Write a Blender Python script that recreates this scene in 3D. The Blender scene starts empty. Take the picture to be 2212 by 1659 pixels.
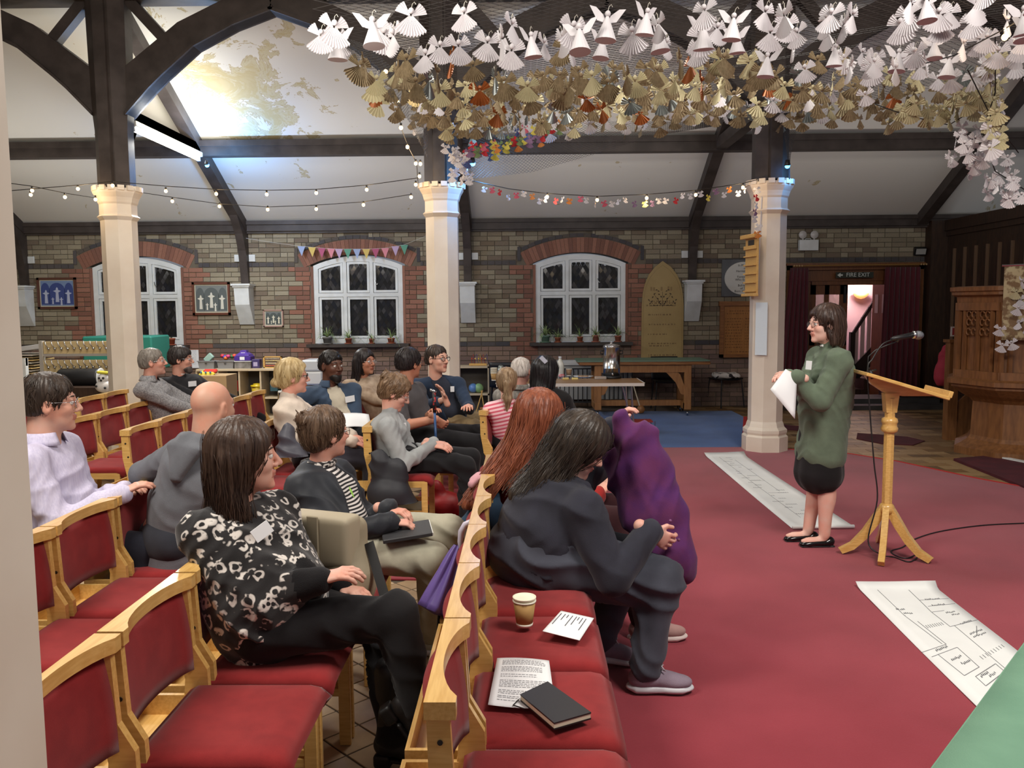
import bpy, bmesh, math, random
import numpy as np
from mathutils import Vector, Matrix, Euler
random.seed(7); rng = np.random.default_rng(7)
SC = bpy.context.scene; COL = SC.collection
# ---------------------------------------------------------------- camera
F, YAW, PITCH, ROLL, H = 1800., -.0147, .092, .0077, 1.591
_f = np.array([math.sin(YAW)*math.cos(PITCH), math.cos(YAW)*math.cos(PITCH), -math.sin(PITCH)])
_r0 = np.array([math.cos(YAW), -math.sin(YAW), 0.]); _d0 = np.cross(_f, _r0)
_r = _r0*math.cos(ROLL)+_d0*math.sin(ROLL); _d = -_r0*math.sin(ROLL)+_d0*math.cos(ROLL)
cd = bpy.data.cameras.new('camera'); cam = bpy.data.objects.new('camera', cd); COL.objects.link(cam)
cd.sensor_width = 36; cd.lens = F/2212*36; cd.clip_start = .05; cd.clip_end = 80
cam.matrix_world = Matrix(((_r[0], -_d[0], -_f[0], 0), (_r[1], -_d[1], -_f[1], 0), (_r[2], -_d[2], -_f[2], H), (0, 0, 0, 1)))
SC.camera = cam
# ---------------------------------------------------------------- view, world, lights
SC.view_settings.view_transform = 'Standard'; SC.view_settings.look = 'None'
SC.view_settings.gamma = 1; SC.view_settings.use_curve_mapping = False
SC.view_settings.exposure = -0.2
SC.cycles.max_bounces = 6; SC.cycles.diffuse_bounces = 3; SC.cycles.glossy_bounces = 3
SC.cycles.transmission_bounces = 4; SC.cycles.transparent_max_bounces = 8
SC.cycles.caustics_reflective = False; SC.cycles.caustics_refractive = False
SC.cycles.use_denoising = True
SC.cycles.sample_clamp_indirect = 6
wd = bpy.data.worlds.new('night'); SC.world = wd; wd.use_nodes = True
wd.node_tree.nodes['Background'].inputs[0].default_value = (.62, .66, .75, 1)
wd.node_tree.nodes['Background'].inputs[1].default_value = .34
def area(name, loc, size, energy, col=(1, .95, .86), rot=(0, 0, 0), sy=None):
    l = bpy.data.lights.new(name, 'AREA'); l.shape = 'RECTANGLE'; l.size = size; l.size_y = sy or .25
    l.energy = energy; l.color = col
    o = bpy.data.objects.new(name, l); COL.objects.link(o); o.location = loc; o.rotation_euler = rot
    return o
R180 = math.radians(152)
# fluorescent battens of the nave (above and behind the photographer) and of the aisle, plus added upward fill
area('nave_batten_light', (-2.4, 2.0, 4.1), 1.5, 170, (1, .94, .85), (math.radians(28), 0, 0), 1.1)
area('nave_batten_light', (2.2, 1.6, 4.2), 1.5, 210, (1, .94, .87), (math.radians(38), 0, 0), 1.1)
area('nave_batten_light', (-3.4, 6.2, 4.3), 1.5, 95, (1, .95, .87), (0, 0, 0), .8)
area('nave_batten_light', (.8, 6.2, 4.6), 1.5, 80, (1, .95, .87), (0, 0, 0), .8)
area('nave_upward_fill', (-1.5, 3.2, 2.9), 1.5, 60, (1, .95, .86), (math.radians(150), 0, 0), 1.0)  # added fill facing up to lift the ceiling; no fitting hangs here
area('aisle_batten_light', (-4.2, 10.3, 3.45), .12, 130, (1, .96, .88), (0, 0, 0), 1.75)
area('aisle_batten_uplight', (-4.05, 10.2, 3.66), .10, 26, (1, .96, .84), (math.radians(180), math.radians(-25), 0), 1.75)
for x_, e_ in ((-6.3, 15), (-2.7, 15), (.9, 9), (4.5, 6)):
    area('aisle_ceiling_fill', (x_, 10.7, 2.55), 2.6, e_, (1, .97, .92), (R180, 0, 0), .25)  # added upward fill that brightens the aisle ceiling bay by bay, not real uplighters
# ---------------------------------------------------------------- pixel helpers: a point of the place seen at (u, v)
def ray(u, v): return _r*(u-1106)/F+_d*(v-829.5)/F+_f
def AY(u, v, Y): q = ray(u, v); return np.array([0, 0, H])+q*(Y/q[1])
def AZ(u, v, z): q = ray(u, v); return np.array([0, 0, H])+q*((z-H)/q[2])
def AX(u, v, X): q = ray(u, v); return np.array([0, 0, H])+q*(X/q[0])
# ---------------------------------------------------------------- objects
def lin(c): return tuple(((x/255)/12.92 if x/255 <= .04045 else ((x/255+.055)/1.055)**2.4) for x in c)
def mk(name, data, parent=None):
    o = bpy.data.objects.new(name, data); COL.objects.link(o)
    if parent is not None: o.parent = parent
    return o
def tag(o, label=None, cat=None, group=None, kind=None):
    for k, v in (('label', label), ('category', cat), ('group', group), ('kind', kind)):
        if v: o[k] = v
    return o
def thing(name, label, cat, loc=(0, 0, 0), rz=0, group=None):
    o = mk(name, None); o.location = loc; o.rotation_euler = (0, 0, rz); o.empty_display_size = .1
    return tag(o, label, cat, group)
def meshdata(name, V, Fc, mats, smooth=False, mi=None):
    me = bpy.data.meshes.new(name)
    V = np.asarray(V, dtype=np.float32)
    if isinstance(Fc, np.ndarray):
        n, k = Fc.shape
        me.vertices.add(len(V)); me.vertices.foreach_set('co', V.ravel())
        me.loops.add(n*k); me.loops.foreach_set('vertex_index', Fc.ravel().astype(np.int32))
        me.polygons.add(n); me.polygons.foreach_set('loop_start', np.arange(0, n*k, k, dtype=np.int32))
        me.update(calc_edges=True)
    else:
        me.from_pydata(V.tolist(), [], Fc); me.update()
    if not isinstance(mats, (list, tuple)): mats = [mats]
    for m in mats: me.materials.append(m)
    if mi is not None: me.polygons.foreach_set('material_index', np.asarray(mi, dtype=np.int32))
    if smooth: me.polygons.foreach_set('use_smooth', np.ones(len(me.polygons), dtype=bool))
    return me
class MB:
    """collects shapes for ONE mesh object"""
    def __init__(s): s.V = []; s.F = []; s.M = []; s.m = 0
    def add(s, V, Fc, M=None):
        b = len(s.V)
        if M is not None: V = [tuple(M @ Vector(v)) for v in V]
        s.V += [tuple(v) for v in V]; s.F += [tuple(i+b for i in f) for f in Fc]; s.M += [s.m]*len(Fc); return s
    def box(s, c, d, rot=None, bev=0):
        x, y, z = d[0]/2, d[1]/2, d[2]/2
        M = Matrix.Translation(c)
        if rot is not None: M = M @ (rot.to_matrix().to_4x4() if isinstance(rot, Euler) else (Euler(rot).to_matrix().to_4x4() if not isinstance(rot, Matrix) else rot))
        if bev:
            V, Fc = bevbox(x, y, z, bev)
        else:
            V = [(i, j, k) for i in (-x, x) for j in (-y, y) for k in (-z, z)]
            Fc = [(0, 1, 3, 2), (4, 6, 7, 5), (0, 4, 5, 1), (2, 3, 7, 6), (0, 2, 6, 4), (1, 5, 7, 3)]
        return s.add(V, Fc, M)
    def bb(s, a, b, bev=0):
        return s.box([(a[i]+b[i])/2 for i in range(3)], [abs(b[i]-a[i]) for i in range(3)], None, bev)
    def bar(s, p, q, w, h, up=(0, 0, 1), bev=0):
        p = Vector(p); q = Vector(q); d = (q-p); L = d.length; d.normalize()
        u = Vector(up); sd = d.cross(u)
        if sd.length < 1e-4: sd = d.cross(Vector((1, 0, 0)))
        sd.normalize(); u = sd.cross(d)
        R = Matrix((( d.x, sd.x, u.x), (d.y, sd.y, u.y), (d.z, sd.z, u.z))).to_4x4()
        return s.box((p+q)/2, (L, w, h), R, bev)
    def tube(s, pts, r, n=8, cap=True):
        P = [Vector(p) for p in pts]; R = r if isinstance(r, (list, tuple)) else [r]*len(P)
        V = []; Fc = []; pu = None
        for i, p in enumerate(P):
            t = (P[min(i+1, len(P)-1)]-P[max(i-1, 0)]).normalized()
            if pu is None:
                pu = t.orthogonal().normalized()
            pu = (pu-t*pu.dot(t))
            if pu.length < 1e-5: pu = t.orthogonal()
            pu.normalize(); w = t.cross(pu)
            for k in range(n):
                a = 2*math.pi*k/n; V.append(p+(pu*math.cos(a)+w*math.sin(a))*R[i])
        for i in range(len(P)-1):
            for k in range(n):
                a = i*n+k; b = i*n+(k+1) % n; Fc.append((a, b, b+n, a+n))
        if cap:
            Fc.append(tuple(range(n))[::-1]); Fc.append(tuple((len(P)-1)*n+k for k in range(n)))
        return s.add(V, Fc)
    def lathe(s, prof, n=24, c=(0, 0, 0), ph=0, M=None):
        V = []; Fc = []
        for r, z in prof:
            for k in range(n):
                a = 2*math.pi*k/n+ph; V.append((c[0]+r*math.cos(a), c[1]+r*math.sin(a), c[2]+z))
        for i in range(len(prof)-1):
            for k in range(n):
                a = i*n+k; b = i*n+(k+1) % n; Fc.append((a, b, b+n, a+n))
        if prof[0][0] > 1e-5: Fc.append(tuple(range(n))[::-1])
        if prof[-1][0] > 1e-5: Fc.append(tuple((len(prof)-1)*n+k for k in range(n)))
        return s.add(V, Fc, M)
    def prism(s, poly, t, M=None, t0=0):
        """polygon in local xy extruded from z=t0 to z=t"""
        n = len(poly); V = [(x, y, t0) for x, y in poly]+[(x, y, t) for x, y in poly]
        Fc = [tuple(range(n))[::-1], tuple(range(n, 2*n))]+[(i, (i+1) % n, (i+1) % n+n, i+n) for i in range(n)]
        return s.add(V, Fc, M)
    def ball(s, c, r, n=12, m=8, sc=(1, 1, 1)):
        prof = [(math.sin(math.pi*i/m), -math.cos(math.pi*i/m)) for i in range(m+1)]
        V = []; Fc = []
        for q, z in prof:
            for k in range(n):
                a = 2*math.pi*k/n; V.append((c[0]+r*sc[0]*q*math.cos(a), c[1]+r*sc[1]*q*math.sin(a), c[2]+r*sc[2]*z))
        for i in range(m):
            for k in range(n):
                a = i*n+k; b = i*n+(k+1) % n; Fc.append((a, b, b+n, a+n))
        return s.add(V, Fc)
    def grid(s, fn, nu, nv, close=False):
        V = [fn(i/(nu-1), j/(nv-1)) for i in range(nu) for j in range(nv)]
        Fc = [(i*nv+j, (i+1)*nv+j, (i+1)*nv+j+1, i*nv+j+1) for i in range(nu-1) for j in range(nv-1)]
        return s.add(V, Fc)
    def slab(s, fn, nu, nv, t):
        """sheet fn(u,v) with thickness t (closed)"""
        V = []; P = [[Vector(fn(i/(nu-1), j/(nv-1))) for j in range(nv)] for i in range(nu)]
        N = [[None]*nv for _ in range(nu)]
        for i in range(nu):
            for j in range(nv):
                a = P[min(i+1, nu-1)][j]-P[max(i-1, 0)][j]; b = P[i][min(j+1, nv-1)]-P[i][max(j-1, 0)]
                n = a.cross(b); N[i][j] = n.normalized() if n.length > 1e-9 else Vector((0, 0, 1))
        V = [P[i][j] for i in range(nu) for j in range(nv)]+[P[i][j]+N[i][j]*t for i in range(nu) for j in range(nv)]
        o = nu*nv; I = lambda i, j: i*nv+j
        Fc = []
        for i in range(nu-1):
            for j in range(nv-1):
                q = (I(i, j), I(i+1, j), I(i+1, j+1), I(i, j+1)); Fc.append(q[::-1]); Fc.append(tuple(k+o for k in q))
        for i in range(nu-1):
            for j, fl in ((0, 0), (nv-1, 1)):
                q = (I(i, j), I(i+1, j), I(i+1, j)+o, I(i, j)+o); Fc.append(q if not fl else q[::-1])
        for j in range(nv-1):
            for i, fl in ((0, 1), (nu-1, 0)):
                q = (I(i, j), I(i, j+1), I(i, j+1)+o, I(i, j)+o); Fc.append(q if not fl else q[::-1])
        return s.add(V, Fc)
    def data(s, name, mats, smooth=False): return meshdata(name, s.V, s.F, mats, smooth, s.M)
    def build(s, name, mats, parent=None, smooth=False, at=None, base=False):
        V = s.V
        if base:                                 # origin at the foot of the shape
            A = np.array(V); at = ((A[:, 0].min()+A[:, 0].max())/2, (A[:, 1].min()+A[:, 1].max())/2, A[:, 2].min())
        if at is not None: V = [(v[0]-at[0], v[1]-at[1], v[2]-at[2]) for v in V]
        o = mk(name, meshdata(name, V, s.F, mats, smooth, s.M), parent)
        if at is not None: o.location = at
        return o
_bb = {}
def bevbox(x, y, z, b):
    b = min(b, x*.9, y*.9, z*.9)
    V = []; idx = {}
    for sx in (-1, 1):
        for sy in (-1, 1):
            for sz in (-1, 1):
                for k, (ox, oy, oz) in enumerate(((0, b, b), (b, 0, b), (b, b, 0))):
                    idx[sx, sy, sz, k] = len(V); V.append((sx*(x-ox), sy*(y-oy), sz*(z-oz)))
    Fc = []
    def q(*a): Fc.append(tuple(idx[i] for i in a))
    for s in (-1, 1):
        q((s, -1, -1, 0), (s, 1, -1, 0), (s, 1, 1, 0), (s, -1, 1, 0)); q((-1, s, -1, 1), (1, s, -1, 1), (1, s, 1, 1), (-1, s, 1, 1)); q((-1, -1, s, 2), (1, -1, s, 2), (1, 1, s, 2), (-1, 1, s, 2))
        for t in (-1, 1):
            q((-1, s, t, 1), (1, s, t, 1), (1, s, t, 2), (-1, s, t, 2)); q((s, -1, t, 0), (s, 1, t, 0), (s, 1, t, 2), (s, -1, t, 2)); q((s, t, -1, 0), (s, t, 1, 0), (s, t, 1, 1), (s, t, -1, 1))
            for w in (-1, 1): Fc.append((idx[s, t, w, 0], idx[s, t, w, 1], idx[s, t, w, 2]))
    # fix winding outward
    out = []
    for f in Fc:
        P = [Vector(V[i]) for i in f]; n = (P[1]-P[0]).cross(P[2]-P[0]); c = sum(P, Vector())/len(P)
        out.append(f if n.dot(c) > 0 else f[::-1])
    return V, out
def copy_tree(o, parent=None):
    c = o.copy(); COL.objects.link(c)
    if parent is not None: c.parent = parent
    for ch in o.children: copy_tree(ch, c)
    return c
def text(s, size, name, mat_, parent, M, ext=.0005, align='CENTER', font=None):
    t = bpy.data.curves.new(name, 'FONT'); t.body = s; t.size = size; t.extrude = ext; t.align_x = align; t.align_y = 'CENTER'
    t.materials.append(mat_); o = mk(name, t, parent); bpy.context.view_layer.update()
    me = bpy.data.meshes.new_from_object(o.evaluated_get(bpy.context.evaluated_depsgraph_get())); bpy.data.objects.remove(o); o = mk(name, me, parent); o.matrix_local = M; return o
WALLM = Matrix(((1, 0, 0, 0), (0, 0, -1, 0), (0, 1, 0, 0), (0, 0, 0, 1)))     # xy plane -> facing -Y
# ---------------------------------------------------------------- materials
def newmat(name):
    m = bpy.data.materials.new(name); m.use_nodes = True; return m, m.node_tree.nodes, m.node_tree.links
def mat(name, c, rough=.6, c2=None, scale=6., bump=0., bscale=80., metal=0., stretch=None, emit=None, strength=0, spec=.5, detail=4., ramp=(.35, .65), sheen=0, coat=0, alpha=1, trans=0, bstretch=None):
    m, N, L = newmat(name); b = N['Principled BSDF']
    b.inputs['Base Color'].default_value = (*lin(c), 1); b.inputs['Roughness'].default_value = rough
    b.inputs['Metallic'].default_value = metal; b.inputs['Specular IOR Level'].default_value = spec
    if sheen: b.inputs['Sheen Weight'].default_value = sheen
    if coat: b.inputs['Coat Weight'].default_value = coat; b.inputs['Coat Roughness'].default_value = .2
    if alpha < 1: b.inputs['Alpha'].default_value = alpha
    if trans: b.inputs['Transmission Weight'].default_value = trans
    tc = N.new('ShaderNodeTexCoord')
    def noise(sc, st, det):
        mp = N.new('ShaderNodeMapping'); L.new(tc.outputs['Object'], mp.inputs[0]); mp.inputs['Scale'].default_value = st or (1, 1, 1)
        n = N.new('ShaderNodeTexNoise'); n.inputs['Scale'].default_value = sc; n.inputs['Detail'].default_value = det; L.new(mp.outputs[0], n.inputs['Vector']); return n
    if c2 is not None:
        n = noise(scale, stretch, detail); r = N.new('ShaderNodeValToRGB'); L.new(n.outputs[0], r.inputs[0])
        r.color_ramp.elements[0].position = ramp[0]; r.color_ramp.elements[1].position = ramp[1]
        r.color_ramp.elements[0].color = (*lin(c), 1); r.color_ramp.elements[1].color = (*lin(c2), 1)
        L.new(r.outputs[0], b.inputs['Base Color'])
    if bump:
        n = noise(bscale, bstretch or stretch, 3.); bp = N.new('ShaderNodeBump'); bp.inputs['Strength'].default_value = bump; bp.inputs['Distance'].default_value = .004
        L.new(n.outputs[0], bp.inputs['Height']); L.new(bp.outputs[0], b.inputs['Normal'])
    if emit is not None:
        b.inputs['Emission Color'].default_value = (*lin(emit), 1); b.inputs['Emission Strength'].default_value = strength
    return m
def palette(name, cols, rough=.85, bump=.3, bscale=60, var=.12):
    """one of the colours per loose piece / per object"""
    m, N, L = newmat(name); b = N['Principled BSDF']; b.inputs['Roughness'].default_value = rough; b.inputs['Specular IOR Level'].default_value = .3
    g = N.new('ShaderNodeNewGeometry'); oi = N.new('ShaderNodeObjectInfo'); ad = N.new('ShaderNodeMath'); ad.operation = 'ADD'
    fr = N.new('ShaderNodeMath'); fr.operation = 'FRACT'
    L.new(g.outputs['Random Per Island'], ad.inputs[0]); L.new(oi.outputs['Random'], ad.inputs[1]); L.new(ad.outputs[0], fr.inputs[0])
    r = N.new('ShaderNodeValToRGB'); L.new(fr.outputs[0], r.inputs[0]); r.color_ramp.interpolation = 'CONSTANT'
    for i, c in enumerate(cols):
        e = r.color_ramp.elements[i] if i < 2 else r.color_ramp.elements.new(i/len(cols))
        e.position = i/len(cols); e.color = (*lin(c), 1)
    tc = N.new('ShaderNodeTexCoord'); n = N.new('ShaderNodeTexNoise'); n.inputs['Scale'].default_value = bscale; n.inputs['Detail'].default_value = 4; L.new(tc.outputs['Object'], n.inputs['Vector'])
    mx = N.new('ShaderNodeMix'); mx.data_type = 'RGBA'; mx.blend_type = 'MULTIPLY'; mx.inputs[0].default_value = 1
    mr = N.new('ShaderNodeMapRange'); mr.inputs[3].default_value = 1-2*var; mr.inputs[4].default_value = 1+2*var; L.new(n.outputs[0], mr.inputs[0])
    L.new(r.outputs[0], mx.inputs[6]); L.new(mr.outputs[0], mx.inputs[7]); L.new(mx.outputs[2], b.inputs['Base Color'])
    if bump:
        bp = N.new('ShaderNodeBump'); bp.inputs['Strength'].default_value = bump; bp.inputs['Distance'].default_value = .004
        L.new(n.outputs[0], bp.inputs['Height']); L.new(bp.outputs[0], b.inputs['Normal'])
    return m
def emitm(name, c, s):
    m = mat(name, c, emit=c, strength=s); return m
M = {}
M['oak'] = mat('light_wood', (222, 180, 108), .30, (206, 160, 88), 9, stretch=(1, 12, 12), coat=.35, bump=.05)
M['oak2'] = mat('light_wood_long', (224, 182, 110), .28, (208, 162, 90), 9, stretch=(12, 1, 12), coat=.35, bump=.05)
M['red'] = mat('red_wool', (142, 42, 43), .95, (130, 37, 39), 14, bump=.25, bscale=700, spec=.15, sheen=.15)
M['dark_timber'] = mat('dark_timber', (74, 65, 60), .5, (58, 50, 45), 5, stretch=(1, 1, 1), bump=.15, bscale=30, spec=.35)
M['cream'] = mat('cream_paint', (230, 219, 202), .45, (220, 206, 188), 3, bump=.08, bscale=20)
M['white'] = mat('white_paint', (225, 228, 226), .4, (210, 212, 208), 5)
M['plaster'] = None
M['black'] = mat('black_plastic', (28, 27, 28), .45)
M['steel'] = mat('steel', (190, 190, 192), .25, metal=1)
M['chrome'] = mat('chrome', (215, 215, 218), .1, metal=1)
M['paper'] = mat('paper', (236, 237, 238), .7)
M['green_cloth'] = mat('green_baize', (112, 152, 126), .9, (102, 142, 117), 6, bump=.15, bscale=300)
M['wood_mid'] = mat('mid_wood', (150, 98, 50), .45, (126, 78, 38), 6, stretch=(1, 8, 8), bump=.1)
M['wood_dark'] = mat('dark_oak_panel', (62, 42, 28), .5, (44, 29, 20), 5, stretch=(6, 6, 1), bump=.12)
M['pulpit'] = mat('pulpit_oak', (138, 92, 52), .5, (112, 72, 40), 5, stretch=(6, 6, 1), bump=.12)
# ---------------------------------------------------------------- signed-distance modeller (bodies, clothes, bags)
def _v(a): return np.asarray(a, dtype=np.float32)
class SDF:
    def __init__(s): s.P = []
    def cone(s, a, b, r0, r1, k=.02, sub=False): s.P.append(('c', _v(a), _v(b), r0, r1, k, sub)); return s
    def ell(s, c, r, R=None, k=.02, sub=False): s.P.append(('e', _v(c), _v(r), None if R is None else _v(R), k, sub)); return s
    def ecap(s, a, b, ra, rb, side, k=.03, sub=False): s.P.append(('s', _v(a), _v(b), ra, rb, _v(side), k, sub)); return s
    def box(s, c, d, R=None, r=.01, k=.01, sub=False): s.P.append(('b', _v(c), _v(d)/2, None if R is None else _v(R), r, k, sub)); return s
    def bounds(s, p):
        t = p[0]
        if t == 'c': m = max(p[3], p[4]); return np.minimum(p[1], p[2])-m, np.maximum(p[1], p[2])+m
        if t == 'e': m = p[2].max(); return p[1]-m, p[1]+m
        if t == 's': m = max(max(p[3]), max(p[4])); return np.minimum(p[1], p[2])-m, np.maximum(p[1], p[2])+m
        m = float(np.linalg.norm(p[2])); return p[1]-m, p[1]+m
    def dist(s, p, X, Y, Z):
        t = p[0]
        if t == 'c':
            a, b, r0, r1 = p[1:5]; d = b-a; L2 = float(d@d)+1e-9
            x, y, z = X-a[0], Y-a[1], Z-a[2]; q = np.clip((x*d[0]+y*d[1]+z*d[2])/L2, 0, 1)
            return np.sqrt((x-q*d[0])**2+(y-q*d[1])**2+(z-q*d[2])**2)-(r0+(r1-r0)*q)
        if t == 'e':
            c, r, R = p[1:4]; x, y, z = X-c[0], Y-c[1], Z-c[2]
            if R is not None: x, y, z = x*R[0, 0]+y*R[1, 0]+z*R[2, 0], x*R[0, 1]+y*R[1, 1]+z*R[2, 1], x*R[0, 2]+y*R[1, 2]+z*R[2, 2]
            k0 = np.sqrt((x/r[0])**2+(y/r[1])**2+(z/r[2])**2); k1 = np.sqrt((x/r[0]**2)**2+(y/r[1]**2)**2+(z/r[2]**2)**2)+1e-6
            return k0*(k0-1)/k1
        if t == 's':
            a, b, ra, rb, sd = p[1:6]; d = b-a; L = float(np.linalg.norm(d))+1e-9; d = d/L
            sd = sd-d*float(sd@d); sd = sd/np.linalg.norm(sd); w = np.cross(d, sd)
            x, y, z = X-a[0], Y-a[1], Z-a[2]; h = x*d[0]+y*d[1]+z*d[2]; q = np.clip(h/L, 0, 1)
            A = ra[0]+(rb[0]-ra[0])*q; B = ra[1]+(rb[1]-ra[1])*q; o = h-q*L
            U = x*sd[0]+y*sd[1]+z*sd[2]; W = x*w[0]+y*w[1]+z*w[2]; m = np.minimum(A, B)
            k0 = np.sqrt((U/A)**2+(W/B)**2+(o/m)**2); k1 = np.sqrt((U/A**2)**2+(W/B**2)**2+(o/m**2)**2)+1e-6
            return k0*(k0-1)/k1
        c, hf, R, rr = p[1:5]; x, y, z = X-c[0], Y-c[1], Z-c[2]
        if R is not None: x, y, z = x*R[0, 0]+y*R[1, 0]+z*R[2, 0], x*R[0, 1]+y*R[1, 1]+z*R[2, 1], x*R[0, 2]+y*R[1, 2]+z*R[2, 2]
        qx, qy, qz = np.abs(x)-hf[0]+rr, np.abs(y)-hf[1]+rr, np.abs(z)-hf[2]+rr
        return np.sqrt(np.maximum(qx, 0)**2+np.maximum(qy, 0)**2+np.maximum(qz, 0)**2)+np.minimum(np.maximum(qx, np.maximum(qy, qz)), 0)-rr
    def mesh(s, h, fn=None):
        add = [p for p in s.P if not p[-1]]
        lo = np.min([s.bounds(p)[0] for p in add], 0)-3*h; hi = np.max([s.bounds(p)[1] for p in add], 0)+3*h
        n = np.ceil((hi-lo)/h).astype(int)+1
        g = np.full(n, .5, dtype=np.float32)
        ax = [(lo[i]+h*np.arange(n[i])).astype(np.float32) for i in range(3)]
        for p in s.P:
            k = p[-2]; a, b = s.bounds(p); mg = 2*k+3*h
            i0 = np.maximum(((a-mg-lo)/h).astype(int), 0); i1 = np.minimum(((b+mg-lo)/h).astype(int)+2, n)
            if (i1 <= i0).any(): continue
            sl = tuple(slice(i0[i], i1[i]) for i in range(3))
            X = ax[0][sl[0]][:, None, None]; Y = ax[1][sl[1]][None, :, None]; Z = ax[2][sl[2]][None, None, :]
            d = s.dist(p, X, Y, Z); o = g[sl]
            if p[-1]:
                hh = np.maximum(k-np.abs(o+d), 0)/max(k, 1e-6); g[sl] = np.maximum(o, -d)+hh*hh*k*.25
            else:
                hh = np.maximum(k-np.abs(o-d), 0)/max(k, 1e-6); g[sl] = np.minimum(o, d)-hh*hh*k*.25
        if fn is not None: g = fn(g, ax[0][:, None, None], ax[1][None, :, None], ax[2][None, None, :])
        g[0], g[-1], g[:, 0], g[:, -1], g[:, :, 0], g[:, :, -1] = (np.abs(x)+1e-4 for x in (g[0], g[-1], g[:, 0], g[:, -1], g[:, :, 0], g[:, :, -1]))
        return surfnet(g, lo, h)
def surfnet(g, lo, h):
    s = g < 0; c = [(i, j, k) for i in (0, 1) for j in (0, 1) for k in (0, 1)]
    n = s.shape; cut = lambda a, o: a[o[0]:n[0]-1+o[0], o[1]:n[1]-1+o[1], o[2]:n[2]-1+o[2]]
    cnt = sum(cut(s, o).astype(np.int8) for o in c); act = (cnt > 0) & (cnt < 8)
    I = np.argwhere(act); idx = np.full(act.shape, -1, np.int32); idx[act] = np.arange(len(I))
    val = np.stack([g[I[:, 0]+o[0], I[:, 1]+o[1], I[:, 2]+o[2]] for o in c], 1); C = np.array(c, dtype=np.float32)
    acc = np.zeros((len(I), 3), np.float32); num = np.zeros(len(I), np.float32)
    for a in range(8):
        for b in range(a+1, 8):
            if np.abs(C[a]-C[b]).sum() != 1: continue
            va, vb = val[:, a], val[:, b]; m = (va < 0) != (vb < 0); t = np.where(m, va/np.where(m, va-vb, 1), 0)
            acc += m[:, None]*(C[a]+(C[b]-C[a])*t[:, None]); num += m
    V = lo+h*(I+acc/np.maximum(num, 1)[:, None])
    Q = []
    for d, (e, f) in enumerate(((1, 2), (2, 0), (0, 1))):
        sl = [slice(1, n[i]-1) for i in range(3)]; sl[d] = slice(0, n[d]-1); s2 = list(sl); s2[d] = slice(1, n[d])
        A = s[tuple(sl)]; B = s[tuple(s2)]
        for fl in (0, 1):
            J = np.argwhere((A & ~B) if not fl else (~A & B)); J = J+np.array([0 if i == d else 1 for i in range(3)])
            if len(J) == 0: continue
            q = []
            for oe, of in ((1, 1), (0, 1), (0, 0), (1, 0)):
                K = J.copy(); K[:, e] -= oe; K[:, f] -= of; q.append(idx[K[:, 0], K[:, 1], K[:, 2]])
            q = np.stack(q, 1); Q.append(q if not fl else q[:, ::-1])
    Q = np.concatenate(Q) if Q else np.zeros((0, 4), int); Q = Q[(Q >= 0).all(1)]
    return V.astype(np.float32), Q
def vnorm(V, Q):
    n = np.cross(V[Q[:, 2]]-V[Q[:, 0]], V[Q[:, 3]]-V[Q[:, 1]]); N = np.zeros_like(V)
    for i in range(4): np.add.at(N, Q[:, i], n)
    return N/(np.linalg.norm(N, axis=1, keepdims=True)+1e-9)
def relax(V, Q, it=2, w=.5):
    for _ in range(it):
        A = np.zeros_like(V); c = np.zeros(len(V), np.float32)
        for i in range(4):
            for j in ((i+1) % 4, (i+3) % 4): np.add.at(A, Q[:, i], V[Q[:, j]]); np.add.at(c, Q[:, i], 1)
        V = V*(1-w)+w*A/np.maximum(c, 1)[:, None]
    return V
def folds(V, Q, amp=.005, f=30., seed=0, d=(0, 0, 1)):
    """cloth creases: warped ridges pushed along the surface normal"""
    r = np.random.default_rng(seed); N = vnorm(V, Q); d = _v(d)
    w = sum(np.sin(V@(_v(r.normal(size=3))*9)+r.uniform(0, 6))*.9 for _ in range(3))
    s = V@d*f+w+sum(np.sin(V@(_v(r.normal(size=3))*22)+r.uniform(0, 6))*.35 for _ in range(2))
    m = .5+.5*np.sin(V@(_v(r.normal(size=3))*7)+r.uniform(0, 6))
    return V+N*((amp*(1-np.abs(np.sin(s))*1.6)*m)[:, None]).astype(np.float32)
def shell(name, V, Q, mats, parent, mi=None, off=None):
    off = (0, 0, 0) if off is None else off
    o = mk(name, meshdata(name, V-_v(off), Q, mats, True, mi), parent); return o
def frame(fw, up=(0, 0, 1)):
    """columns: forward, left, up"""
    f = _v(fw); f = f/np.linalg.norm(f); u = _v(up); l = np.cross(u, f); l /= np.linalg.norm(l); u = np.cross(f, l)
    return np.stack([f, l, u], 1)
# ================================================================ SHELL
D, DC, S, XW, WW, XC = 13.2, 9.1, 3.51, -6.83, 1.412, -4.384
ZS, ZE, RISE = 1.038, 2.253, .147
RA = (WW/2)**2/(2*RISE)+RISE/2
def struct(o): o['kind'] = 'structure'; return o
# ---- floor with its tiles
M['tile'] = palette('floor_tiles', [(176, 150, 118), (160, 134, 104), (186, 162, 132), (148, 122, 96), (168, 146, 120)], .55, .2, 9, .15)
M['grout'] = mat('grout', (96, 82, 68), .9, (78, 66, 54), 4)
M['block'] = palette('wood_blocks', [(142, 112, 74), (120, 92, 60), (156, 128, 90), (104, 82, 56), (132, 106, 74)], .5, .1, 20, .12)
fl = struct(MB().bb((-9.2, -1.5, -.1), (7.2, 15.6, 0)).build('floor', M['grout']))
tm = MB().box((0, 0, .0015), (.148, .148, .005), None, .002).data('tile', M['tile'])
cells = []
for i in range(-70, 70):
    for j in range(-70, 90):
        a, b = i*.155, j*.155; x = (a-b)*.7071-1.3; y = (a+b)*.7071+2.5
        if -8.8 < x < -.05 and .6 < y < 12.9 and not (x > -.95 and y > 4.75): cells.append((max(0, y-4.4)+abs(x+.75)*1.2, x, y))
cells.sort(); rest = MB()
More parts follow.
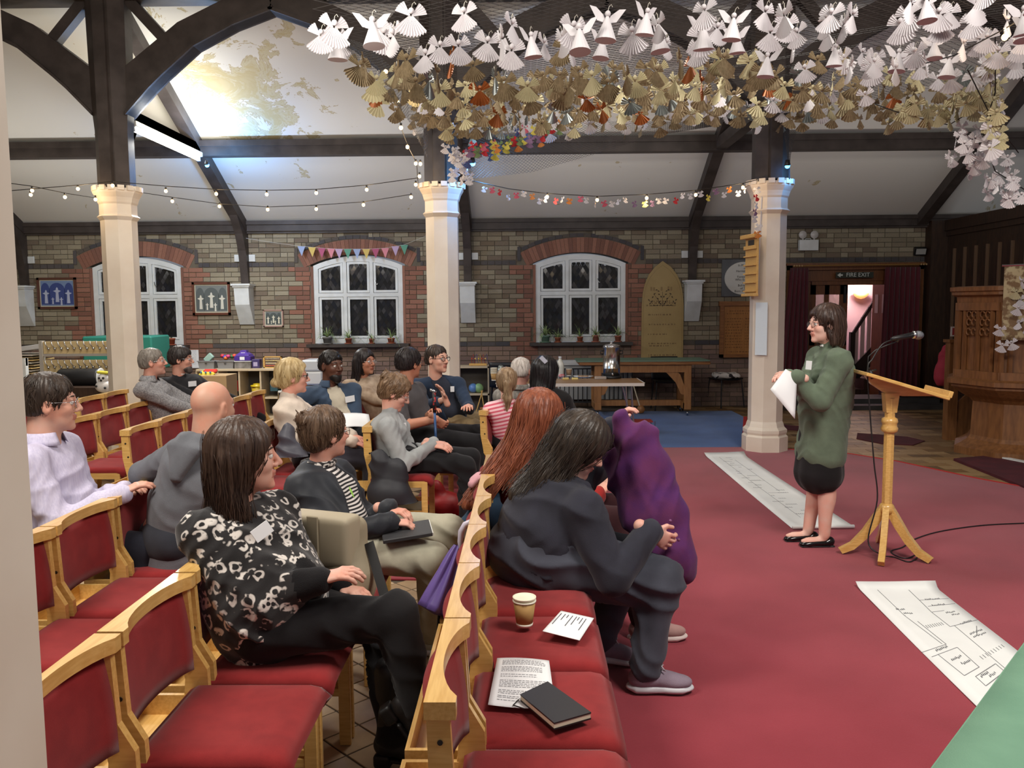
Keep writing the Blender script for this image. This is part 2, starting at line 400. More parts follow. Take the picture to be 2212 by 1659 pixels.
for n, (k, x, y) in enumerate(cells):
    if n < 300:
        o = mk('tile', tm, fl); o.location = (x, y, 0); o.rotation_euler = (0, 0, math.radians(45)+random.uniform(-.01, .01))
    else: rest.box((x, y, .0015), (.147, .147, .005), (0, 0, math.radians(45)))
tag(rest.build('tiles_further_off', M['tile'], fl), kind='stuff')
bl = MB()
for i in range(44):
    for j in range(14):
        x = 2.5+j*.31+(i % 2)*.155; y = 6.3+i*.16
        if x < 6.5 and y < 13.15: bl.box((x, y, .0015), (.303, .153, .005))
tag(bl.build('wood_blocks', M['block'], fl), kind='stuff')
# ---- carpets
M['carpet_r'] = mat('red_carpet', (150, 52, 64), .97, (136, 43, 54), 1.6, bump=.35, bscale=420, spec=.1, sheen=.25)
M['carpet_b'] = mat('blue_carpet', (48, 92, 156), .97, (40, 80, 138), 2, bump=.35, bscale=420, spec=.1, sheen=.2)
M['bind'] = mat('red_binding', (186, 44, 40), .8)
def sheet(name, poly, z0, z1, m, par=None): return MB().prism(poly, z1, None, z0).build(name, m, par)
RC = [(-.9, 4.75), (-.05, 4.7), (-.05, -1.2), (5.6, -1.2), (5.6, 4.6), (5.15, 5.7), (4.62, 6.6), (4.1, 7.5), (3.76, 8.35), (3.45, 8.8), (2.9, 9.1), (2.42, 9.25), (-.9, 9.25)]
rc = sheet('red_carpet', RC, .0045, .013, M['carpet_r']); tag(rc, 'large crimson carpet covering the open floor under the speaker', 'carpet')
e = MB()
for a, b in zip(RC[4:11], RC[5:12]): e.bar((a[0], a[1], .011), (b[0], b[1], .011), .03, .012)
e.build('edge_binding', M['bind'], rc)
bc = sheet('blue_carpet', [(-3.2, 9.26), (2.44, 9.26), (3.12, 11.8), (3.12, 12.5), (-3.2, 12.5)], .0045, .012, M['carpet_b'])
tag(bc, 'royal blue carpet in the aisle under the tea tables', 'carpet')
MB().bar((2.46, 9.28, .010), (3.14, 11.8, .010), .05, .012).build('edge_binding', M['bind'], bc)
# ---- back wall: mortar bed, arches, bricks
M['mortar'] = mat('mortar', (118, 108, 92), .95, (98, 90, 76), 5, bump=.3, bscale=120)
M['brick_y'] = palette('stock_brick', [(146, 136, 114), (134, 124, 104), (156, 146, 124), (126, 112, 94), (140, 128, 108), (150, 140, 118), (120, 106, 90)])
M['brick_l'] = palette('lower_brick', [(134, 110, 98), (124, 102, 92), (142, 118, 102), (114, 94, 86), (130, 108, 94)])
M['brick_d'] = palette('blue_brick', [(82, 78, 78), (76, 73, 75), (88, 82, 80), (92, 84, 76)])
M['brick_r'] = palette('red_brick', [(146, 102, 84), (136, 94, 78), (152, 108, 90), (128, 90, 76)])
X0, X1, ZT = -9.0, 9.0, 3.02; DX0, DX1, DZ = 4.12, 6.22, 2.22
wins = [(XW+k*S, XW+k*S+WW) for k in range(3)]
def arcz(x, c, R=None, dz=0):
    R = R or RA; zc = ZE+RISE-RA; q = R*R-(x-c)**2
    return zc+math.sqrt(max(q, 0))+dz
wb = MB(); ym = D+.013
def slabw(a, b, z0, z1): wb.bb((a, ym, z0), (b, D+.30, z1))
xs = X0
for a, b in wins:
    slabw(xs, a-.04, 0, ZT); slabw(a-.04, b+.04, 0, ZS-.05)
    c = (a+b)/2; n = 16; pts = [(a-.04+(b-a+.08)*i/n, arcz(a-.04+(b-a+.08)*i/n, c, RA+.04)) for i in range(n+1)]
    poly = pts+[(b+.04, ZT), (a-.04, ZT)]
    wb.prism(poly, 0, WALLM @ Matrix.Translation((0, 0, -ym)), -.287)
    xs = b+.04
slabw(xs, DX0, 0, ZT); slabw(DX0, DX1, DZ, ZT); slabw(DX1, X1+.2, 0, ZT)
wall = struct(wb.build('wall_back', M['mortar']))
singles = []; st = {k: MB() for k in 'yldr'}
def brick(x0, x1, z, kind, one):
    if x1-x0 < .04: return
    if one: singles.append((x0, x1, z, kind))
    else: st[kind].bb((x0+.005, D+random.uniform(-.002, .002), z+.005), (x1-.005, D+.03, z+.070))
for cz in range(0, 40):
    z = cz*.075; x = X0-(.0 if cz % 2 else .1125); j = 0
    while x < X1:
        L = (.1125 if (cz == 30) else (.225 if cz == 13 else (.225 if (j+cz) % 3 else .1125))); j += 1
        a, b = x, min(x+L, X1); x += L; segs = [(a, b)]
        for wa, wc in wins:
            c = (wa+wc)/2; zz = z+.037
            if zz < ZS-.05: continue
            if zz < ZE-.02: hw = WW/2+.04
            else:
                q = (RA+.345)**2-(zz-(ZE+RISE-RA))**2; hw = min(math.sqrt(max(q, 0)), .99)
                if zz > arcz(c, c, RA+.345): continue
            ns = []
            for s0, s1 in segs:
                if s1 <= c-hw or s0 >= c+hw: ns.append((s0, s1)); continue
                if s0 < c-hw: ns.append((s0, c-hw))
                if s1 > c+hw: ns.append((c+hw, s1))
            segs = ns
        if z+.037 < DZ:
            segs = [(s0, min(s1, DX0)) for s0, s1 in segs if s0 < DX0]+[(max(s0, DX1), s1) for s0, s1 in segs if s1 > DX1 and s0 >= DX0]
        for s0, s1 in segs:
            if s1-s0 < .03: continue
            m = (s0+s1)/2; k = 'y' if cz > 13 else 'l'
            if cz == 13 or cz == 30: k = 'd'
            for wa, wc in wins:
                dd = min(abs(m-(wa-.04)), abs(m-(wc+.04))); q = (.23 if (cz//2) % 2 else .34)
                if dd < q and (m < wa or m > wc) and cz > 8 and cz <= 31: k = 'r'
                if wa-.04 < m < wc+.04 and z < ZS: k = 'l'
            vis = (16 < cz < 30 and (-5.3 < m < -3.45 or -1.75 < m < .05)) and s1-s0 > .1 and k in 'yr'
            brick(s0, s1, z, k, vis and len(singles) < 300)
bd = {}
for (a, b, z, k) in singles:
    L = round(b-a, 3)
    if (L, k) not in bd: bd[L, k] = MB().bb((-L/2+.005, 0, .005), (L/2-.005, .03, .070)).data('brick', M['brick_'+k])
    o = mk('brick', bd[L, k], wall); o.location = ((a+b)/2, D+random.uniform(-.002, .002), z)
for wa, wc in wins:                                     # arch rings and blue label course
    c = (wa+wc)/2; zc = ZE+RISE-RA
    A = math.asin((WW/2+.05)/(RA+.04))
    n = 30
    for i in range(n):
        t0, t1 = -A*1.12+2.24*A*i/n, -A*1.12+2.24*A*(i+.94)/n
        p = [(c+r*math.sin(t), zc+r*math.cos(t)) for r, t in ((RA+.04, t0), (RA+.27, t0), (RA+.27, t1), (RA+.04, t1))]
        st['r'].prism(p, .002, WALLM @ Matrix.Translation((0, 0, -D-.006)), -.02)
    B = math.asin(.93/(RA+.33)); n = 17
    for i in range(n):
        t0, t1 = -B+2*B*i/n, -B+2*B*(i+.93)/n
        p = [(c+r*math.sin(t), zc+r*math.cos(t)) for r, t in ((RA+.28, t0), (RA+.335, t0), (RA+.335, t1), (RA+.28, t1))]
        st['d'].prism(p, .004, WALLM @ Matrix.Translation((0, 0, -D-.004)), -.02)
    for s in (-1, 1): st['d'].bb((c+s*.965-.025, D-.004, ZE+.06), (c+s*.965+.025, D+.03, ZE+.28))
    # brick reveals
    for x in (wa-.02, wc+.02): st['r'].bb((x-.02, D+.005, ZS-.05), (x+.02, D+.2, ZE))
for k, n in (('y', 'stock_bricks'), ('l', 'lower_bricks'), ('d', 'blue_bricks'), ('r', 'red_bricks')):
    tag(st[k].build(n, M['brick_'+k], wall), kind='stuff')
MB().bb((XW-.2+S*0, D-.06, 0), (XW, D-.05, .01))
# ---- windows
M['glass_n'] = palette('night_glass', [(44, 42, 42), (36, 36, 36), (52, 50, 50), (40, 38, 36), (66, 64, 64), (46, 44, 40), (38, 38, 42)], .12, 0, 5, .1)
M['lead'] = mat('lead_came', (70, 68, 66), .5)
dia = MB().prism([(-.034, 0), (0, -.055), (.034, 0), (0, .055)], .002, WALLM).data('pane', M['glass_n'])
wl, wh = .10, .035
for k, (a, b) in enumerate(wins):
    W = struct(mk('window_%d' % (k+1), None)); W.location = (a, D, ZS)
    fr = MB(); cx = WW/2; yf = .02
    def rect(x0, x1, z0, z1, y0=yf, y1=yf+.06, m=fr): m.bb((x0, y0, z0), (x1, y1, z1))
    zt = lambda x: arcz(x, cx)-ZS
    h = ZE-ZS
    rect(0, .075, 0, h+.005); rect(WW-.075, WW, 0, h+.005); rect(.001, WW-.001, .001, .074, yf+.0015)
    xm = [.075+.0, .075+(WW-.15)/3, .075+2*(WW-.15)/3, WW-.075]
    for x in xm[1:3]: rect(x-.028, x+.028, .002, zt(x)-.03, yf+.001)
    rect(.001, WW-.001, .735, .795, yf+.0015)
    n = 14
    for i in range(n):
        x0, x1 = WW*i/n, WW*(i+1)/n
        fr.prism([(x0, zt(x0)-.07), (x1, zt(x1)-.07), (x1, zt(x1)+.01), (x0, zt(x0)+.01)], -yf-.0008, WALLM, -yf-.058)
    fr.build('window_frame', M['white'], W)
    MB().bb((.01, .075, .01), (WW-.01, .10, h-.02)).build('dark_backing', mat('night_%d' % k, (16, 16, 18), .3), W)
    for c in range(3):
        xa, xb = xm[c]+(.028 if c else 0), xm[c+1]-(.028 if c < 2 else 0)
        for r in range(2):
            za, zb = (.075, .735) if r == 0 else (.795, None)
            cs = MB(); w = .042
            top0, top1 = (zb, zb) if zb else (zt(xa)-.07, zt(xb)-.07)
            cs.bb((xa+.006, yf+.012, za+.006), (xa+w, yf+.05, top0-.004)); cs.bb((xb-w, yf+.012, za+.006), (xb-.006, yf+.05, top1-.004)); cs.bb((xa+.008, yf+.0135, za+.0065), (xb-.008, yf+.05, za+w))
            q = 5
            for i in range(q):
                x0, x1 = xa+.006+(xb-xa-.012)*i/q, xa+.006+(xb-xa-.012)*(i+1)/q
                t0, t1 = (zb, zb) if zb else (zt(x0)-.07, zt(x1)-.07)
                cs.prism([(x0, t0-w), (x1, t1-w), (x1, t1-.004), (x0, t0-.004)], -yf-.0145, WALLM, -yf-.05)
            co = cs.build('casement', M['white'], W)
            ld = MB(); nx = int((xb-xa)/.07)+2; nz = 14
            for i in range(-1, nx*2+1):
                for j in range(-1, nz*2):
                    if (i+j) % 2: continue
                    x = xa+.045+i*.0355; z = za+.04+j*.0565
                    tz = (zb if zb else zt(min(max(x, xa), xb))-.07)-.025
                    if xa+.03 < x < xb-.03 and za+.03 < z < tz:
                        o = mk('pane', dia, co); o.location = (x, yf+.046, z); o.rotation_euler = (random.uniform(-.05, .05), 0, 0)
                        o.rotation_euler.z = random.uniform(-.05, .05)
            if c == 2 and r == 1:
                MB().tube([(xa+.03, yf+.005, za+.20), (xa+.045, yf-.01, za+.15), (xa+.06, yf-.012, za+.13), (xa+.075, yf-.01, za+.145)], .005, 6).build('latch', M['steel'], co)
    sl = MB().bb((-.10, -.16, -.055), (WW+.10, .02, -.005)).build('window_sill', M['dark_timber'], W)
# ---- timber: wall plate, purlin, ceiling
SL = .52
def cz_(y): return 2.95+SL*(13.15-y)
wp = MB(); wp.bb((X0, D-.10, 2.80), (X1, D+.05, 2.93)); wp.bb((X0, D-.13, 2.90), (X1, D+.05, 2.96)); wp.bb((X0, D-.06, 2.77), (X1, D+.05, 2.82))
struct(wp.build('trim_1', M['dark_timber']))
pu = MB(); pu.bb((X0, 11.33, 3.64), (X1+1, 11.5, 3.80)); pu.bb((X0, 11.30, 3.76), (X1+1, 11.5, 3.84))
tag(pu.build('roof_purlin', M['dark_timber']), kind='structure')
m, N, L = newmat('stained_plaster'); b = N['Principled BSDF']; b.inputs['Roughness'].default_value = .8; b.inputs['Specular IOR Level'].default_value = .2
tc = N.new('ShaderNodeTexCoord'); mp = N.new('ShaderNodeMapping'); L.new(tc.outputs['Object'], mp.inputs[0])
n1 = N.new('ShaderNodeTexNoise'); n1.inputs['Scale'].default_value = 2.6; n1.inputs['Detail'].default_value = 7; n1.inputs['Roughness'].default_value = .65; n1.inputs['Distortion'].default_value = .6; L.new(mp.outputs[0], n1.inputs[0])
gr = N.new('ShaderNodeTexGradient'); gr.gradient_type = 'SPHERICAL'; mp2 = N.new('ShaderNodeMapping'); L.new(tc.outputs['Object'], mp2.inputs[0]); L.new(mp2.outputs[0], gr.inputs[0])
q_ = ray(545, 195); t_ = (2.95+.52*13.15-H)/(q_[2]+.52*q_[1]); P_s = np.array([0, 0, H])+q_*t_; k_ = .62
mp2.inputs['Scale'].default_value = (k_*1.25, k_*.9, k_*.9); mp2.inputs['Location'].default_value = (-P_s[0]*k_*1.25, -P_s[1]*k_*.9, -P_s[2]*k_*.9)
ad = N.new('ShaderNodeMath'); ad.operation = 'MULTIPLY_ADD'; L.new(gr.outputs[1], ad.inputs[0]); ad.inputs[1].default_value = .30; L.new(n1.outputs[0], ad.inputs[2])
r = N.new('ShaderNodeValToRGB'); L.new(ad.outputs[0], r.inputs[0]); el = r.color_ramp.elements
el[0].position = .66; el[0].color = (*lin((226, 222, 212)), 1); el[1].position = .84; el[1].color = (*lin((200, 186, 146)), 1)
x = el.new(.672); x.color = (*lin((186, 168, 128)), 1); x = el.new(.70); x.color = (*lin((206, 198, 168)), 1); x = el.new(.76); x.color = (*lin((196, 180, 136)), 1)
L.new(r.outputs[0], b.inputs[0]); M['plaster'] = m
ce = MB()
ce.prism([(13.3, cz_(13.3)), (8.6, cz_(8.6)), (8.6, cz_(8.6)+.05), (13.3, cz_(13.3)+.05)], X1+2.2, Matrix(((0, 0, 1, 0), (1, 0, 0, 0), (0, 1, 0, 0), (0, 0, 0, 1))), X0)
struct(ce.build('ceiling', M['plaster']))
M['plaster2'] = mat('nave_plaster', (170, 165, 155), .85)
nv = MB(); nv.prism([(8.6, cz_(8.6)), (5.1, 6.9), (1.4, 6.9), (-1.5, 5.4), (-1.5, 5.45), (1.4, 6.95), (5.1, 6.95), (8.6, cz_(8.6)+.05)], X1+2.2, Matrix(((0, 0, 1, 0), (1, 0, 0, 0), (0, 1, 0, 0), (0, 0, 0, 1))), X0)
struct(nv.build('ceiling_nave', M['plaster2']))
struct(MB().bb((X0-.15, -1.5, 0), (X0, 13.4, 5)).build('wall_left', M['mortar']))
RX = [XC-S, XC, XC+S, XC+2*S, XC+3*S]
for i, x in enumerate(RX):
    q = MB(); zz = lambda y: cz_(y)
    if x < 8.9:
        q.prism([(13.1, zz(13.1)-.17), (8.9, zz(8.9)-.17), (8.9, zz(8.9)+.01), (13.1, zz(13.1)+.01)], .075, Matrix(((0, 0, 1, x), (1, 0, 0, 0), (0, 1, 0, 0), (0, 0, 0, 1))), -.075)
        tag(q.build('roof_rafter', M['dark_timber']), kind='structure')
        if x < 5:      # wall post on its corbel
            pts = [(D, 2.80), (D, 1.99), (D-.06, 1.99), (D-.09, 2.2), (D-.15, 2.5), (D-.27, 2.75), (D-.55, 3.08), (D-.35, 3.1)]
            MBp = MB().prism(pts, .06, Matrix(((0, 0, 1, x), (1, 0, 0, 0), (0, 1, 0, 0), (0, 0, 0, 1))), -.06)
            tag(MBp.build('wall_post', M['dark_timber']), kind='structure')
            cb = MB(); A_ = Matrix(((0, 0, 1, x), (1, 0, 0, 0), (0, 1, 0, 0), (0, 0, 0, 1)))
            cb.prism([(D, 1.35), (D-.03, 1.35), (D-.22, 1.66), (D-.25, 1.94), (D, 1.94)], .115, A_, -.115)
            cb.bb((x-.15, D-.29, 1.955), (x+.15, D, 1.985)); cb.bb((x-.13, D-.27, 1.93), (x+.13, D, 1.955))
            tag(cb.build('corbel', M['white']), kind='structure')
            pl_ = MB()
            for s in (-1, 1): pl_.bb((x+s*.12-.05, D-.03, 2.33), (x+s*.12+.05, D, 2.44))
            for s in (-1, 1):
                o = MB().bb((-.05, -.03, -.055), (.05, 0, .055), .004).build('wall_speaker', M['white']); o.location = (x+s*.115, D, 2.39)
                tag(o, 'small white square plate on the brick wall beside a timber wall post above its corbel', 'plate', 'white plates either side of the wall posts')
# ---- arcade: columns, posts, arched braces
def column(x, y, name, posts=True):
    c = MB(); P8 = math.pi/8; R = .17/math.cos(P8)
    c.lathe([(.245, 0), (.245, .17), (.225, .19), (.235, .215), (.235, .245), (.205, .275), (.195, .31), (R, .335), (R, 2.55), (.20, 2.57), (.215, 2.59), (.19, 2.61), (R+.005, 2.63), (R+.005, 2.72), (.20, 2.74), (.205, 2.76), (.215, 2.79), (.245, 2.84), (.25, 2.86), (.25, 2.885), (.2, 2.89)], 8, (x, y, 0), P8)
    for k in range(16):
        a = 2*math.pi*(k+.5)/16; rr = .235 if k % 2 else .24
        c.box((x+rr*math.cos(a), y+rr*math.sin(a), 2.885), (.03, .065, .05), (0, 0, a))
    o = struct(c.build(name, M['cream'])); return o
for i, x in enumerate((XC, XC+S, XC+2*S)): column(x, DC, 'column_%d' % (i+1))
column(XC+S-.02, 1.12, 'column_4')
lo = [(271, 249), (321, 191), (348, 164), (418, 100), (502, 54), (589, 20)]
up = [(468, -14), (445, 14), (361, 85), (334, 105), (275, 150), (262, 180)]
lo = [AY(u, v, DC-.1) for u, v in lo]; up = [AY(u, v, DC-.1) for u, v in up]
PB = [(p[0]-XC, p[2]) for p in lo]+[(S/2, 5.05)]+[(.75, 5.05)]+[(p[0]-XC, p[2]) for p in up[1:]]
def arcade(x, y):
    q = MB(); q.lathe([(.19, 2.90), (.19, 3.5), (.21, 3.75), (.23, 5.1)], 8, (x, y, 0), math.pi/8)
    q.bb((x-.06, y-.24, 2.9), (x+.06, y+.24, 5.1))
    tag(q.build('arcade_post', M['dark_timber']), kind='structure')
    for s in (-1, 1):
        b = MB(); Mx = Matrix(((s, 0, 0, x), (0, 0, -1, y), (0, 1, 0, 0), (0, 0, 0, 1)))
        for i in range(len(lo)-1):
            k0 = i/(len(lo)-1); k1 = (i+1)/(len(lo)-1)
        half = [(p[0]-XC, p[2]) for p in lo]
        off = []
        for i, (a, z) in enumerate(half):
            a0, z0 = half[max(i-1, 0)]; a1, z1 = half[min(i+1, len(half)-1)]; t = Vector((a1-a0, z1-z0)).normalized(); w = .36-.1*i/5
            off.append((a-t.y*w, z+t.x*w))
        for i in range(len(half)-1):
            b.prism([half[i], half[i+1], off[i+1], off[i]], .09, Mx, -.09)
            b.prism([half[i], half[i+1], (half[i+1][0], half[i+1][1]+.035), (half[i][0], half[i][1]+.035)], .12, Mx, -.12)
        tag(b.build('arch_brace', M['dark_timber']), kind='structure')
        t = MB().bar((x+s*.16, y, 4.93), (x+s*.62, y, 4.42), .12, .11).build('spandrel_strut', M['dark_timber']); tag(t, kind='structure')
for x in RX: arcade(x, DC)
struct(MB().bb((X0, DC-.12, 4.83), (9, DC+.12, 5.12)).build('trim_2', M['dark_timber']))
# ties from the arcade to the purlin, lamp on the first one
for x in RX[:4]:
    t = MB().bb((x-.07, DC+.1, 3.66), (x+.07, 11.45, 3.80)); t.prism([(DC+.15, 3.25), (DC+.22, 3.25), (DC+.5, 3.62), (DC+.7, 3.68), (DC+.15, 3.68)], .03, Matrix(((0, 0, 1, x), (1, 0, 0, 0), (0, 1, 0, 0), (0, 0, 0, 1))), -.03)
    tag(t.build('roof_tie', M['dark_timber']), kind='structure')
    if x in (RX[1], RX[0]): 
        tag(t.build('tie_brace', M['dark_timber']), kind='structure')
        L_ = thing('batten_lamp', 'long white fluorescent batten lamp glowing under the roof tie behind the first pillar' if x == RX[1] else 'long white fluorescent batten lamp on the roof tie of the outermost bay', 'lamp', (x+.1, 10.25, 3.6))
        MB().bb((-.05, -.95, .0), (.05, .95, .06), .006).build('housing', M['white'], L_)
        MB().tube([(0, -.92, -.035), (0, .92, -.035)], .019, 10).build('tube', emitm('tube_light', (255, 252, 236), 14), L_)
        MB().bb((-.02, -.94, -.055), (.02, -.91, .0)).build('end_cap', M['white'], L_); MB().bb((-.02, .91, -.055), (.02, .94, 0)).build('end_cap', M['white'], L_)
# ================================================================ CHAIRS (local +X = the way the sitter faces)
CW = .462
def arc_x(y, d0=.062, d1=.018): return d0-(d0-d1)*max(0, 1-(y/(CW/2-.035))**2)**.7 if abs(y) < CW/2-.035 else d0
def make_chair():
    c = thing('stacking_chair', 'x', 'chair')
    t = MB(); n = 16; ys = [-CW/2+.002+(CW-.004)*i/n for i in range(n+1)]
    poly = [(0, ys[0]), ]+[(0, ys[-1])]
    P = [(-.004, ys[0])]+[(arc_x(y), y) for y in ys]+[(-.004, ys[-1])]
    t.prism(P[::-1], .790, None, .752)
    t.build('top_rail', M['oak2'], c)
    b = MB()                                                    # curved upholstered back
    def fb(u, v): y = (u-.5)*(CW-.062); z = .50+.255*v; x = arc_x(y, .052, .012)+.018*math.sin(math.pi*v)*(.4+.6*math.sin(math.pi*u))-.022+.03*(1-v); return (x, y, z)
    b.slab(fb, 15, 7, -.020); b.build('backrest', M['red'], c, True)
    s = MB()
    def fs(u, v):
        x = .045+.425*u; y = (v-.5)*(CW-.006); e = 1-abs(2*v-1)**10
        z = .437+.022*e*min(1, u*12)-.006*math.sin(math.pi*u)*math.sin(math.pi*v)-(.035*max(0, (u-.86)/.14)**2); return (x, y, z)
    def fs2(u, v): p = fs(u, v); return p
    s.slab(fs, 14, 13, -.040); s.build('seat', M['red'], c, True)
    for sg in (-1, 1):
        y = sg*(CW/2-.022); Mx = Matrix(((1, 0, 0, 0), (0, 0, 1, y), (0, 1, 0, 0), (0, 0, 0, 1)))
        l = MB(); l.prism([(-.045, 0), (0, 0), (.062, .40), (.100, .44), (.098, .50), (.058, .57), (.048, .755), (0, .755), (.004, .60), (.030, .47), (.020, .36)][::-1], .011, Mx, -.011)
        lo_ = l.build('leg', M['oak'], c)
        q = MB()
        for bx, bz in ((.028, .70), (.042, .61)):
            q.lathe([(.006, -.0135), (.006, .0135)], 8, (0, 0, 0), 0, Matrix.Translation((bx, y, bz)) @ Matrix.Rotation(math.pi/2, 4, 'X'))
        q.build('bolts', M['black'], lo_)['kind'] = 'stuff'
        MB().box((.405, y, .205), (.042, .022, .41), None, .003).build('leg', M['oak'], c)
        MB().box((.225, y, .400), (.40, .020, .055), None, .002).build('side_rail', M['oak'], c)
        MB().box((.205, y, .20), (.37, .018, .03), None, .002).build('stretcher', M['oak'], c)
    MB().box((.405, 0, .395), (.02, CW-.06, .045), None, .002).build('front_rail', M['oak2'], c)
    k = MB(); k.bb((-.118, -CW/2+.02, .35), (-.106, CW/2-.02, .42)); k.bb((-.106, -CW/2+.02, .35), (.03, CW/2-.02, .358))
    for sg in (-1, 1): k.bb((-.106, sg*(CW/2-.02), .35), (.03, sg*(CW/2-.034), .42))
    k.build('book_box', M['oak2'], c)
    return c
proto = make_chair(); used = [False]
def chair(x, y, rz, label, group):
    o = proto if not used[0] else copy_tree(proto); used[0] = True
    o.location = (x, y, .0135 if (x > -.05 or y > 4.8) else .004); o.rotation_euler = (0, 0, rz); o['label'] = label; o['group'] = group
    return o
R_ = math.radians
gA, gB, gC, gD = 'chairs of the front row', 'chairs of the second row', 'chairs of the third row', 'chairs at the back on the left'
cz0 = .0135
for y, lb in ((1.385, 'front row chair cut off by the picture edge, only part of its seat showing'), (1.85, 'front row red chair at the near end of its row, two bolts showing'),
              (2.315, 'front row red chair with printed sheet and black notebook lying on its seat'), (2.78, 'front row red chair with a paper cup and folded leaflet on its seat'),
              (3.245, 'front row red chair with a white umbrella handle hooked on its back'), (4.25, 'front row red chair with a teal coat hung over its back')):
    if y > 1.6: chair(-.205, y, 0, lb, gA)
chair(-.205, 3.71, 0, 'front row red chair beyond the umbrella handle, under the woman in dark hoodie', gA)
for y, lb in ((1.285, 'second row chair nearest the camera, its seat edge just in view'), (1.755, 'second row red chair beside the near cream pillar with sunlit glare on its rail'), (2.225, 'second row red chair with an empty seat beside the woman in leopard jumper'),
              (2.695, 'second row red chair under the woman in leopard jumper'), (3.165, 'second row red chair holding the beige backpack'),
              (3.635, 'second row red chair under the woman with the hair bun and dark jacket')):
    chair(-1.065, y, 0, lb, gB)
for y, lb in ((2.30, 'third row red chair half hidden by the near cream pillar'), (2.77, 'third row red chair with empty seat next to the near pillar'), (3.24, 'third row red chair with empty seat in front of the man in lilac shirt'),
              (3.71, 'third row red chair under the bald man in grey hoodie')):
    chair(-1.80, y, 0, lb, gC)
for x, y, lb in ((-2.62, 3.62, 'red chair under the man in lilac shirt'), (-2.66, 5.62, 'empty red chair at the near end of a four chair row behind the bald man'), (-2.66, 6.09, 'second empty red chair behind the bald man'), (-2.66, 6.56, 'third empty red chair behind the bald man'),
                 (-2.60, 7.42, 'empty red chair beyond the bald head, nearer of two'), (-2.60, 7.89, 'empty red chair beyond the bald head, in front of yellow toy'),
                 (-3.32, 6.05, 'empty red chair by the lilac shirt man\'s face'), (-3.32, 6.52, 'empty red chair two places from the man in grey jacket'), (-3.32, 6.99, 'empty red chair next to the man in grey jacket'), (-3.32, 7.46, 'red chair under the man in grey jacket'), (-3.32, 8.0, 'red chair under the bearded man in black'),
                 (-4.02, 6.1, 'empty red chair left of the lilac shirt man\'s head'), (-4.02, 6.57, 'empty red chair behind the dark hair of the man in lilac'), (-4.02, 7.55, 'empty red chair in front of the first pillar, nearer of two'), (-4.02, 8.02, 'empty red chair in front of the first pillar, further of two'),
                 (-4.82, 7.2, 'empty red chair furthest to the left in the last row'), (-4.82, 7.67, 'empty red chair in the last row behind another chair'),
                 (-1.82, 5.35, 'red chair next to the blonde woman'), (-1.82, 5.82, 'red chair under the blonde woman in cream cardigan')):
    chair(x, y, 0, lb, gD)
for x, y, rz, lb in ((-1.08, 5.72, 0, 'red chair under the woman in grey jumper'), (-1.72, 6.75, R_(-15), 'red chair under the man in open blue overshirt'), (-1.5, 7.95, R_(-25), 'red chair under the long haired woman in beige jumper'),
                     (-1.05, 6.7, R_(-10), 'red chair under the man in grey t-shirt'), (-.75, 7.6, R_(-60), 'red chair under the man with black framed glasses'), (-.25, 6.55, R_(-25), 'light wood chair under the girl in pink stripes'),
                     (-.12, 7.6, R_(-20), 'chair under the white haired man'), (.15, 7.15, R_(-15), 'chair under the black clad figure')):
    chair(x, y, rz, lb, 'chairs in the cluster by the tea table')
# ================================================================ LECTERN with microphone
lx, ly = 2.27, 5.17
t = thing('lectern', 'light oak lectern on three splayed legs carrying a microphone', 'lectern', (lx, ly, .0135))
MB().lathe([(.032, .30), (.032, .86), (.030, 1.0), (.036, 1.0)], 8).build('pole', M['oak'], t)
MB().lathe([(.03, .78), (.048, .79), (.052, .81), (.044, .825), (.044, .84), (.050, .85), (.046, .87), (.03, .88)], 20).build('collar', M['oak'], t, True)
MB().lathe([(.03, .27), (.045, .28), (.047, .30), (.045, .32), (.032, .335)], 20).build('collar', M['oak'], t, True)
for a in (R_(-118), R_(-42), R_(75), R_(172)):
    l = MB(); q = [(.02, .30, .06), (.06, .235, .07), (.13, .13, .055), (.20, .055, .04), (.27, .02, .03)]
    pts = [(r, z) for r, z, w in q]
    top = [(r+.01, z+w*.5) for r, z, w in q]; bot = [(r-.01, max(z-w*.5, 0)) for r, z, w in q]
    l.prism(top[::-1]+bot, .019, Matrix.Rotation(a, 4, 'Z') @ Matrix(((1, 0, 0, 0), (0, 0, 1, 0), (0, 1, 0, 0), (0, 0, 0, 1))), -.019)
    l.build('leg', M['oak'], t)
rt = Matrix.Translation((.03, 0, 1.06)) @ Matrix.Rotation(R_(-6), 4, 'Z') @ Matrix.Rotation(R_(17), 4, 'Y')
tp = MB(); tp.box((0, 0, .02), (.46, .40, .018), rt @ Matrix.Identity(4)) if False else None
k = MB(); k.add(*bevbox(.25, .20, .011, .004), rt @ Matrix.Translation((0, 0, .03))); k.build('desk_top', M['oak'], t)
k = MB(); k.add(*bevbox(.012, .20, .02, .003), rt @ Matrix.Translation((.245, 0, .055))); k.build('book_ledge', M['oak'], t)
k = MB(); k.prism([(-.20, .018), (.22, .018), (.05, -.035), (-.05, -.05), (-.15, -.02)][::-1], .02, rt @ Matrix(((1, 0, 0, 0), (0, 0, 1, 0), (0, 1, 0, 0), (0, 0, 0, 1))), -.02); k.prism([(-.045, -.02), (.045, -.02), (.032, -.14), (-.032, -.14)][::-1], .028, Matrix.Translation((.0, 0, 1.05)) @ Matrix(((1, 0, 0, 0), (0, 0, 1, 0), (0, 1, 0, 0), (0, 0, 0, 1))), -.028); k.build('bracket', M['oak'], t)
def PL(u, v, Y): return tuple(AY(u, v, Y))
mY = ly
t = thing('microphone', 'black handheld microphone with silver mesh head on a gooseneck clamped to the lectern', 'microphone', PL(1880, 790, mY))
o0 = np.array(PL(1880, 790, mY)); LL = lambda *a: [tuple(np.array(PL(*p))-o0) for p in a]
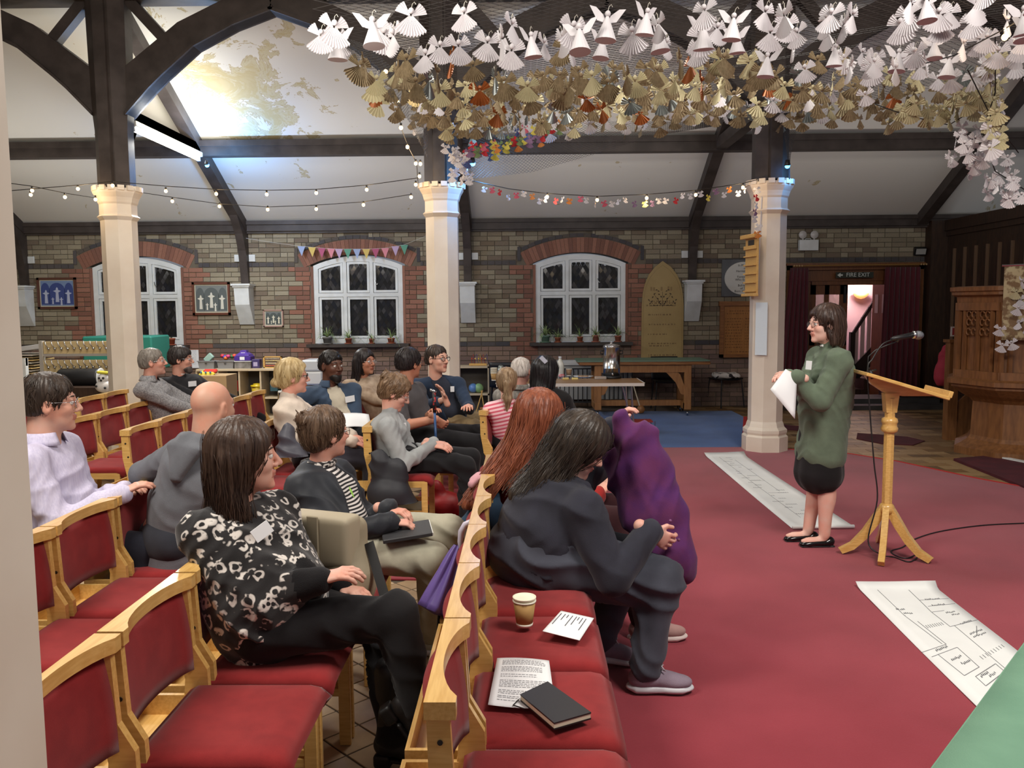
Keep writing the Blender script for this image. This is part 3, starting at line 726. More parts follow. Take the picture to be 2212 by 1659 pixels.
MB().tube(LL((1883, 806, mY), (1874, 790, mY), (1876, 770, mY), (1892, 756, mY), (1915, 746, mY), (1935, 739, mY)), .004, 8).build('gooseneck', M['black'], t, True)
MB().tube(LL((1925, 733, mY), (1932, 731, mY), (1975, 723, mY)), [.010, .014, .018], 12).build('handle', M['black'], t, True)
p = LL((1984, 724, mY))[0]; MB().ball(p, .029, 16, 12, (1.1, .95, .95)).build('mesh_head', mat('mic_mesh', (150, 152, 158), .35, (110, 112, 118), 300, metal=.9, bump=.8, bscale=500), t, True)
MB().tube(LL((1972, 723, mY), (1978, 723.5, mY)), .024, 14).build('ring', M['steel'], t, True)
q = MB(); q.tube(LL((1880, 800, mY), (1884, 818, mY)), .011, 10); q.tube(LL((1876, 803, mY), (1893, 799, mY)), .006, 8); q.build('clamp', M['black'], t, True)
MB().tube(LL((1937, 738, mY), (1944, 727, mY)), .010, 10).build('clip', M['black'], t, True)
def cable(name, pts, r, m, lb, cat='cable'):
    V = [Vector(p) for p in pts]; out = []
    for i in range(len(V)-1):
        a, b, c_, d = V[max(i-1, 0)], V[i], V[i+1], V[min(i+2, len(V)-1)]
        for s in range(6):
            x = s/6; out.append(.5*((2*b)+(c_-a)*x+(2*a-5*b+4*c_-d)*x*x+(3*b-a-3*c_+d)*x**3))
    out.append(V[-1]); o = MB().tube(out, r, 6).build(name, m, None, True); tag(o, lb, cat); return o
G = lambda u, v: tuple(AZ(u, v, .0175))
cable('microphone_cable', [PL(1927, 734, mY), PL(1905, 745, mY-.02), PL(1885, 775, mY-.03), PL(1874, 800, mY-.04), PL(1880, 900, mY-.05), PL(1888, 1000, mY-.05), PL(1895, 1080, mY-.05), (2.14, 5.12, .12), (2.20, 5.06, .05), (2.30, 5.12, .018), (2.36, 5.02, .018), G(1990, 1192), G(1960, 1206), G(1935, 1200), G(1925, 1190), G(1950, 1182), G(1975, 1165), G(2030, 1148), G(2120, 1135), G(2215, 1130)], .0045, M['black'], 'black microphone cable trailing from the lectern across the crimson carpet')
# ================================================================ drawings on the floor
def paper_sheet(name, c4, label, wav=.01, seed=1, curl=0):
    """c4: far-left, far-right, near-right, near-left floor corners"""
    r = random.Random(seed); A = [Vector(q) for q in c4]
    def f(u, v):
        p = A[0].lerp(A[1], v).lerp(A[3].lerp(A[2], v), u); z = .0155
        z += wav*(.5+.5*math.sin(u*5+v*2+seed))*abs(v-.5)*2*.5
        z += .035*max(0, 1-u/.05)**2*(.6+.4*v)
        return (p.x, p.y, z)
    m = MB(); m.slab(f, 40, 8, .0012); o = m.build(name, M['paper_d'], None, True); tag(o, label, 'drawing'); return o, A
M['paper_d'] = mat('drawing_paper', (238, 239, 236), .6, (230, 231, 228), 3)
M['ink'] = mat('pencil', (128, 128, 130), .8); M['inkd'] = mat('dark_ink', (70, 72, 78), .8)
def strokes(par, A, lines, w=.0035):
    b = MB()
    for ln in lines:
        for (u0, v0), (u1, v1) in zip(ln[:-1], ln[1:]):
            p = A[0].lerp(A[1], v0).lerp(A[3].lerp(A[2], v0), u0); q = A[0].lerp(A[1], v1).lerp(A[3].lerp(A[2], v1), u1)
            zz = lambda u, v, s: .0172+.010*(.5+.5*math.sin(u*5+v*2+s))*abs(v-.5)
            b.bar((p.x, p.y, zz(u0, v0, par['s'])), (q.x, q.y, zz(u1, v1, par['s'])), w, .001)
    return b
o, A = paper_sheet('floor_drawing', [AZ(1848, 1264, .02), AZ(2020, 1266, .02), AZ(2205, 1420, .02), AZ(2110, 1528, .02)], 'wide white paper scroll with a pencilled street plan, lying between the lectern and the green table', .01, 2)
A[2] = Vector(AZ(2260, 1455, .02)); A[3] = Vector(AZ(2165, 1580, .02))
o2 = o; o.name = 'old'; bpy.data.objects.remove(o)
o, A = paper_sheet('floor_drawing', [tuple(x) for x in A], 'wide white paper scroll with a pencilled street plan, running towards the green table', .01, 2)
o['s'] = 2
L1 = [[(.0, .22), (.30, .22), (.55, .30)], [(0, .62), (.17, .60), (.30, .58), (.30, .75)], [(.17, .60), (.17, .98)], [(.24, .62), (.24, .98)], [(.30, .58), (.45, .6), (.45, 1)], [(.45, .66), (.95, .66)], [(.95, .66), (1, .7)],
      [(.30, .22), (.30, .23)], [(.36, .30), (.56, .34), (.56, .0)], [(.60, .05), (.60, .42), (.75, .42), (.75, .18), (.60, .14)], [(.78, .28), (.78, .62), (.84, .62), (.84, .28), (.78, .28)], [(.5, .9), (.57, .78)]]
for i in range(8): L1.append([(.40+i*.0, .34+i*.03), (.425, .34+i*.03)])
for i in range(9): L1.append([(.70, .55+i*.045), (.725, .55+i*.045)])
strokes(o, A, L1).build('pencil_lines', M['ink'], o)
r = random.Random(5); LT = []
for (u, v, n) in ((.17, .68, 9), (.24, .68, 8), (.33, .74, 6), (.36, .78, 5), (.45, .75, 8), (.55, .72, 9), (.58, .72, 9), (.25, .20, 5), (.29, .24, 5), (.66, .22, 7), (.58, .16, 8), (.80, .33, 6), (.82, .42, 5), (.70, .28, 6)):
    for i in range(n):
        uu, vv = u+r.uniform(-.004, .004), v+i*.022; LT.append([(uu, vv), (uu-.010-r.random()*.004, vv+.006), (uu, vv+.012)])
strokes(o, A, LT, .002).build('handwriting', M['inkd'], o)
o, A = paper_sheet('floor_drawing', [AZ(1521, 982, .02), AZ(1607, 982, .02), AZ(1845, 1138, .02), AZ(1710, 1140, .02)], 'long white paper scroll with faint pencil plan, behind the standing woman', .01, 1)
o['s'] = 1
LT = []
for k in range(26):
    u = .06+k*.035; v0 = r.uniform(.2, .6)
    for i in range(r.randint(2, 6)): LT.append([(u, v0+i*.035), (u-.006, v0+i*.035+.012), (u+.002, v0+i*.035+.024)])
strokes(o, A, LT+[[(.05, .3), (.5, .32), (.9, .36)], [(.1, .6), (.6, .62)], [(.2, .3), (.2, .6)], [(.45, .3), (.45, .62)], [(.62, .35), (.62, .7)]], .003).build('handwriting', M['ink'], o)
MB().tube([tuple(AZ(1712, 1139, .03)), tuple(AZ(1845, 1137, .03))], .013, 10).build('rolled_end', M['paper_d'], o, True)
# ================================================================ GREEN TABLE corner, bottom right
t = thing('trestle_table', 'table under a pale green cloth, its corner cutting the bottom right of the picture', 'table', (1.72, 1.55, 0.013))
c0 = AZ(2212, 1395, .74); c1 = AZ(2018, 1659, .74)
d = (c1-c0)/np.linalg.norm(c1-c0); nrm = np.array([-d[1], d[0], 0]); nrm = nrm if nrm[0] > 0 else -nrm
base = c0-d*.5; 
def tc_(a, b, z): p = base+d*a+nrm*b; return (p[0]-1.72, p[1]-1.55, z-.013)
m = MB()
def fc(u, v):
    a = -.1+1.6*u; b = 0+.85*v; z = .742+.0015*math.sin(a*23+b*9); return tc_(a, b, z)
m.slab(fc, 30, 10, .004)
def fd(u, v): a = -.1+1.6*u; return tc_(a, -.004-.012*v*(1+math.sin(a*26)), .742-.26*v)
m.slab(fd, 60, 6, .004)
m.build('tablecloth', M['green_cloth'], t, True)
m = MB(); m.add([tc_(a, b, z) for a in (-.08, 1.48) for b in (.02, .83) for z in (.712, .736)], [(0, 1, 3, 2), (4, 6, 7, 5), (0, 4, 5, 1), (2, 3, 7, 6), (0, 2, 6, 4), (1, 5, 7, 3)]); m.build('table_top', M['wood_mid'], t)
for a in (0, 1.4):
    for b in (.1, .75): MB().tube([tc_(a, b, .014), tc_(a, b, .712)], .016, 8).build('leg', M['steel'], t)
# ================================================================ THINGS ON THE BACK WALL
def WXZ(u, v, Y=13.19): p = AY(u, v, Y); return p[0], p[2]
def onwall(name, label, cat, u, v, Y=13.19, group=None): x, z = WXZ(u, v, Y); return thing(name, label, cat, (x, Y, z), 0, group)
def flat(c, w, h, t=.004, y=0.): return MB().bb((c[0]-w/2, y-t, c[1]-h/2), (c[0]+w/2, y, c[1]+h/2))
cols = {}
def C_(c, r=.6):
    if (c, r) not in cols: cols[c, r] = mat('colour_%d_%d_%d' % c, c, r)
    return cols[c, r]
for (u0, v0, u1, v1, lb, pal, fr_) in ((80, 600, 168, 667, 'framed blue toned print of robed figures beneath an arch, first on the brick wall', ((116, 136, 170), (60, 74, 130), (178, 184, 204)), (92, 58, 46)), (415, 610, 499, 680, 'framed pale print of three robed figures under three arches beside a white corbel', ((120, 124, 120), (90, 96, 94), (216, 212, 196)), (104, 60, 44)),
                                    (569, 669, 613, 706, 'small framed print of three pale figures in a pink frame', ((110, 114, 112), (76, 84, 80), (220, 214, 190)), (176, 140, 128))):
    xa, za = WXZ(u0, v0); xb, zb = WXZ(u1, v1); w, h = xb-xa, za-zb; t = thing('framed_print', lb, 'picture', ((xa+xb)/2, 13.195, (za+zb)/2))
    b = .035 if w > .5 else .018; q = MB()
    q.bb((-w/2, -.03, h/2-b), (w/2, 0, h/2)); q.bb((-w/2, -.03, -h/2), (w/2, 0, -h/2+b)); q.bb((-w/2, -.03, -h/2), (-w/2+b, 0, h/2)); q.bb((w/2-b, -.03, -h/2), (w/2, 0, h/2)); q.build('frame', C_(fr_, .4), t)
    q = MB(); q.bb((-w/2+b, -.010, -h/2+b), (w/2-b, -.004, h/2-b)); q.build('mount', C_((206, 198, 172)), t)
    q = MB(); W, Hh = w-2*b-.03, h-2*b-.03
    q.bb((-W/2, -.012, -Hh/2), (W/2, -.010, Hh/2)); P = WALLM @ Matrix.Translation((0, 0, .0))
    q.m = 1
    for cx, rw in ((0, .24), (-.36, .13), (.36, .13)):
        pts = [(cx*W-rw*W, -.45*Hh), (cx*W+rw*W, -.45*Hh), (cx*W+rw*W, .12*Hh)]+[(cx*W+rw*W*math.cos(a), .12*Hh+.3*Hh*math.sin(a)) for a in np.linspace(.2, 2.9, 8)]+[(cx*W-rw*W, .12*Hh)]
        q.prism(pts, .0135, P, .012)
    q.m = 2
    for cx, cz, s in ((0, -.02, 1.1), (-.34, -.1, 1), (.34, -.1, 1), (.12, -.3, .6), (-.14, -.28, .5)):
        q.prism([(cx*W+s*a*W, cz*Hh+s*z*Hh) for a, z in ((-.05, -.3), (.05, -.3), (.035, .05), (.11, .10), (.03, .14), (.025, .2), (0, .24), (-.025, .2), (-.03, .14), (-.11, .10), (-.035, .05))], .0145, P, .0135)
    q.build('print', [C_(c) for c in pal], t)
# bunting
bc_ = dict(b=(156, 172, 206), y=(214, 186, 104), m=(178, 88, 118), p=(216, 138, 148), l=(190, 164, 194), g=(98, 156, 132))
nm = dict(b='blue', y='yellow', m='magenta', p='pink', l='lilac', g='green')
t = thing('bunting', 'string of pastel triangular bunting above the middle window', 'bunting', (0, 0, 0)); fx = [651, 674, 695, 715, 732, 751, 771, 791, 811, 832, 854, 873]; fy = [532, 534, 536, 537, 538, 538, 538, 538, 537, 536, 532, 529]
MB().tube([tuple(AY(u, v, 13.1)) for u, v in [(527, 514), (590, 524)]+list(zip(fx, fy))+[(925, 508)]], .003, 5).build('cord', C_((200, 196, 188)), t)
for u, v, c in zip(fx, fy, 'bymplgbymplg'):
    x, z = WXZ(u, v, 13.1); q = MB(); q.prism([(-.06, 0), (.06, 0), (.004, -.155)][::-1], .002, WALLM); o = q.build('flag', C_(bc_[c], .8), t); o.location = (x, 13.1, z); o['label'] = nm[c]+' triangular flag'; o.rotation_euler = (random.uniform(-.15, .05), 0, 0)
# twin-spot emergency light
t = onwall('emergency_light', 'white twin headed emergency light unit above the fire exit door', 'emergency light', 1744, 530)
MB().bb((-.145, -.09, -.085), (.145, 0, .08), .006).build('box', M['white'], t)
for s in (-1, 1): 
    q = MB(); q.lathe([(.02, -.04), (.055, -.03), (.062, .0), (.058, .006), (0, .01)], 20, (0, 0, 0), 0, Matrix.Translation((s*.09, -.05, .16)) @ Matrix.Rotation(math.pi/2, 4, 'X')); q.tube([(s*.085, -.045, .08), (s*.09, -.045, .12)], .012, 8); q.build('lamp_head', C_((196, 192, 186), .3), t, True)
MB().tube([(-.045, -.03, .08), (-.04, -.03, .10), (.04, -.03, .10), (.045, -.03, .08)], .005, 6).build('handle', M['white'], t)
t = onwall('floodlight', 'small dark floodlight on the wall by the dark panelling', 'light', 1983, 543)
MB().box((0, -.06, 0), (.17, .07, .12), (.5, 0, -.2), .006).build('housing', M['black'], t); MB().box((0, -.10, -.01), (.14, .01, .09), (.5, 0, -.2)).build('glass', mat('flood_glass', (170, 170, 165), .1), t)
# arched gilt board
def wp_(pts, Y=13.19): return [WXZ(u, v, Y) for u, v in pts]
o_ = WXZ(1430, 680); t = thing('inscribed_board', 'tall gilt pointed-arch board painted with leaves and lines of lettering', 'board', (o_[0], 13.19, o_[1]))
pts = [(1384, 800), (1386, 660), (1388, 634), (1392, 615), (1401, 594), (1414, 577), (1431, 564), (1449, 577), (1462, 594), (1470, 612), (1474, 634), (1476, 660), (1474, 800)]
loc = [(x-o_[0], z-o_[1]) for x, z in wp_(pts)]
gold = mat('gilt_board', (172, 146, 92), .42, (160, 134, 82), 3); brown = C_((112, 84, 54))
MB().prism(loc, .03, WALLM).build('panel', gold, t)
q = MB()
for sc_ in (.93,):
    L = [(x*sc_, z*sc_-.005) for x, z in loc]
    for a, b in zip(L[:-1], L[1:]): q.bar((a[0], -.0305, a[1]), (b[0], -.0305, b[1]), .003, .004, (0, 1, 0))
q.build('inner_line', C_((140, 112, 66)), t)
q = MB()
def leaf_(x, z, a, s=.03):
    q.prism([(x+s*math.cos(a), z+s*math.sin(a)), (x+s*.5*math.cos(a+1.2), z+s*.5*math.sin(a+1.2)*.8), (x-s*.7*math.cos(a), z-s*.7*math.sin(a)), (x+s*.5*math.cos(a-1.2), z+s*.5*math.sin(a-1.2)*.8)], .0325, WALLM, .030)
for sx in (-1, 1):
    for x, z, a in ((.02, .25, 1.3), (.06, .34, .4), (.09, .36, -.2), (.05, .29, .3), (.12, .30, -.6), (.15, .25, -1), (.17, .18, -1.2), (.21, .20, .9), (.19, .15, -.8), (.13, .12, .2), (.08, .12, -.2), (.05, .17, 2.2), (.03, .14, .9), (.07, .22, .8)):
        leaf_(sx*x, z+.03, a if sx > 0 else math.pi-a, .024)
    for a0, a1 in (((0, .14), (.14, .33)), ((0, .15), (.2, .14))): q.bar((sx*a0[0], -.031, a0[1]), (sx*a1[0], -.031, a1[1]), .004, .003, (0, 1, 0))
q.bar((0, -.031, .12), (0, -.031, .36), .005, .003, (0, 1, 0)); q.build('painted_leaves', C_((74, 60, 40)), t)
def lines(par, rows, m, y, h, r, name='lettering'):
    q = MB()
    for x0, x1, z in rows:
        x = x0
        while x < x1:
            w = r.uniform(.3, .9)*h*2.4; w = min(w, x1-x)
            for i in range(max(1, int(w/(h*.62)))):
                xx = x+i*h*.62; q.bb((xx, y-.001, z), (xx+h*.42, y, z+h*r.uniform(.75, 1)))
            x += w+h*.55
    q.build(name, m, par)
rr = random.Random(3); zz = lambda v: WXZ(1430, v)[1]-o_[1]
lines(t, [(-.20, .12, zz(652)), (-.17, .23, zz(656)), (-.25, .23, zz(661))]+[(-.22, .14, zz(681)), (-.21, .20, zz(702)), (-.22, .08, zz(723)), (-.21, .21, zz(743)), (-.20, .09, zz(748)), (-.21, .22, zz(768)), (-.21, .21, zz(772))], brown, -.0305, .022, rr)
lines(t, [(-.19, .19, zz(628))], C_((146, 118, 74)), -.0305, .07, rr, 'heading')
# memorial tablet, board of names, hymn board
t = onwall('memorial_tablet', 'white oval memorial tablet on a grey slate surround, half hidden by the hymn board', 'tablet', 1600, 600)
MB().bb((-.30, -.025, -.29), (.33, 0, .28)).build('surround', mat('slate', (96, 98, 100), .5, (84, 86, 88), 5), t)
q = MB(); q.prism([(.03+.29*math.cos(a), -.01+.255*math.sin(a)) for a in np.linspace(0, 2*math.pi, 41)[:-1]], .045, WALLM, .02); ov = q.build('oval', mat('marble', (214, 212, 202), .3), t)
for i, s in enumerate(('In Memory', 'of', 'Harriet Helen', 'of', 'Forest Gate', 'Who Endowed', 'and', 'Befriended', 'of This', 'Born 1835.D')):
    tx = text(s, .048, 'lettering', C_((30, 28, 28)), t, Matrix.Translation((.05 if i != 9 else .02, -.0465, .19-i*.0445)) @ Matrix.Rotation(math.pi/2, 4, 'X'))
t = onwall('roll_of_names_board', 'oak framed board of gilt names and years on the brick wall beside the third pillar', 'board', 1602, 710)
MB().bb((-.33, -.02, -.43), (.33, 0, .40)).build('panel', mat('honey_oak', (172, 116, 56), .4, (158, 104, 48), 5, stretch=(6, 6, 1)), t)
q = MB(); q.bb((-.35, -.05, -.45), (-.29, 0, .40)); q.bb((.29, -.05, -.45), (.35, 0, .40)); q.bb((-.35, -.05, -.45), (.35, 0, -.40)); q.bb((-.37, -.06, .36), (.37, 0, .43)); q.build('frame', M['wood_mid'], t)
lines(t, [(-.20, .2, .27), (-.24, .1, .23)]+[(-.26, .0, .15-i*.045) for i in range(11)]+[(.05, .12, .15-i*.045) for i in range(11)]+[(-.2, .22, -.37)], C_((104, 66, 30)), -.0205, .018, rr)
hx_, hz_ = 2.636-.19, 0
t = thing('hymn_board', 'narrow light oak hymn number board hung on the side of the third pillar', 'hymn board', (AY(1624, 585, 8.98)[0], 8.98, 2.0))
A_ = Matrix.Rotation(R_(-80), 4, 'Z')
q = MB(); q.add(*bevbox(.14, .012, .30, .003), A_); q.build('board', M['oak'], t)
q = MB(); q.add([tuple(Vector(v)+Vector((0, -.03, .315))) for v in bevbox(.17, .035, .022, .006)[0]], bevbox(.17, .035, .022, .006)[1], A_); q.add([tuple(Vector(v)+Vector((0, -.02, -.30))) for v in bevbox(.15, .03, .015, .004)[0]], bevbox(.15, .03, .015, .004)[1], A_); q.build('cornice', M['oak'], t)
for i in range(6): q = MB(); q.add([tuple(Vector(v)+Vector((0, -.025, .20-i*.092))) for v in bevbox(.135, .012, .008 if i else .02, .002)[0]], bevbox(.135, .012, .008, .002)[1], A_); q.build('number_rail', M['oak'], t)
q = MB(); q.add([tuple(Vector(v)+Vector((0, -.014, .25))) for v in bevbox(.07, .002, .03, .001)[0]], bevbox(.07, .002, .03, .001)[1], A_); q.build('number_card', C_((60, 52, 42)), t)
cable('pillar_wire', [(2.53, 8.97, 2.9), (2.50, 8.95, 2.3), (2.49, 8.95, 1.7)], .006, C_((190, 190, 200)), 'pale wire running down the third pillar beside the hymn board')
o = MB().bb((-.07, -.004, -.26), (.06, 0, .3)).build('taped_sheet', C_((214, 226, 232)), None); o.location = (2.535, 8.93, 1.32); o.rotation_euler = (0, 0, R_(-38)); tag(o, 'pale blue white sheet taped round the third pillar below the hymn board', 'paper')
# ================================================================ FIRE EXIT DOORWAY
M['oakd'] = mat('door_oak', (126, 78, 42), .42, (104, 62, 32), 6, stretch=(8, 8, 1), bump=.1)
df = struct(mk('door_1', None)); df.location = (DX0, D, 0); dw = DX1-DX0
q = MB(); q.bb((0, -.06, 0), (.07, .25, 2.2)); q.bb((dw-.07, -.06, 0), (dw, .25, 2.2)); q.bb((0, -.06, 2.13), (dw, .25, 2.22)); q.bb((0, .0, 1.96), (dw, .25, 2.13)); q.bb((-.02, -.08, 2.20), (dw+.02, .25, 2.235)); q.build('door_surround', M['oakd'], df)
q = MB(); q.bb((.40, .02, 1.90), (1.75, .2, 1.97)); q.bb((.30, .02, 0), (.38, .2, 1.95)); q.bb((1.70, .02, 0), (1.78, .2, 1.95)); q.bb((1.78, .05, 0), (dw-.05, .12, 1.95)); q.build('inner_frame', M['oakd'], df)
lf = MB(); xl = .38
for a, b in ((0, .10), (.24, .31), (.48, .60)): lf.bb((xl+a, .06, 0), (xl+b, .10, 1.92))
for a, b in ((0, .25), (.95, 1.12), (1.75, 1.92)): lf.bb((xl, .06, a), (xl+.6, .10, b))
lf.bb((xl, .07, .2), (xl+.6, .09, 1.0)); lo_ = lf.build('door_leaf', M['oakd'], df)
for a, b in ((.10, .24), (.31, .48)): MB().bb((xl+a, .078, 1.1), (xl+b, .082, 1.77)).build('pane', mat('door_pane', (196, 176, 146), .15, alpha=.55), lo_)
MB().bb((xl+.53, .03, 1.62), (xl+.565, .06, 1.88)).build('closer_arm', M['black'], lo_)
lf = MB(); lf.bb((-.56, -.02, 0), (0, .02, 1.93)); l2 = lf.build('door_leaf', M['oakd'], df); l2.location = (1.70, .12, 0); l2.rotation_euler = (0, 0, R_(-84))
for a in (-.42, -.2): o = MB().bb((a-.05, -.025, 1.45), (a+.05, .025, 1.75)).build('pane', C_((170, 160, 150), .1), l2)
# sign
sg = onwall('fire_exit_sign', 'green strip sign reading FIRE EXIT with a left arrow above the doorway', 'sign', 1846, 594, 13.12)
MB().bb((-.29, -.006, -.045), (.29, 0, .045)).build('plate', C_((50, 54, 44)), sg)
text('FIRE EXIT', .088, 'lettering', C_((222, 226, 216)), sg, Matrix.Translation((.05, -.0075, 0)) @ Matrix.Rotation(math.pi/2, 4, 'X'), .001)
MB().prism([(-.27, 0), (-.22, .035), (-.22, .012), (-.185, .012), (-.185, -.012), (-.22, -.012), (-.22, -.035)], .008, WALLM, .006).build('arrow', C_((222, 226, 216)), sg)
# curtains
M['curtain'] = mat('wine_curtain', (92, 20, 32), .85, (74, 14, 26), 4, stretch=(14, 14, 1), sheen=.3)
def curtain(x0t, x1t, x0b, x1b, z0, lb, n=7, Y=13.03):
    m = MB()
    def f(u, v): x = (x0t+(x1t-x0t)*u)*(1-v)+(x0b+(x1b-x0b)*u)*v; return (x, Y+.03*math.sin(u*n*6.28+v)*(.5+.5*v), 2.16+(z0-2.16)*v)
    m.slab(f, 70, 10, .004); tag(m.build('door_curtain', M['curtain'], None, True), lb, 'curtain')
xt = lambda u, Y=13.03: AY(u, 600, Y)[0]
curtain(xt(1707), xt(1746), xt(1686), xt(1752), .22, 'wine red velvet curtain hanging left of the fire exit door', 5)
curtain(xt(1912), xt(1988), xt(1908), xt(1992), .18, 'wine red velvet curtain hanging right of the fire exit door, wider of the pair', 7)
t = thing('curtain_rail', 'brass curtain rail across the top of the fire exit doorway', 'rail', (5.15, 13.0, 2.19)); MB().tube([(-1.0, 0, 0), (1.05, 0, .01)], .010, 8).build('rod', C_((150, 112, 60), .3), t)
for i in range(4): MB().ball((-.98+i*.04, 0, 0), .016, 8, 6).build('ring', C_((170, 140, 100), .3), t, True)
for i in range(3): MB().ball((.96+i*.04, 0, .008), .016, 8, 6).build('ring', C_((170, 140, 100), .3), t, True)
for z in (1.83, 1.70):
    o = MB().bb((-.04, -.05, -.05), (.04, 0, .05), .004).build('wall_switch', C_((130, 122, 112), .4)); o.location = (6.38, 13.19, z+.03); tag(o, 'small grey %s box on the dark edge right of the wine curtain' % ('upper' if z > 1.8 else 'lower'), 'switch')
# lobby beyond
M['lilac'] = mat('lilac_wall', (206, 178, 192), .7)
q = MB(); q.bb((DX0-.6, 15.6, 0), (DX1+1.2, 15.7, 2.8)); q.bb((DX1+1.1, 13.5, 0), (DX1+1.2, 15.7, 2.8)); q.bb((DX0-.7, 13.5, 0), (DX0-.6, 15.7, 2.8)); q.bb((DX0-.7, 13.5, 2.75), (DX1+1.2, 15.7, 2.8)); struct(q.build('wall_lobby', M['lilac']))
t = thing('wall_lamp', 'glowing half-bowl wall lamp seen through the open fire exit door', 'lamp', tuple(AY(1860, 634, 15.45)))
MB().lathe([(.0, -.10), (.06, -.085), (.11, -.05), (.135, 0), (.13, .0), (.10, -.045), (.0, -.085)], 20).build('bowl', mat('lamp_bowl', (236, 170, 110), .4, emit=(255, 176, 96), strength=1.3), t, True)
MB().ball((0, 0, .0), .04).build('bulb', emitm('warm_bulb', (255, 206, 130), 20), t, True)
pl = bpy.data.lights.new('lobby_lamp', 'POINT'); pl.energy = 34; pl.color = (1, .72, .55); pl.shadow_soft_size = .08; po = bpy.data.objects.new('lobby_lamp', pl); COL.objects.link(po); po.location = AY(1862, 622, 15.2)
pl = bpy.data.lights.new('lobby_lamp', 'POINT'); pl.energy = 40; pl.color = (1, .82, .88); pl.shadow_soft_size = .2; po = bpy.data.objects.new('lobby_lamp', pl); COL.objects.link(po); po.location = (5.6, 14.6, 2.4)
t = thing('staircase', 'staircase with black handrail and pale balusters rising beyond the fire exit door', 'staircase', (5.0, 14.3, 0))
MB().bar(tuple(AY(1842, 722, 14.3)-_v((5, 14.3, 0)) if False else (AY(1842, 722, 14.3)-np.array((5, 14.3, 0)))), tuple(AY(1905, 625, 14.3)-np.array((5, 14.3, 0))), .05, .05).build('handrail', M['black'], t)
MB().bar(tuple(AY(1843, 810, 14.3)-np.array((5, 14.3, 0))), tuple(AY(1905, 745, 14.3)-np.array((5, 14.3, 0))), .04, .22).build('string_board', M['black'], t)
p = AY(1841, 720, 14.3)-np.array((5, 14.3, 0)); MB().bb((p[0]-.04, -.04, 0), (p[0]+.04, .04, p[2]+.02)).build('newel_post', M['black'], t)
for i in range(4): u = 1852+i*14; a = AY(u, 722-(u-1842)*1.54, 14.3)-np.array((5, 14.3, 0)); MB().bb((a[0]-.045, -.01, max(a[2]-.75, 0)), (a[0]+.02, .01, a[2])).build('baluster', C_((190, 184, 186)), t)
for i in range(4): MB().bb((.45+.25*i, -.3, 0), (.7+.25*i, .9, .17*(i+1))).build('step', M['wood_dark'], t)
M['stone_d'] = mat('dark_stone', (74, 70, 68), .7, (60, 56, 54), 4, bump=.2)
q = MB(); q.bb((3.95, 12.55, 0), (6.5, 13.2, .07)); q.bb((4.0, 12.85, .07), (6.4, 13.5, .14)); struct(q.build('trim_3', M['stone_d']))
# ================================================================ PANELLED SCREEN, right
sc_ = MB(); XR = 6.50
sc_.bb((XR, 9.6, 0), (XR+.08, 13.2, 2.80)); sc_.bb((XR-.06, 9.6, 2.70), (XR+.12, 13.2, 2.86)); sc_.bb((XR-.03, 9.6, 2.62), (XR, 13.2, 2.70)); sc_.bb((XR-.25, 13.0, 0), (XR, 13.2, 2.86)); sc_.bb((XR-.05, 9.6, 0), (XR, 13.2, .22))
ws = struct(sc_.build('wall_right', M['wood_dark']))
for i in range(11):
    y = 12.75-i*.30; z0 = .9 if i % 3 else .5; MB().bb((XR-.035, y-.018, .9), (XR, y+.018, 2.42)).build('batten', C_((112, 88, 68), .4), ws)
    MB().bb((XR-.012, y-.26, .35), (XR, y-.04, 2.5)).build('panel', M['wood_dark'], ws)
MB().bb((XR-.05, 9.6, .82), (XR, 13.2, .90)).build('mid_rail', M['wood_dark'], ws)
o = MB().bb((-.045, -.01, -.055), (.045, 0, .055)).build('notice', C_((206, 200, 196))); o.location = AY(2062, 716, 9.5); tag(o, 'small white notice with red print beside the pulpit stairs', 'notice')
MB().bb((-.03, -.0112, -.04), (.0, -.010, .04)).build('red_print', C_((160, 60, 60)), o)
# ================================================================ PULPIT
a0 = np.array((4.60, 8.92)); dirs = []; dx = np.array((.15, -.50)); dx = dx/np.linalg.norm(dx); side = .54; pp = [a0]
for k in range(7):
    th = R_(45)*k; d_ = np.array((dx[0]*math.cos(th)-dx[1]*math.sin(th), dx[0]*math.sin(th)+dx[1]*math.cos(th))); pp.append(pp[-1]+d_*side)
pp = np.array(pp); pc = pp.mean(0)
t = thing('pulpit', 'large carved oak pulpit with traceried panels at the right edge', 'pulpit', (pc[0], pc[1], 0))
ph0 = math.atan2(a0[1]-pc[1], a0[0]-pc[0]); Rp = float(np.linalg.norm(a0-pc))
def ring(prof, name, m=None): return MB().lathe([(Rp*k, z) for k, z in prof], 8, (0, 0, 0), ph0).build(name, m or M['pulpit'], t)
ring([(.98, .0), (.98, .08), (.88, .12), (.80, .16), (.76, .2), (.74, .56), (.80, .60), (.90, .64), (1.02, .70), (1.06, .72), (1.06, .75)], 'plinth'); ring([(1.05, .745), (1.12, .755), (1.12, .80), (1.04, .82), (1.0, .83)], 'lower_moulding'); ring([(.96, .82), (.96, 1.60)], 'body')
ring([(.98, 1.58), (1.02, 1.60), (1.03, 1.66), (1.10, 1.68), (1.10, 1.71), (1.13, 1.72), (1.13, 1.76), (1.0, 1.77)], 'cornice')
tz = MB()
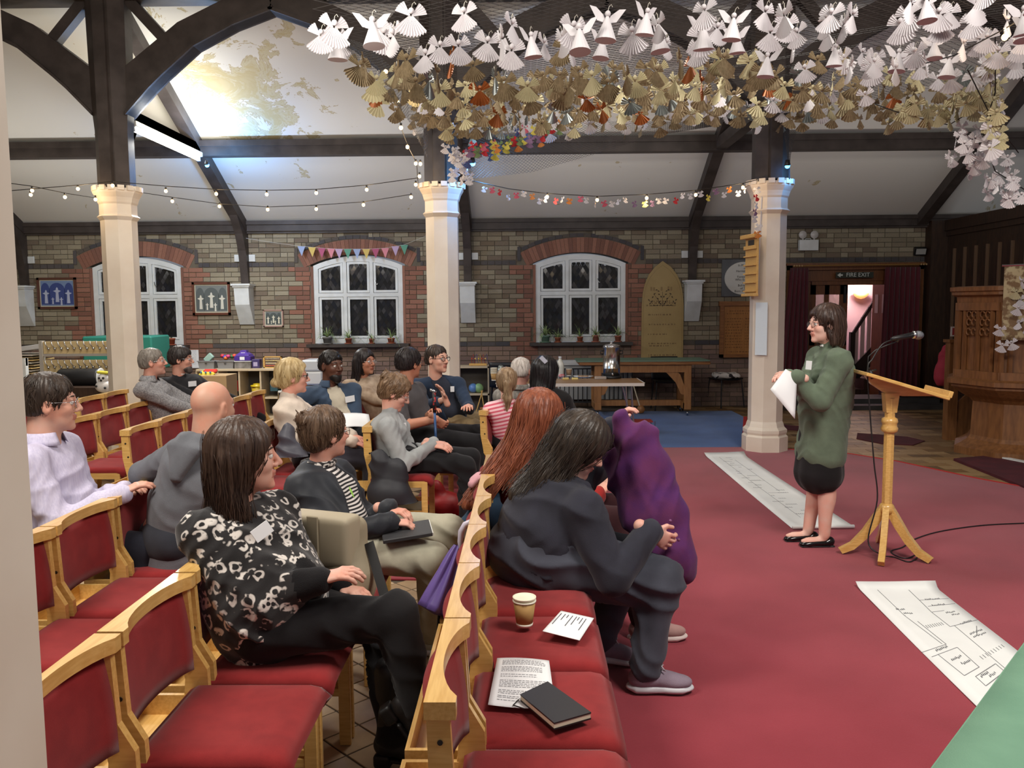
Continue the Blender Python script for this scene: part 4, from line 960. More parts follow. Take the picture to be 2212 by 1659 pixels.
for k in range(8):
    A0, B0 = pp[k]-pc, pp[(k+1) % 8]-pc; e = (B0-A0)/np.linalg.norm(B0-A0); n_ = np.array((e[1], -e[0])); n_ = n_ if n_@(A0+B0) > 0 else -n_
    ph = np.linalg.norm((A0+B0)/2)
    def P3(s, z, o=0.): c = A0+e*s*side+n_*o; return (c[0], c[1], z)
    q = MB()
    for s in (0.03, .97): q.bar(P3(s, .82), P3(s, 1.6), .05, .04)
    q.bar(P3(.0, .86, .0), P3(1, .86, .0), .05, .08); q.bar(P3(.0, 1.56, .0), P3(1, 1.56, .0), .05, .08)
    q.build('corner_stile', M['pulpit'], t)
    if k in (0, 1, 7, 2):
        for s in (.18, .5, .82):
            MB().bar(P3(s, .88), P3(s, 1.54), .03, .035).build('mullion', M['pulpit'], t)
        z = MB()
        for s in (.28, .40, .60, .72):
            for zc_ in (1.48, 1.40, 1.30):
                z.tube([P3(s+.05*math.cos(a), zc_+.034*math.sin(a), .005) for a in np.linspace(.3, 5.4, 10)], .010, 5, False)
        z.build('tracery', M['pulpit'], t, True)['kind'] = 'stuff'
def Pk(k, s, z, o=0.):
    A0, B0 = pp[k]-pc, pp[(k+1) % 8]-pc; e = (B0-A0)/np.linalg.norm(B0-A0); n_ = np.array((e[1], -e[0])); n_ = n_ if n_@(A0+B0) > 0 else -n_; c = A0+e*s*side+n_*o+pc; return (c[0], c[1], z)
m_ = MB(); m_.slab(lambda u, v: Pk(1, .02+.9*u, 1.95-.72*v, .09+.006*math.sin(u*9+v*5)), 14, 14, .004)
M['tapestry'] = palette('tapestry', [(150, 128, 90)], .95, .2, 30); M['tapestry'] = mat('tapestry_cloth', (190, 174, 136), .95, (130, 104, 76), 17, bump=.3, bscale=300, ramp=(.45, .55))
tf_ = m_.build('pulpit_fall', M['tapestry'], None, True); tag(tf_, 'patterned beige tapestry fall hanging on the pulpit front', 'cloth')
MB().tube([Pk(1, -.02, 1.96, .09), Pk(1, 1.0, 1.96, .09)], .012, 8).build('rod', M['chrome'], tf_)
t = thing('pulpit_stairs', 'oak newel post and sloping stair side leading up behind the pulpit', 'stairs', (4.85, 9.75, 0))
b_ = np.array((4.85, 9.75, 0)); n0 = AY(2063, 740, 9.7)-b_; 
MB().bb((n0[0]-.055, -.055, 0), (n0[0]+.055, .055, n0[2])).build('newel_post', M['pulpit'], t); MB().bb((n0[0]-.075, -.075, n0[2]), (n0[0]+.075, .075, n0[2]+.035)).build('cap', M['pulpit'], t)
MB().bar((n0[0]+.04, 0, n0[2]-.12), (n0[0]+.45, -.05, n0[2]+.32), .05, .10).build('handrail', M['pulpit'], t)
MB().prism([(n0[0]+.04, .0), (n0[0]+.15, 0), (n0[0]+.62, .50), (n0[0]+.62, .95), (n0[0]+.04, .42)], .03, WALLM).build('stair_string', M['pulpit'], t)
q = MB(); q.tube([(n0[0]+.42, -.35, 0), (n0[0]+.42, -.35, .75)], .012, 8); tag(q.build('steel_pole', M['steel'], t), None)
o = MB().bb((-.03, -.005, -.10), (.03, 0, .10)).build('yellow_label', C_((206, 196, 60))); o.location = AY(2079, 785, 9.4); tag(o, 'yellow label beside the pulpit body', 'label')
# red jacket on hook, dark runners, trunking
s = SDF(); P_ = lambda u, v: AY(u, v, 10.4).astype(np.float32)
s.cone(P_(2044, 752), P_(2040, 800), .045, .10, k=.05).cone(P_(2040, 800), P_(2038, 815), .10, .11, k=.05).cone(P_(2034, 765), P_(2028, 828), .035, .032, k=.02)
V, Q = s.mesh(.012); V = folds(V, Q, .008, 30, 4); bs_ = V.mean(0); o = shell('hung_jacket', V, Q, mat('pink_red_jacket', (166, 46, 62), .8), None, None, bs_); o.location = bs_.tolist(); tag(o, 'pinkish red jacket hanging on the dark panelling behind the pulpit stairs', 'jacket')
M['runner'] = mat('wine_runner', (84, 22, 32), .95, (68, 16, 26), 6, bump=.3, bscale=300)
def floorpoly(name, pts, m, lb, cat, z0=.005, z1=.013): o = sheet(name, [tuple(AZ(u, v, z1)[:2]) for u, v in pts], z0, z1, m); tag(o, lb, cat); return o
floorpoly('carpet_runner', [(2060, 990), (2130, 984), (2290, 1010), (2300, 1085)], M['runner'], 'dark wine carpet runner at the foot of the pulpit', 'runner', .005, .03)
floorpoly('carpet_runner', [(1852, 935), (1960, 943), (1998, 952), (1972, 961), (1905, 958), (1850, 947)], M['runner'], 'dark wine mat on the wood blocks behind the lectern', 'runner')
floorpoly('carpet_runner', [(1692, 917), (1735, 921), (1735, 930), (1692, 927)], M['runner'], 'short dark wine mat between pillar and standing woman', 'runner')
o = MB().bar(tuple(AZ(2168, 990, .03)), tuple(AZ(2290, 1014, .03)), .05, .03).build('white_trunking', M['white']); tag(o, 'white plastic trunking lying at the foot of the pulpit', 'trunking')
# ================================================================ TEA TABLE AND GREEN-TOPPED OAK TABLE
def localize(o): return o
t = thing('folding_table', 'folding table with wood-effect top and steel legs holding the tea urn', 'table', (.53, 9.8, .0125)); TZ = .705
MB().bb((-.85, -.32, TZ-.03), (.84, .34, TZ), .004).build('table_top', mat('table_laminate', (150, 112, 74), .35, (134, 98, 62), 5, stretch=(1, 10, 1)), t)
q = MB(); q.bb((-.86, -.33, TZ-.034), (.85, -.32, TZ+.001)); q.bb((.84, -.33, TZ-.034), (.85, .35, TZ+.001)); q.bb((-.86, -.33, TZ-.034), (-.85, .35, TZ+.001)); q.build('edge_trim', C_((196, 190, 182)), t)
for s in (-1, 1):
    for y in (-.26, .28): MB().tube([(s*.70, y, TZ-.03), (s*.74, y, .002)], .011, 8).build('leg', M['steel'], t)
    MB().tube([(s*.62, 0, TZ-.03), (s*.725, 0, .25)], .009, 8).build('brace', M['steel'], t); MB().tube([(s*.73, -.26, .25), (s*.73, .28, .25)], .009, 8).build('crossbar', M['steel'], t)
tz = TZ+.0135
def TT(u, v, z=0): return tuple(AZ(u, v, tz+z))
p = TT(1321, 817); t = thing('tea_urn', 'tall stainless steel tea urn with tap on the folding table', 'urn', p)
MB().lathe([(.115, 0), (.12, .01), (.12, .03), (.105, .035)], 28).build('base', M['black'], t, True)
MB().lathe([(.103, .03), (.103, .12), (.106, .122), (.106, .128), (.103, .13), (.103, .37), (.110, .375), (.110, .385)], 32).build('body', mat('brushed_steel', (188, 186, 182), .22, metal=1), t, True)
MB().lathe([(.108, .385), (.10, .40), (.07, .415), (.02, .42), (.02, .435), (.03, .44), (.0, .445)], 28).build('lid', M['chrome'], t, True)
for s in (-1, 1): MB().tube([(s*.103, 0, .33), (s*.135, 0, .335), (s*.135, 0, .30), (s*.103, 0, .295)], .007, 8).build('handle', M['black'], t, True)
q = MB(); q.tube([(0, -.10, .07), (0, -.135, .07), (0, -.14, .045)], .011, 8); q.build('tap', M['chrome'], t, True); MB().box((0, -.135, .10), (.014, .02, .05), None, .003).build('tap_lever', M['black'], t)
p = TT(1210, 812); t = thing('milk_bottle', 'part-full plastic milk bottle on the folding table', 'bottle', p)
MB().lathe([(.045, 0), (.05, .01), (.05, .12), (.045, .16), (.022, .20), (.018, .215), (.018, .225)], 20).build('body', mat('milk_plastic', (226, 226, 216), .35, (208, 206, 186), 9, stretch=(.1, .1, 1)), t, True); MB().lathe([(.02, .223), (.02, .245), (0, .247)], 16).build('cap', C_((220, 222, 224)), t, True)
def cup(name, p, lb, n=1, col=(178, 140, 84), inner=True, hs=1., grp=None):
    t = thing(name, lb, 'cup', p, 0, grp)
    MB().lathe([(.028, 0), (.0395, .088)][:2]+[(.0385, .088), (.027, .003)], 28).build('wall', mat('kraft_card', col, .7), t, True); MB().lathe([(.0292, -.0001), (.0300, .010)], 28).build('base_band', C_((236, 230, 214)), t, True)
    MB().lathe([(.038, .086), (.0415, .086), (.0415, .091), (.038, .091)], 28).build('rim', C_((238, 232, 214)), t, True)
    MB().lathe([(.0272, .006), (.0376, .086)], 28).build('lining', C_((232, 224, 196)), t, True); MB().lathe([(0, .006), (.0272, .006)], 28).build('bottom', C_((214, 204, 176)), t)
    for i in range(1, n): MB().lathe([(.0385, .088+.010*i), (.0415, .088+.010*i), (.0415, .093+.010*i), (.038, .093+.010*i), (.036, .08+.01*i)], 28).build('upper_cup', C_((238, 230, 206)), t, True)
    return t
cup('stacked_cups', TT(1067, 822), 'stack of brown and cream paper cups on the near corner of the folding table', 7)
p = TT(1082, 816); s = SDF(); s.ell(_v(p)+_v((0, 0, .08)), (.045, .045, .085)); V, Q = s.mesh(.008); V = folds(V, Q, .012, 60, 2); o = shell('crumpled_foil_bag', V, Q, mat('foil', (190, 196, 190), .3, (90, 96, 90), 30, metal=.6), None, None, p); o.location = p; tag(o, 'crumpled silvery foil bag on the folding table beside the cups', 'bag')
p = TT(1260, 815); t = thing('plate', 'white plate of biscuits on the folding table', 'plate', p); MB().lathe([(.0, 0), (.07, .0), (.125, .014), (.125, .018), (.07, .006), (0, .006)], 32).build('dish', C_((232, 228, 220), .3), t, True)
for i in range(5): MB().box((-.04+i*.02, .01*((-1)**i), .014), (.05, .03, .012), (0, 0, i), .003).build('biscuit', C_((150, 104, 58)), t)
for i, (u, v, c, lb) in enumerate(((1222, 820, (216, 190, 120), 'yellow filled sandwich slice on the folding table beside the milk'), (1242, 820, (226, 204, 130), 'second yellow sandwich slice on the folding table nearer the plate'))):
    o = MB().box((0, 0, .012), (.075, .03, .024), (0, 0, .1), .004).build('sandwich', C_(c)); o.location = TT(u, v); tag(o, lb, 'sandwich')
o = MB().box((0, 0, .02), (.07, .05, .04), (0, 0, .5), .012).build('sweet_packet', mat('packet', (200, 60, 70), .3, (230, 200, 200), 40)); o.location = TT(1213, 815); tag(o, 'crumpled red and white sweet packet on the folding table', 'packet')
t = thing('biscuit_tub', 'clear tub with brown biscuits beside the tea urn', 'tub', TT(1297, 819)); MB().bb((-.07, -.045, 0), (.07, .045, .035), .006).build('tub', mat('clear_plastic', (210, 200, 190), .1, alpha=.45), t); MB().box((0, 0, .02), (.11, .07, .02), None, .008).build('biscuits', C_((140, 96, 60)), t)
cup('glass_cup', TT(1229, 812), 'small clear brown glass of tea on the folding table', 1, (150, 120, 90))
# oak table on castors with green top
x0, z0 = WXZ(1246, 778, 12.0); x1, _ = WXZ(1530, 778, 12.0); t = thing('refectory_table', 'long green-topped oak table on castors with curved braces against the wall', 'table', ((x0+x1)/2, 12.25, .0125)); w = (x1-x0)/2; h = .80
MB().bb((-w-.0, -.36, h-.012), (w, .36, h+.004)).build('green_top', mat('green_leather', (104, 128, 108), .6), t); MB().bb((-w+.03, -.35, h-.06), (w+.01, .35, h-.012), .004).build('table_top', M['wood_mid'], t)
M['oak_t'] = mat('table_oak', (160, 110, 62), .45, (142, 94, 50), 6, stretch=(6, 6, 1), bump=.1)
for s in (-1, 1):
    for y in (-.27, .27): MB().box((s*(w-.30), y, .42), (.10, .09, .66), None, .006).build('leg', M['oak_t'], t)
    MB().bb((s*(w-.30)-.05, -.32, .09), (s*(w-.30)+.05, .32, .19), .006).build('foot_rail', M['oak_t'], t)
    q = MB(); a = [(.0, 0), (.08, .14), (.22, .30), (.42, .38), (.42, .46), (.0, .46)]; Mx = Matrix.Translation((s*(w-.35), 0, .28)) @ Matrix(((-s, 0, 0, 0), (0, 0, -1, 0), (0, 1, 0, 0), (0, 0, 0, 1)))
    qq = [(0, .02), (.05, .04), (.12, .20), (.25, .34), (.45, .42), (.45, .47), (.20, .44), (.06, .32), (0, .16)]; q.prism(qq, .30, Mx, .25); q.build('curved_brace', M['oak_t'], t)
    q = MB(); q.prism([(0, .36), (-.10, .44), (-.12, .47), (0, .47)], .30, Mx, .24); q.build('bracket', M['oak_t'], t)
    for y in (-.28, .28): MB().lathe([(.03, -.012), (.034, 0), (.03, .012)], 14, (0, 0, 0), 0, Matrix.Translation((s*(w-.30), y, .035)) @ Matrix.Rotation(math.pi/2, 4, 'Y')).build('castor', M['steel'], t)
MB().bb((-w+.25, -.31, h-.17), (w-.25, -.26, h-.06)).build('apron', M['oak_t'], t); MB().bb((-w+.3, -.04, .12), (w-.3, .04, .20)).build('stretcher', M['oak_t'], t)
# radiator, mallet, crate
t = thing('radiator', 'white radiator with black grille bars behind the tea table', 'radiator', (1.15, 13.05, .02)); MB().bb((-.62, -.06, .12), (.55, .06, .70), .006).build('panel', C_((176, 176, 174), .5), t); MB().bb((-.64, -.10, .66), (.57, .06, .74), .004).build('top_shelf', C_((190, 190, 186), .5), t)
for i in range(17): MB().bb((-.6+i*.07, -.14, .08), (-.585+i*.07, -.125, .60)).build('bar', M['black'], t)
for z in (.08, .60): MB().bb((-.62, -.145, z), (.57, -.12, z+.02)).build('rail', M['black'], t)
t = thing('mallet', 'long handled round wooden mallet leaning against the oak table', 'mallet', tuple(AZ(1384, 893, .02))); p = np.array(t.location)
MB().tube([(0, 0, .06), tuple(AY(1362, 812, p[1]+.05)-p)], .010, 8).build('handle', C_((200, 184, 156)), t); MB().lathe([(.0, -.03), (.055, -.03), (.06, 0), (.055, .03), (0, .03)], 20, (0, 0, 0), 0, Matrix.Translation((0, 0, .06)) @ Matrix.Rotation(math.pi/2, 4, 'X')).build('head', M['oak_t'], t, True)
t = thing('red_crate', 'red crate with black items on the blue carpet behind the purple coat', 'crate', tuple(AZ(1380, 934, .013))); MB().bb((-.09, -.1, 0), (.09, .1, .15)).build('crate', C_((150, 30, 40), .4), t); MB().bb((-.1, -.11, .14), (.16, .11, .155)).build('lid', C_((160, 50, 44), .4), t)
for i in range(2): MB().tube([(.15+.05*i, 0, 0), (.15+.05*i, 0, .14)], .008, 6).build('steel_leg', M['steel'], t)
# black chairs by the wall
def blackchair(u, v, lb, rz=0, cush=None):
    p = AZ(u, v, .005); t = thing('plastic_chair', lb, 'chair', tuple(p), rz)
    MB().slab(lambda a, b: (-.20+.40*a, -.18+.38*b, .44-.02*math.sin(a*3.14)+.02*b*0), 10, 8, .02).build('seat', M['black'], t, True); MB().slab(lambda a, b: (-.21+.42*a, .20+.08*b+.03*math.sin(a*3.14), .44+.36*b), 10, 8, .02).build('backrest', M['black'], t, True)
    for sx in (-1, 1):
        for sy in (-1, 1): MB().tube([(sx*.18, sy*.17, .43), (sx*.21, sy*.21, .0)], .011, 8).build('leg', M['black'], t)
    return t
blackchair(1566, 878, 'black plastic chair beside the oak table with a floral cushion on it', R_(20))
s = SDF(); pc_ = AZ(1566, 878, .005); s.box((pc_[0], pc_[1], .50), (.40, .36, .08), r=.04); V, Q = s.mesh(.012); V = folds(V, Q, .006, 30, 9); o = shell('floral_cushion', V, Q, mat('floral_print', (214, 206, 196), .9, (46, 40, 40), 15, ramp=(.55, .6)), None, None, (pc_[0], pc_[1], .46)); o.location = (pc_[0], pc_[1], .46); tag(o, 'off-white cushion with black floral print on the black chair', 'cushion')
blackchair(1440, 885, 'black plastic chair half hidden behind the oak table legs')
blackchair(1090, 898, 'black chair behind the folding table by the toy shelf', R_(180))
# ================================================================ LEFT CLUTTER
t = thing('coat_rack', 'free-standing double coat rack with two pale wood rails of metal hooks', 'coat rack', (-4.9, 9.95, 0)); b_ = np.array((-4.9, 9.95, 0))
LR = lambda u, v, Y=9.95: AY(u, v, Y)-b_
for v0, v1 in ((738, 763), (778, 803)):
    a, b = LR(94, v0), LR(300, v1); MB().bb((a[0], -.012, b[2]), (b[0], .012, a[2]), .002).build('rail', mat('birch', (212, 188, 140), .5, (200, 174, 124), 5, stretch=(1, 8, 8)), t); MB().bb((a[0]-.02, -.016, b[2]-.03), (b[0], .016, b[2])).build('rail_edge', C_((170, 162, 152)), t)
    for i in range(14):
        x = LR(105+i*13.8, v0)[0]; q = MB(); q.tube([(x+.02, -.014, a[2]-.075), (x+.02, -.05, a[2]-.08), (x-.01, -.055, a[2]-.03), (x-.02, -.05, a[2]+.01)], .006, 6); q.ball((x+.02, -.05, a[2]-.085), .014, 8, 6); q.build('hook', M['steel'], t, True)
q = MB(); a = LR(93, 738); q.bb((a[0]-.04, -.03, 0), (a[0], .03, a[2]+.01)); q.build('side_post', C_((176, 168, 156)), t)
q = MB(); q.bb((LR(300, 738)[0], -.03, 0), (LR(300, 738)[0]+.04, .03, a[2]+.01)); q.build('side_post', C_((176, 168, 156)), t)
def bxat(name, u0, v0, u1, v1, Y, dep, m, lb, cat, bev=.006, par=None, grp=None):
    a, b = AY(u0, v0, Y), AY(u1, v1, Y); c = ((a[0]+b[0])/2, Y+dep/2, b[2]); o = MB().bb((a[0]-c[0], -dep/2, 0), (b[0]-c[0], dep/2, a[2]-b[2]), bev).build(name, m, par)
    o.location = c; tag(o, lb, cat, grp) if par is None else None; return o
bxat('storage_box', 176, 727, 330, 800, 11.4, .6, mat('teal_box', (46, 128, 112), .5), 'big teal green box behind the coat rack and first pillar', 'box', .02)
# stack of boards
t = thing('stacked_boards', 'stack of pale flat boards and trays on the shelf left of the coat rack', 'boards', tuple(AY(60, 812, 10.9)))
for i in range(9): MB().box((random.uniform(-.03, .03), 0, .015+i*.034), (.42, .5, .018), (0, 0, random.uniform(-.04, .04)), .002).build('board', C_([(198, 168, 112), (150, 128, 92), (206, 198, 186)][i % 3]), t)
MB().box((.1, -.1, .37), (.60, .35, .06), (0, -.13, 0), .004).build('white_board', C_((196, 194, 192)), t)
t = thing('white_cot_side', 'white slatted wooden crate side at the left edge', 'crate', tuple(AY(30, 840, 9.6))); MB().bb((-.22, -.02, .27), (.17, .02, .36)).build('rail', M['white'], t); MB().bb((.12, -.03, 0), (.17, .03, .36)).build('post', M['white'], t)
for i in range(5): MB().bb((-.2+i*.066, -.01, .02), (-.18+i*.066, .01, .28)).build('slat', M['white'], t)
MB().bb((-.22, -.02, 0), (.17, .02, .04)).build('bottom_rail', M['white'], t)
bxat('red_screen', -15, 750, 27, 785, 10.3, .04, mat('carved_red_wood', (104, 44, 34), .4, (150, 100, 60), 12), 'carved red-brown wooden screen panel with gilt marks at the left edge', 'screen')
o = bxat('low_cupboard', 10, 838, 240, 900, 9.5, .7, M['wood_dark'], 'long low dark wood cupboard behind the left chairs', 'cupboard')
s = SDF(); b0 = AY(150, 832, 9.6).astype(np.float32)
t = thing('drum', 'black drum-shaped bag lying on the low cupboard', 'bag', tuple(AY(175, 836, 9.8))); MB().lathe([(.0, -.24), (.10, -.24), (.11, -.22), (.11, .22), (.10, .24), (0, .24)], 24, (0, 0, 0), 0, Matrix.Translation((0, 0, .112)) @ Matrix.Rotation(math.pi/2, 4, 'Y')).build('body', M['black'], t, True)
MB().lathe([(.10, .235), (.115, .245), (.10, .25)], 24, (0, 0, 0), 0, Matrix.Translation((0, 0, .112)) @ Matrix.Rotation(math.pi/2, 4, 'Y')).build('rim', M['white'], t, True)
for i, (u, v) in enumerate(((140, 812), (152, 809), (165, 812))): o = bxat('paper_tray', u-22, v-3, u+22, v, 9.9+.05*i, .25, C_((196, 214, 192)), 'pale green paper stack %s on the coat rack shelf' % ('lowest', 'middle', 'upper')[i], 'papers', .002)
t = thing('soft_toy', 'white and black soft panda-like toy heap beside the first pillar', 'toy', tuple(AY(225, 848, 9.4)))
MB().ball((0, 0, .07), .085, 16, 12, (1.1, .9, .85)).build('body', C_((220, 216, 212)), t, True); MB().ball((0, 0, .16), .06, 16, 12).build('head', C_((220, 216, 212)), t, True)
for x, z in ((-.02, .17), (.025, .17), (0, .145), (-.05, .08), (.05, .06)): MB().ball((x, -.055 if z > .1 else -.075, z), .014, 8, 6).build('patch', M['black'], t, True)
MB().box((-.0, 0, .23), (.12, .08, .03), (0, .1, 0), .01).build('yellow_cap', C_((206, 196, 60)), t)
# notice on wall and toy shelf
o = bxat('notice_sheet', 403, 756, 430, 795, 13.17, .01, M['paper'], 'white notice sheet taped to the brick wall beside the bearded man', 'notice', 0)
lines(o, [(-.08, .06, .28-i*.022) for i in range(11)], C_((150, 150, 156)), -.0055, .008, rr)
SY = 11.9; t = thing('toy_shelf', 'low birch cubby shelf of toys against the brick wall', 'shelf', tuple(AZ(530, 906, 0)*0+np.array((AY(530, 800, SY)[0], SY, 0))))
xa = AY(424, 800, SY)[0]-t.location[0]; xb = AY(700, 800, SY)[0]-t.location[0]; zt = AY(500, 797, SY)[2]; bir = mat('birch_ply', (196, 178, 148), .5)
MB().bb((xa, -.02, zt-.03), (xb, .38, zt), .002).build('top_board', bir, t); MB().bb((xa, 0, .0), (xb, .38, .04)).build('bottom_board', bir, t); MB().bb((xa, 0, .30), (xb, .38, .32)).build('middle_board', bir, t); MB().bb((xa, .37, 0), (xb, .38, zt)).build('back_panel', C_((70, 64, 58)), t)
for i in range(7): x = xa+(xb-xa)*i/6; MB().bb((x-.012, 0, 0), (x+.012, .37, zt-.03)).build('divider', bir, t)
def onshelf(u): return AY(u, 797, SY+.12)
g1, g2 = C_((138, 138, 140)), C_((126, 128, 130))
for i, (u, lb) in enumerate(((450, 'grey plastic tray of pale green things on the toy shelf'), (491, 'grey plastic tray heaped with bright plastic toys on the toy shelf'))):
    p = onshelf(u); t = thing('toy_tray', lb, 'tray', (p[0], SY+.16, zt)); q = MB(); q.add([(x, y, z) for z, s in ((0, .88), (.11, 1)) for x, y in ((-.12*s, -.12*s), (.12*s, -.12*s), (.12*s, .12*s), (-.12*s, .12*s))], [(0, 3, 2, 1), (0, 1, 5, 4), (1, 2, 6, 5), (2, 3, 7, 6), (3, 0, 4, 7)]); q.bb((-.13, -.13, .105), (.13, -.12, .118)); q.build('tray', g1, t)
    MB().box((0, -.125, .08), (.03, .008, .012)).build('label_holder', M['steel'], t)
    if i == 0: MB().box((-.0, 0, .15), (.09, .05, .14), (0, .8, 0), .01).build('pale_green_roll', C_((160, 190, 176)), t)
    else:
        for k, c in enumerate(((200, 50, 70), (60, 80, 190), (230, 120, 50), (210, 70, 120), (60, 120, 70), (220, 80, 60))): MB().ball((-.09+.036*k, random.uniform(-.06, .04), .13+random.uniform(0, .05)), .035, 8, 6, (1, 1, .8)).build('plastic_toy', C_(c, .4), t, True)
p = onshelf(527); t = thing('purple_tub', 'purple lidded plastic tub with white label on the toy shelf', 'tub', (p[0], SY+.16, zt+.11)); MB().bb((-.12, -.1, 0), (.12, .1, .07), .01).build('tub', C_((74, 48, 140), .35), t); MB().lathe([(.14, 0), (.13, .02), (.07, .05), (.06, .08), (0, .085)], 4, (0, 0, .07), math.pi/4).build('lid', C_((84, 56, 150), .35), t); MB().bb((-.035, -.103, .015), (.035, -.1, .06)).build('label', M['paper'], t); MB().bb((-.03, -.06, .10), (.03, -.055, .12)).build('label', M['paper'], t)
t = thing('clear_box', 'clear lidded box under the purple tub', 'box', (p[0], SY+.16, zt)); MB().bb((-.12, -.1, 0), (.12, .1, .10), .006).build('box', mat('clear_grey', (150, 146, 144), .2, (110, 106, 100), 9), t); MB().bb((-.13, -.11, .10), (.13, .11, .11)).build('lid', M['white'], t)
p = onshelf(553); t = thing('small_purple_box', 'small dark purple box beside the purple tub', 'box', (p[0], SY+.16, zt)); MB().bb((-.06, -.06, 0), (.06, .06, .13), .008).build('box', C_((66, 56, 100), .4), t); MB().bb((-.03, -.062, .03), (.03, -.06, .09)).build('label', C_((170, 160, 190)), t)
p = onshelf(589); t = thing('abacus', 'wooden bead abacus frame on the toy shelf', 'abacus', (p[0], SY+.14, zt)); q = MB()
q.bb((-.135, -.02, 0), (-.115, .02, .17)); q.bb((.115, -.02, 0), (.135, .02, .17)); q.bb((-.135, -.02, 0), (.135, .02, .015)); q.bb((-.135, -.02, .155), (.135, .02, .17)); q.build('frame', M['oak'], t)
for r_ in range(4):
    z = .035+r_*.035; q = MB().tube([(-.12, 0, z), (.12, 0, z)], .002, 5); wr_ = q.build('wire', M['steel'], t)
    q = MB()
    for k in range(12): q.ball((-.10+k*.017, 0, z), .009, 8, 6)
    bd_ = q.build('beads', mat('beads_%d' % r_, ((196, 90, 60), (222, 206, 170), (200, 180, 120), (226, 220, 200))[r_], .4), wr_, True); bd_['kind'] = 'stuff'
for u, v0, v1, c, lb, dd in ((673, 778, 802, (196, 200, 204), 'upper clear plastic storage box behind the blonde woman', 0), (668, 803, 832, (206, 208, 210), 'lower clear plastic storage crate behind the blonde woman', .1)):
    o = bxat('storage_crate', u-23-dd*60, v0, u+23+dd*60, v1, 10.9, .4, mat('crate_plastic_%d' % v0, c, .25), lb, 'crate', .02)
bxat('red_toy_house', 497, 823, 514, 845, SY+.08, .12, C_((190, 44, 44), .4), 'red toy house standing in a cubby of the toy shelf', 'toy', .004)
t = thing('yellow_bucket', 'yellow lidded bucket with dark pattern in a cubby of the toy shelf', 'bucket', (AY(550, 845, SY)[0], SY+.14, .323)); MB().lathe([(.075, 0), (.09, .15), (.0, .15)], 20).build('bucket', mat('yellow_bucket', (206, 180, 60), .4, (120, 70, 40), 14, ramp=(.6, .66)), t, True); MB().lathe([(.10, .145), (.10, .165), (.06, .175), (.06, .19), (0, .195)], 20).build('lid', C_((222, 196, 40), .35), t, True)
bxat('teal_book_box', 583, 826, 600, 845, SY+.08, .15, C_((48, 84, 96), .5), 'dark teal box in a cubby of the toy shelf', 'box', .004)
o = bxat('cardboard_box', 421, 812, 491, 870, 10.6, .4, C_((170, 142, 104), .8), 'brown cardboard box in front of the toy shelf', 'box', .003)
t = thing('toy_console', 'yellow and red toy console on the cardboard box', 'toy', tuple(AY(448, 812, 10.75))); MB().box((0, 0, .03), (.20, .12, .05), (.35, 0, 0), .02).build('body', C_((206, 190, 70), .4), t); MB().box((.03, .03, .06), (.18, .08, .04), (.3, 0, 0), .015).build('red_top', C_((196, 50, 40), .4), t)
for x in (-.06, 0, .06): MB().ball((x, -.055, .05), .014, 8, 6).build('button', C_((60, 120, 160)), t, True)
# yellow ride-on toy, pink ball
s = SDF(); yb = AZ(560, 940, .01).astype(np.float32)*0+_v((-2.35, 8.2, 0)); s.box(yb+_v((0, 0, .22)), (.62, .45, .10), r=.04, k=.04).box(yb+_v((.25, 0, .36)), (.10, .4, .28), r=.04, k=.05).box(yb+_v((-.1, 0, .10)), (.35, .35, .2), r=.04, k=.04)
V, Q = s.mesh(.016); o = shell('ride_on_toy', V, Q, C_((226, 206, 40), .35), None, None, yb); o.location = yb.tolist(); tag(o, 'bright yellow plastic ride-on toy on the floor behind the chairs', 'toy')
o = MB().ball((0, 0, .13), .13, 20, 14).build('play_ball', C_((196, 44, 84), .35), None, True); o.location = (-2.18, 8.75, .30); tag(o, 'pink red ball resting on the yellow toy', 'ball')
o = MB().ball((0, 0, .0), .06, 16, 10, (1.8, 1, .7)).build('orange_cloth', C_((206, 84, 40), .9), None, True); o.location = AY(535, 930, 5.2); o.location.z = .52; tag(o, 'orange cloth heap on a seat behind the bald man', 'cloth')
t = thing('metal_side_table', 'small frame with white bar and steel legs behind the blonde woman', 'frame', (-2.62, 9.3, 0)); MB().tube([(-.15, 0, .66), (.15, 0, .66)], .014, 8).build('bar', M['white'], t)
for x in (-.15, .15): MB().tube([(x, 0, .66), (x, 0, 0)], .01, 8).build('leg', M['steel'], t)
# shelf of toys behind the second pillar
SY2 = 12.2; xx0 = AY(985, 790, SY2)[0]; xx1 = AY(1056, 790, SY2)[0]; t = thing('small_shelf_unit', 'pale shelf unit with globe balls and bead toys by the second pillar', 'shelf', ((xx0+xx1)/2, SY2, 0)); w2 = (xx1-xx0)/2; z2 = AY(1000, 791, SY2)[2]
for z in (0.02, .30, z2-.03): MB().bb((-w2, 0, z), (w2, .35, z+.025)).build('board', bir, t)
for x in (-w2, w2-.02): MB().bb((x, 0, 0), (x+.02, .35, z2)).build('side_panel', bir, t)
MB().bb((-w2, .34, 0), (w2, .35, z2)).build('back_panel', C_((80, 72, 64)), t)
for u, c, lb in ((1022, (90, 130, 190), 'pale blue ball on the shelf by the second pillar'), (1034, (130, 170, 120), 'green ball on the shelf by the second pillar')):
    o = MB().ball((0, 0, .07), .07, 16, 12).build('toy_ball', C_(c, .4), None, True); p = AY(u, 842, SY2+.1); o.location = (p[0], SY2+.12, .328); tag(o, lb, 'ball')
t = thing('bead_maze', 'wire bead maze toy on top of the shelf by the second pillar', 'toy', (AY(1030, 790, SY2)[0], SY2+.15, z2)); MB().bb((-.12, -.04, 0), (.14, .04, .03)).build('base', M['oak'], t)
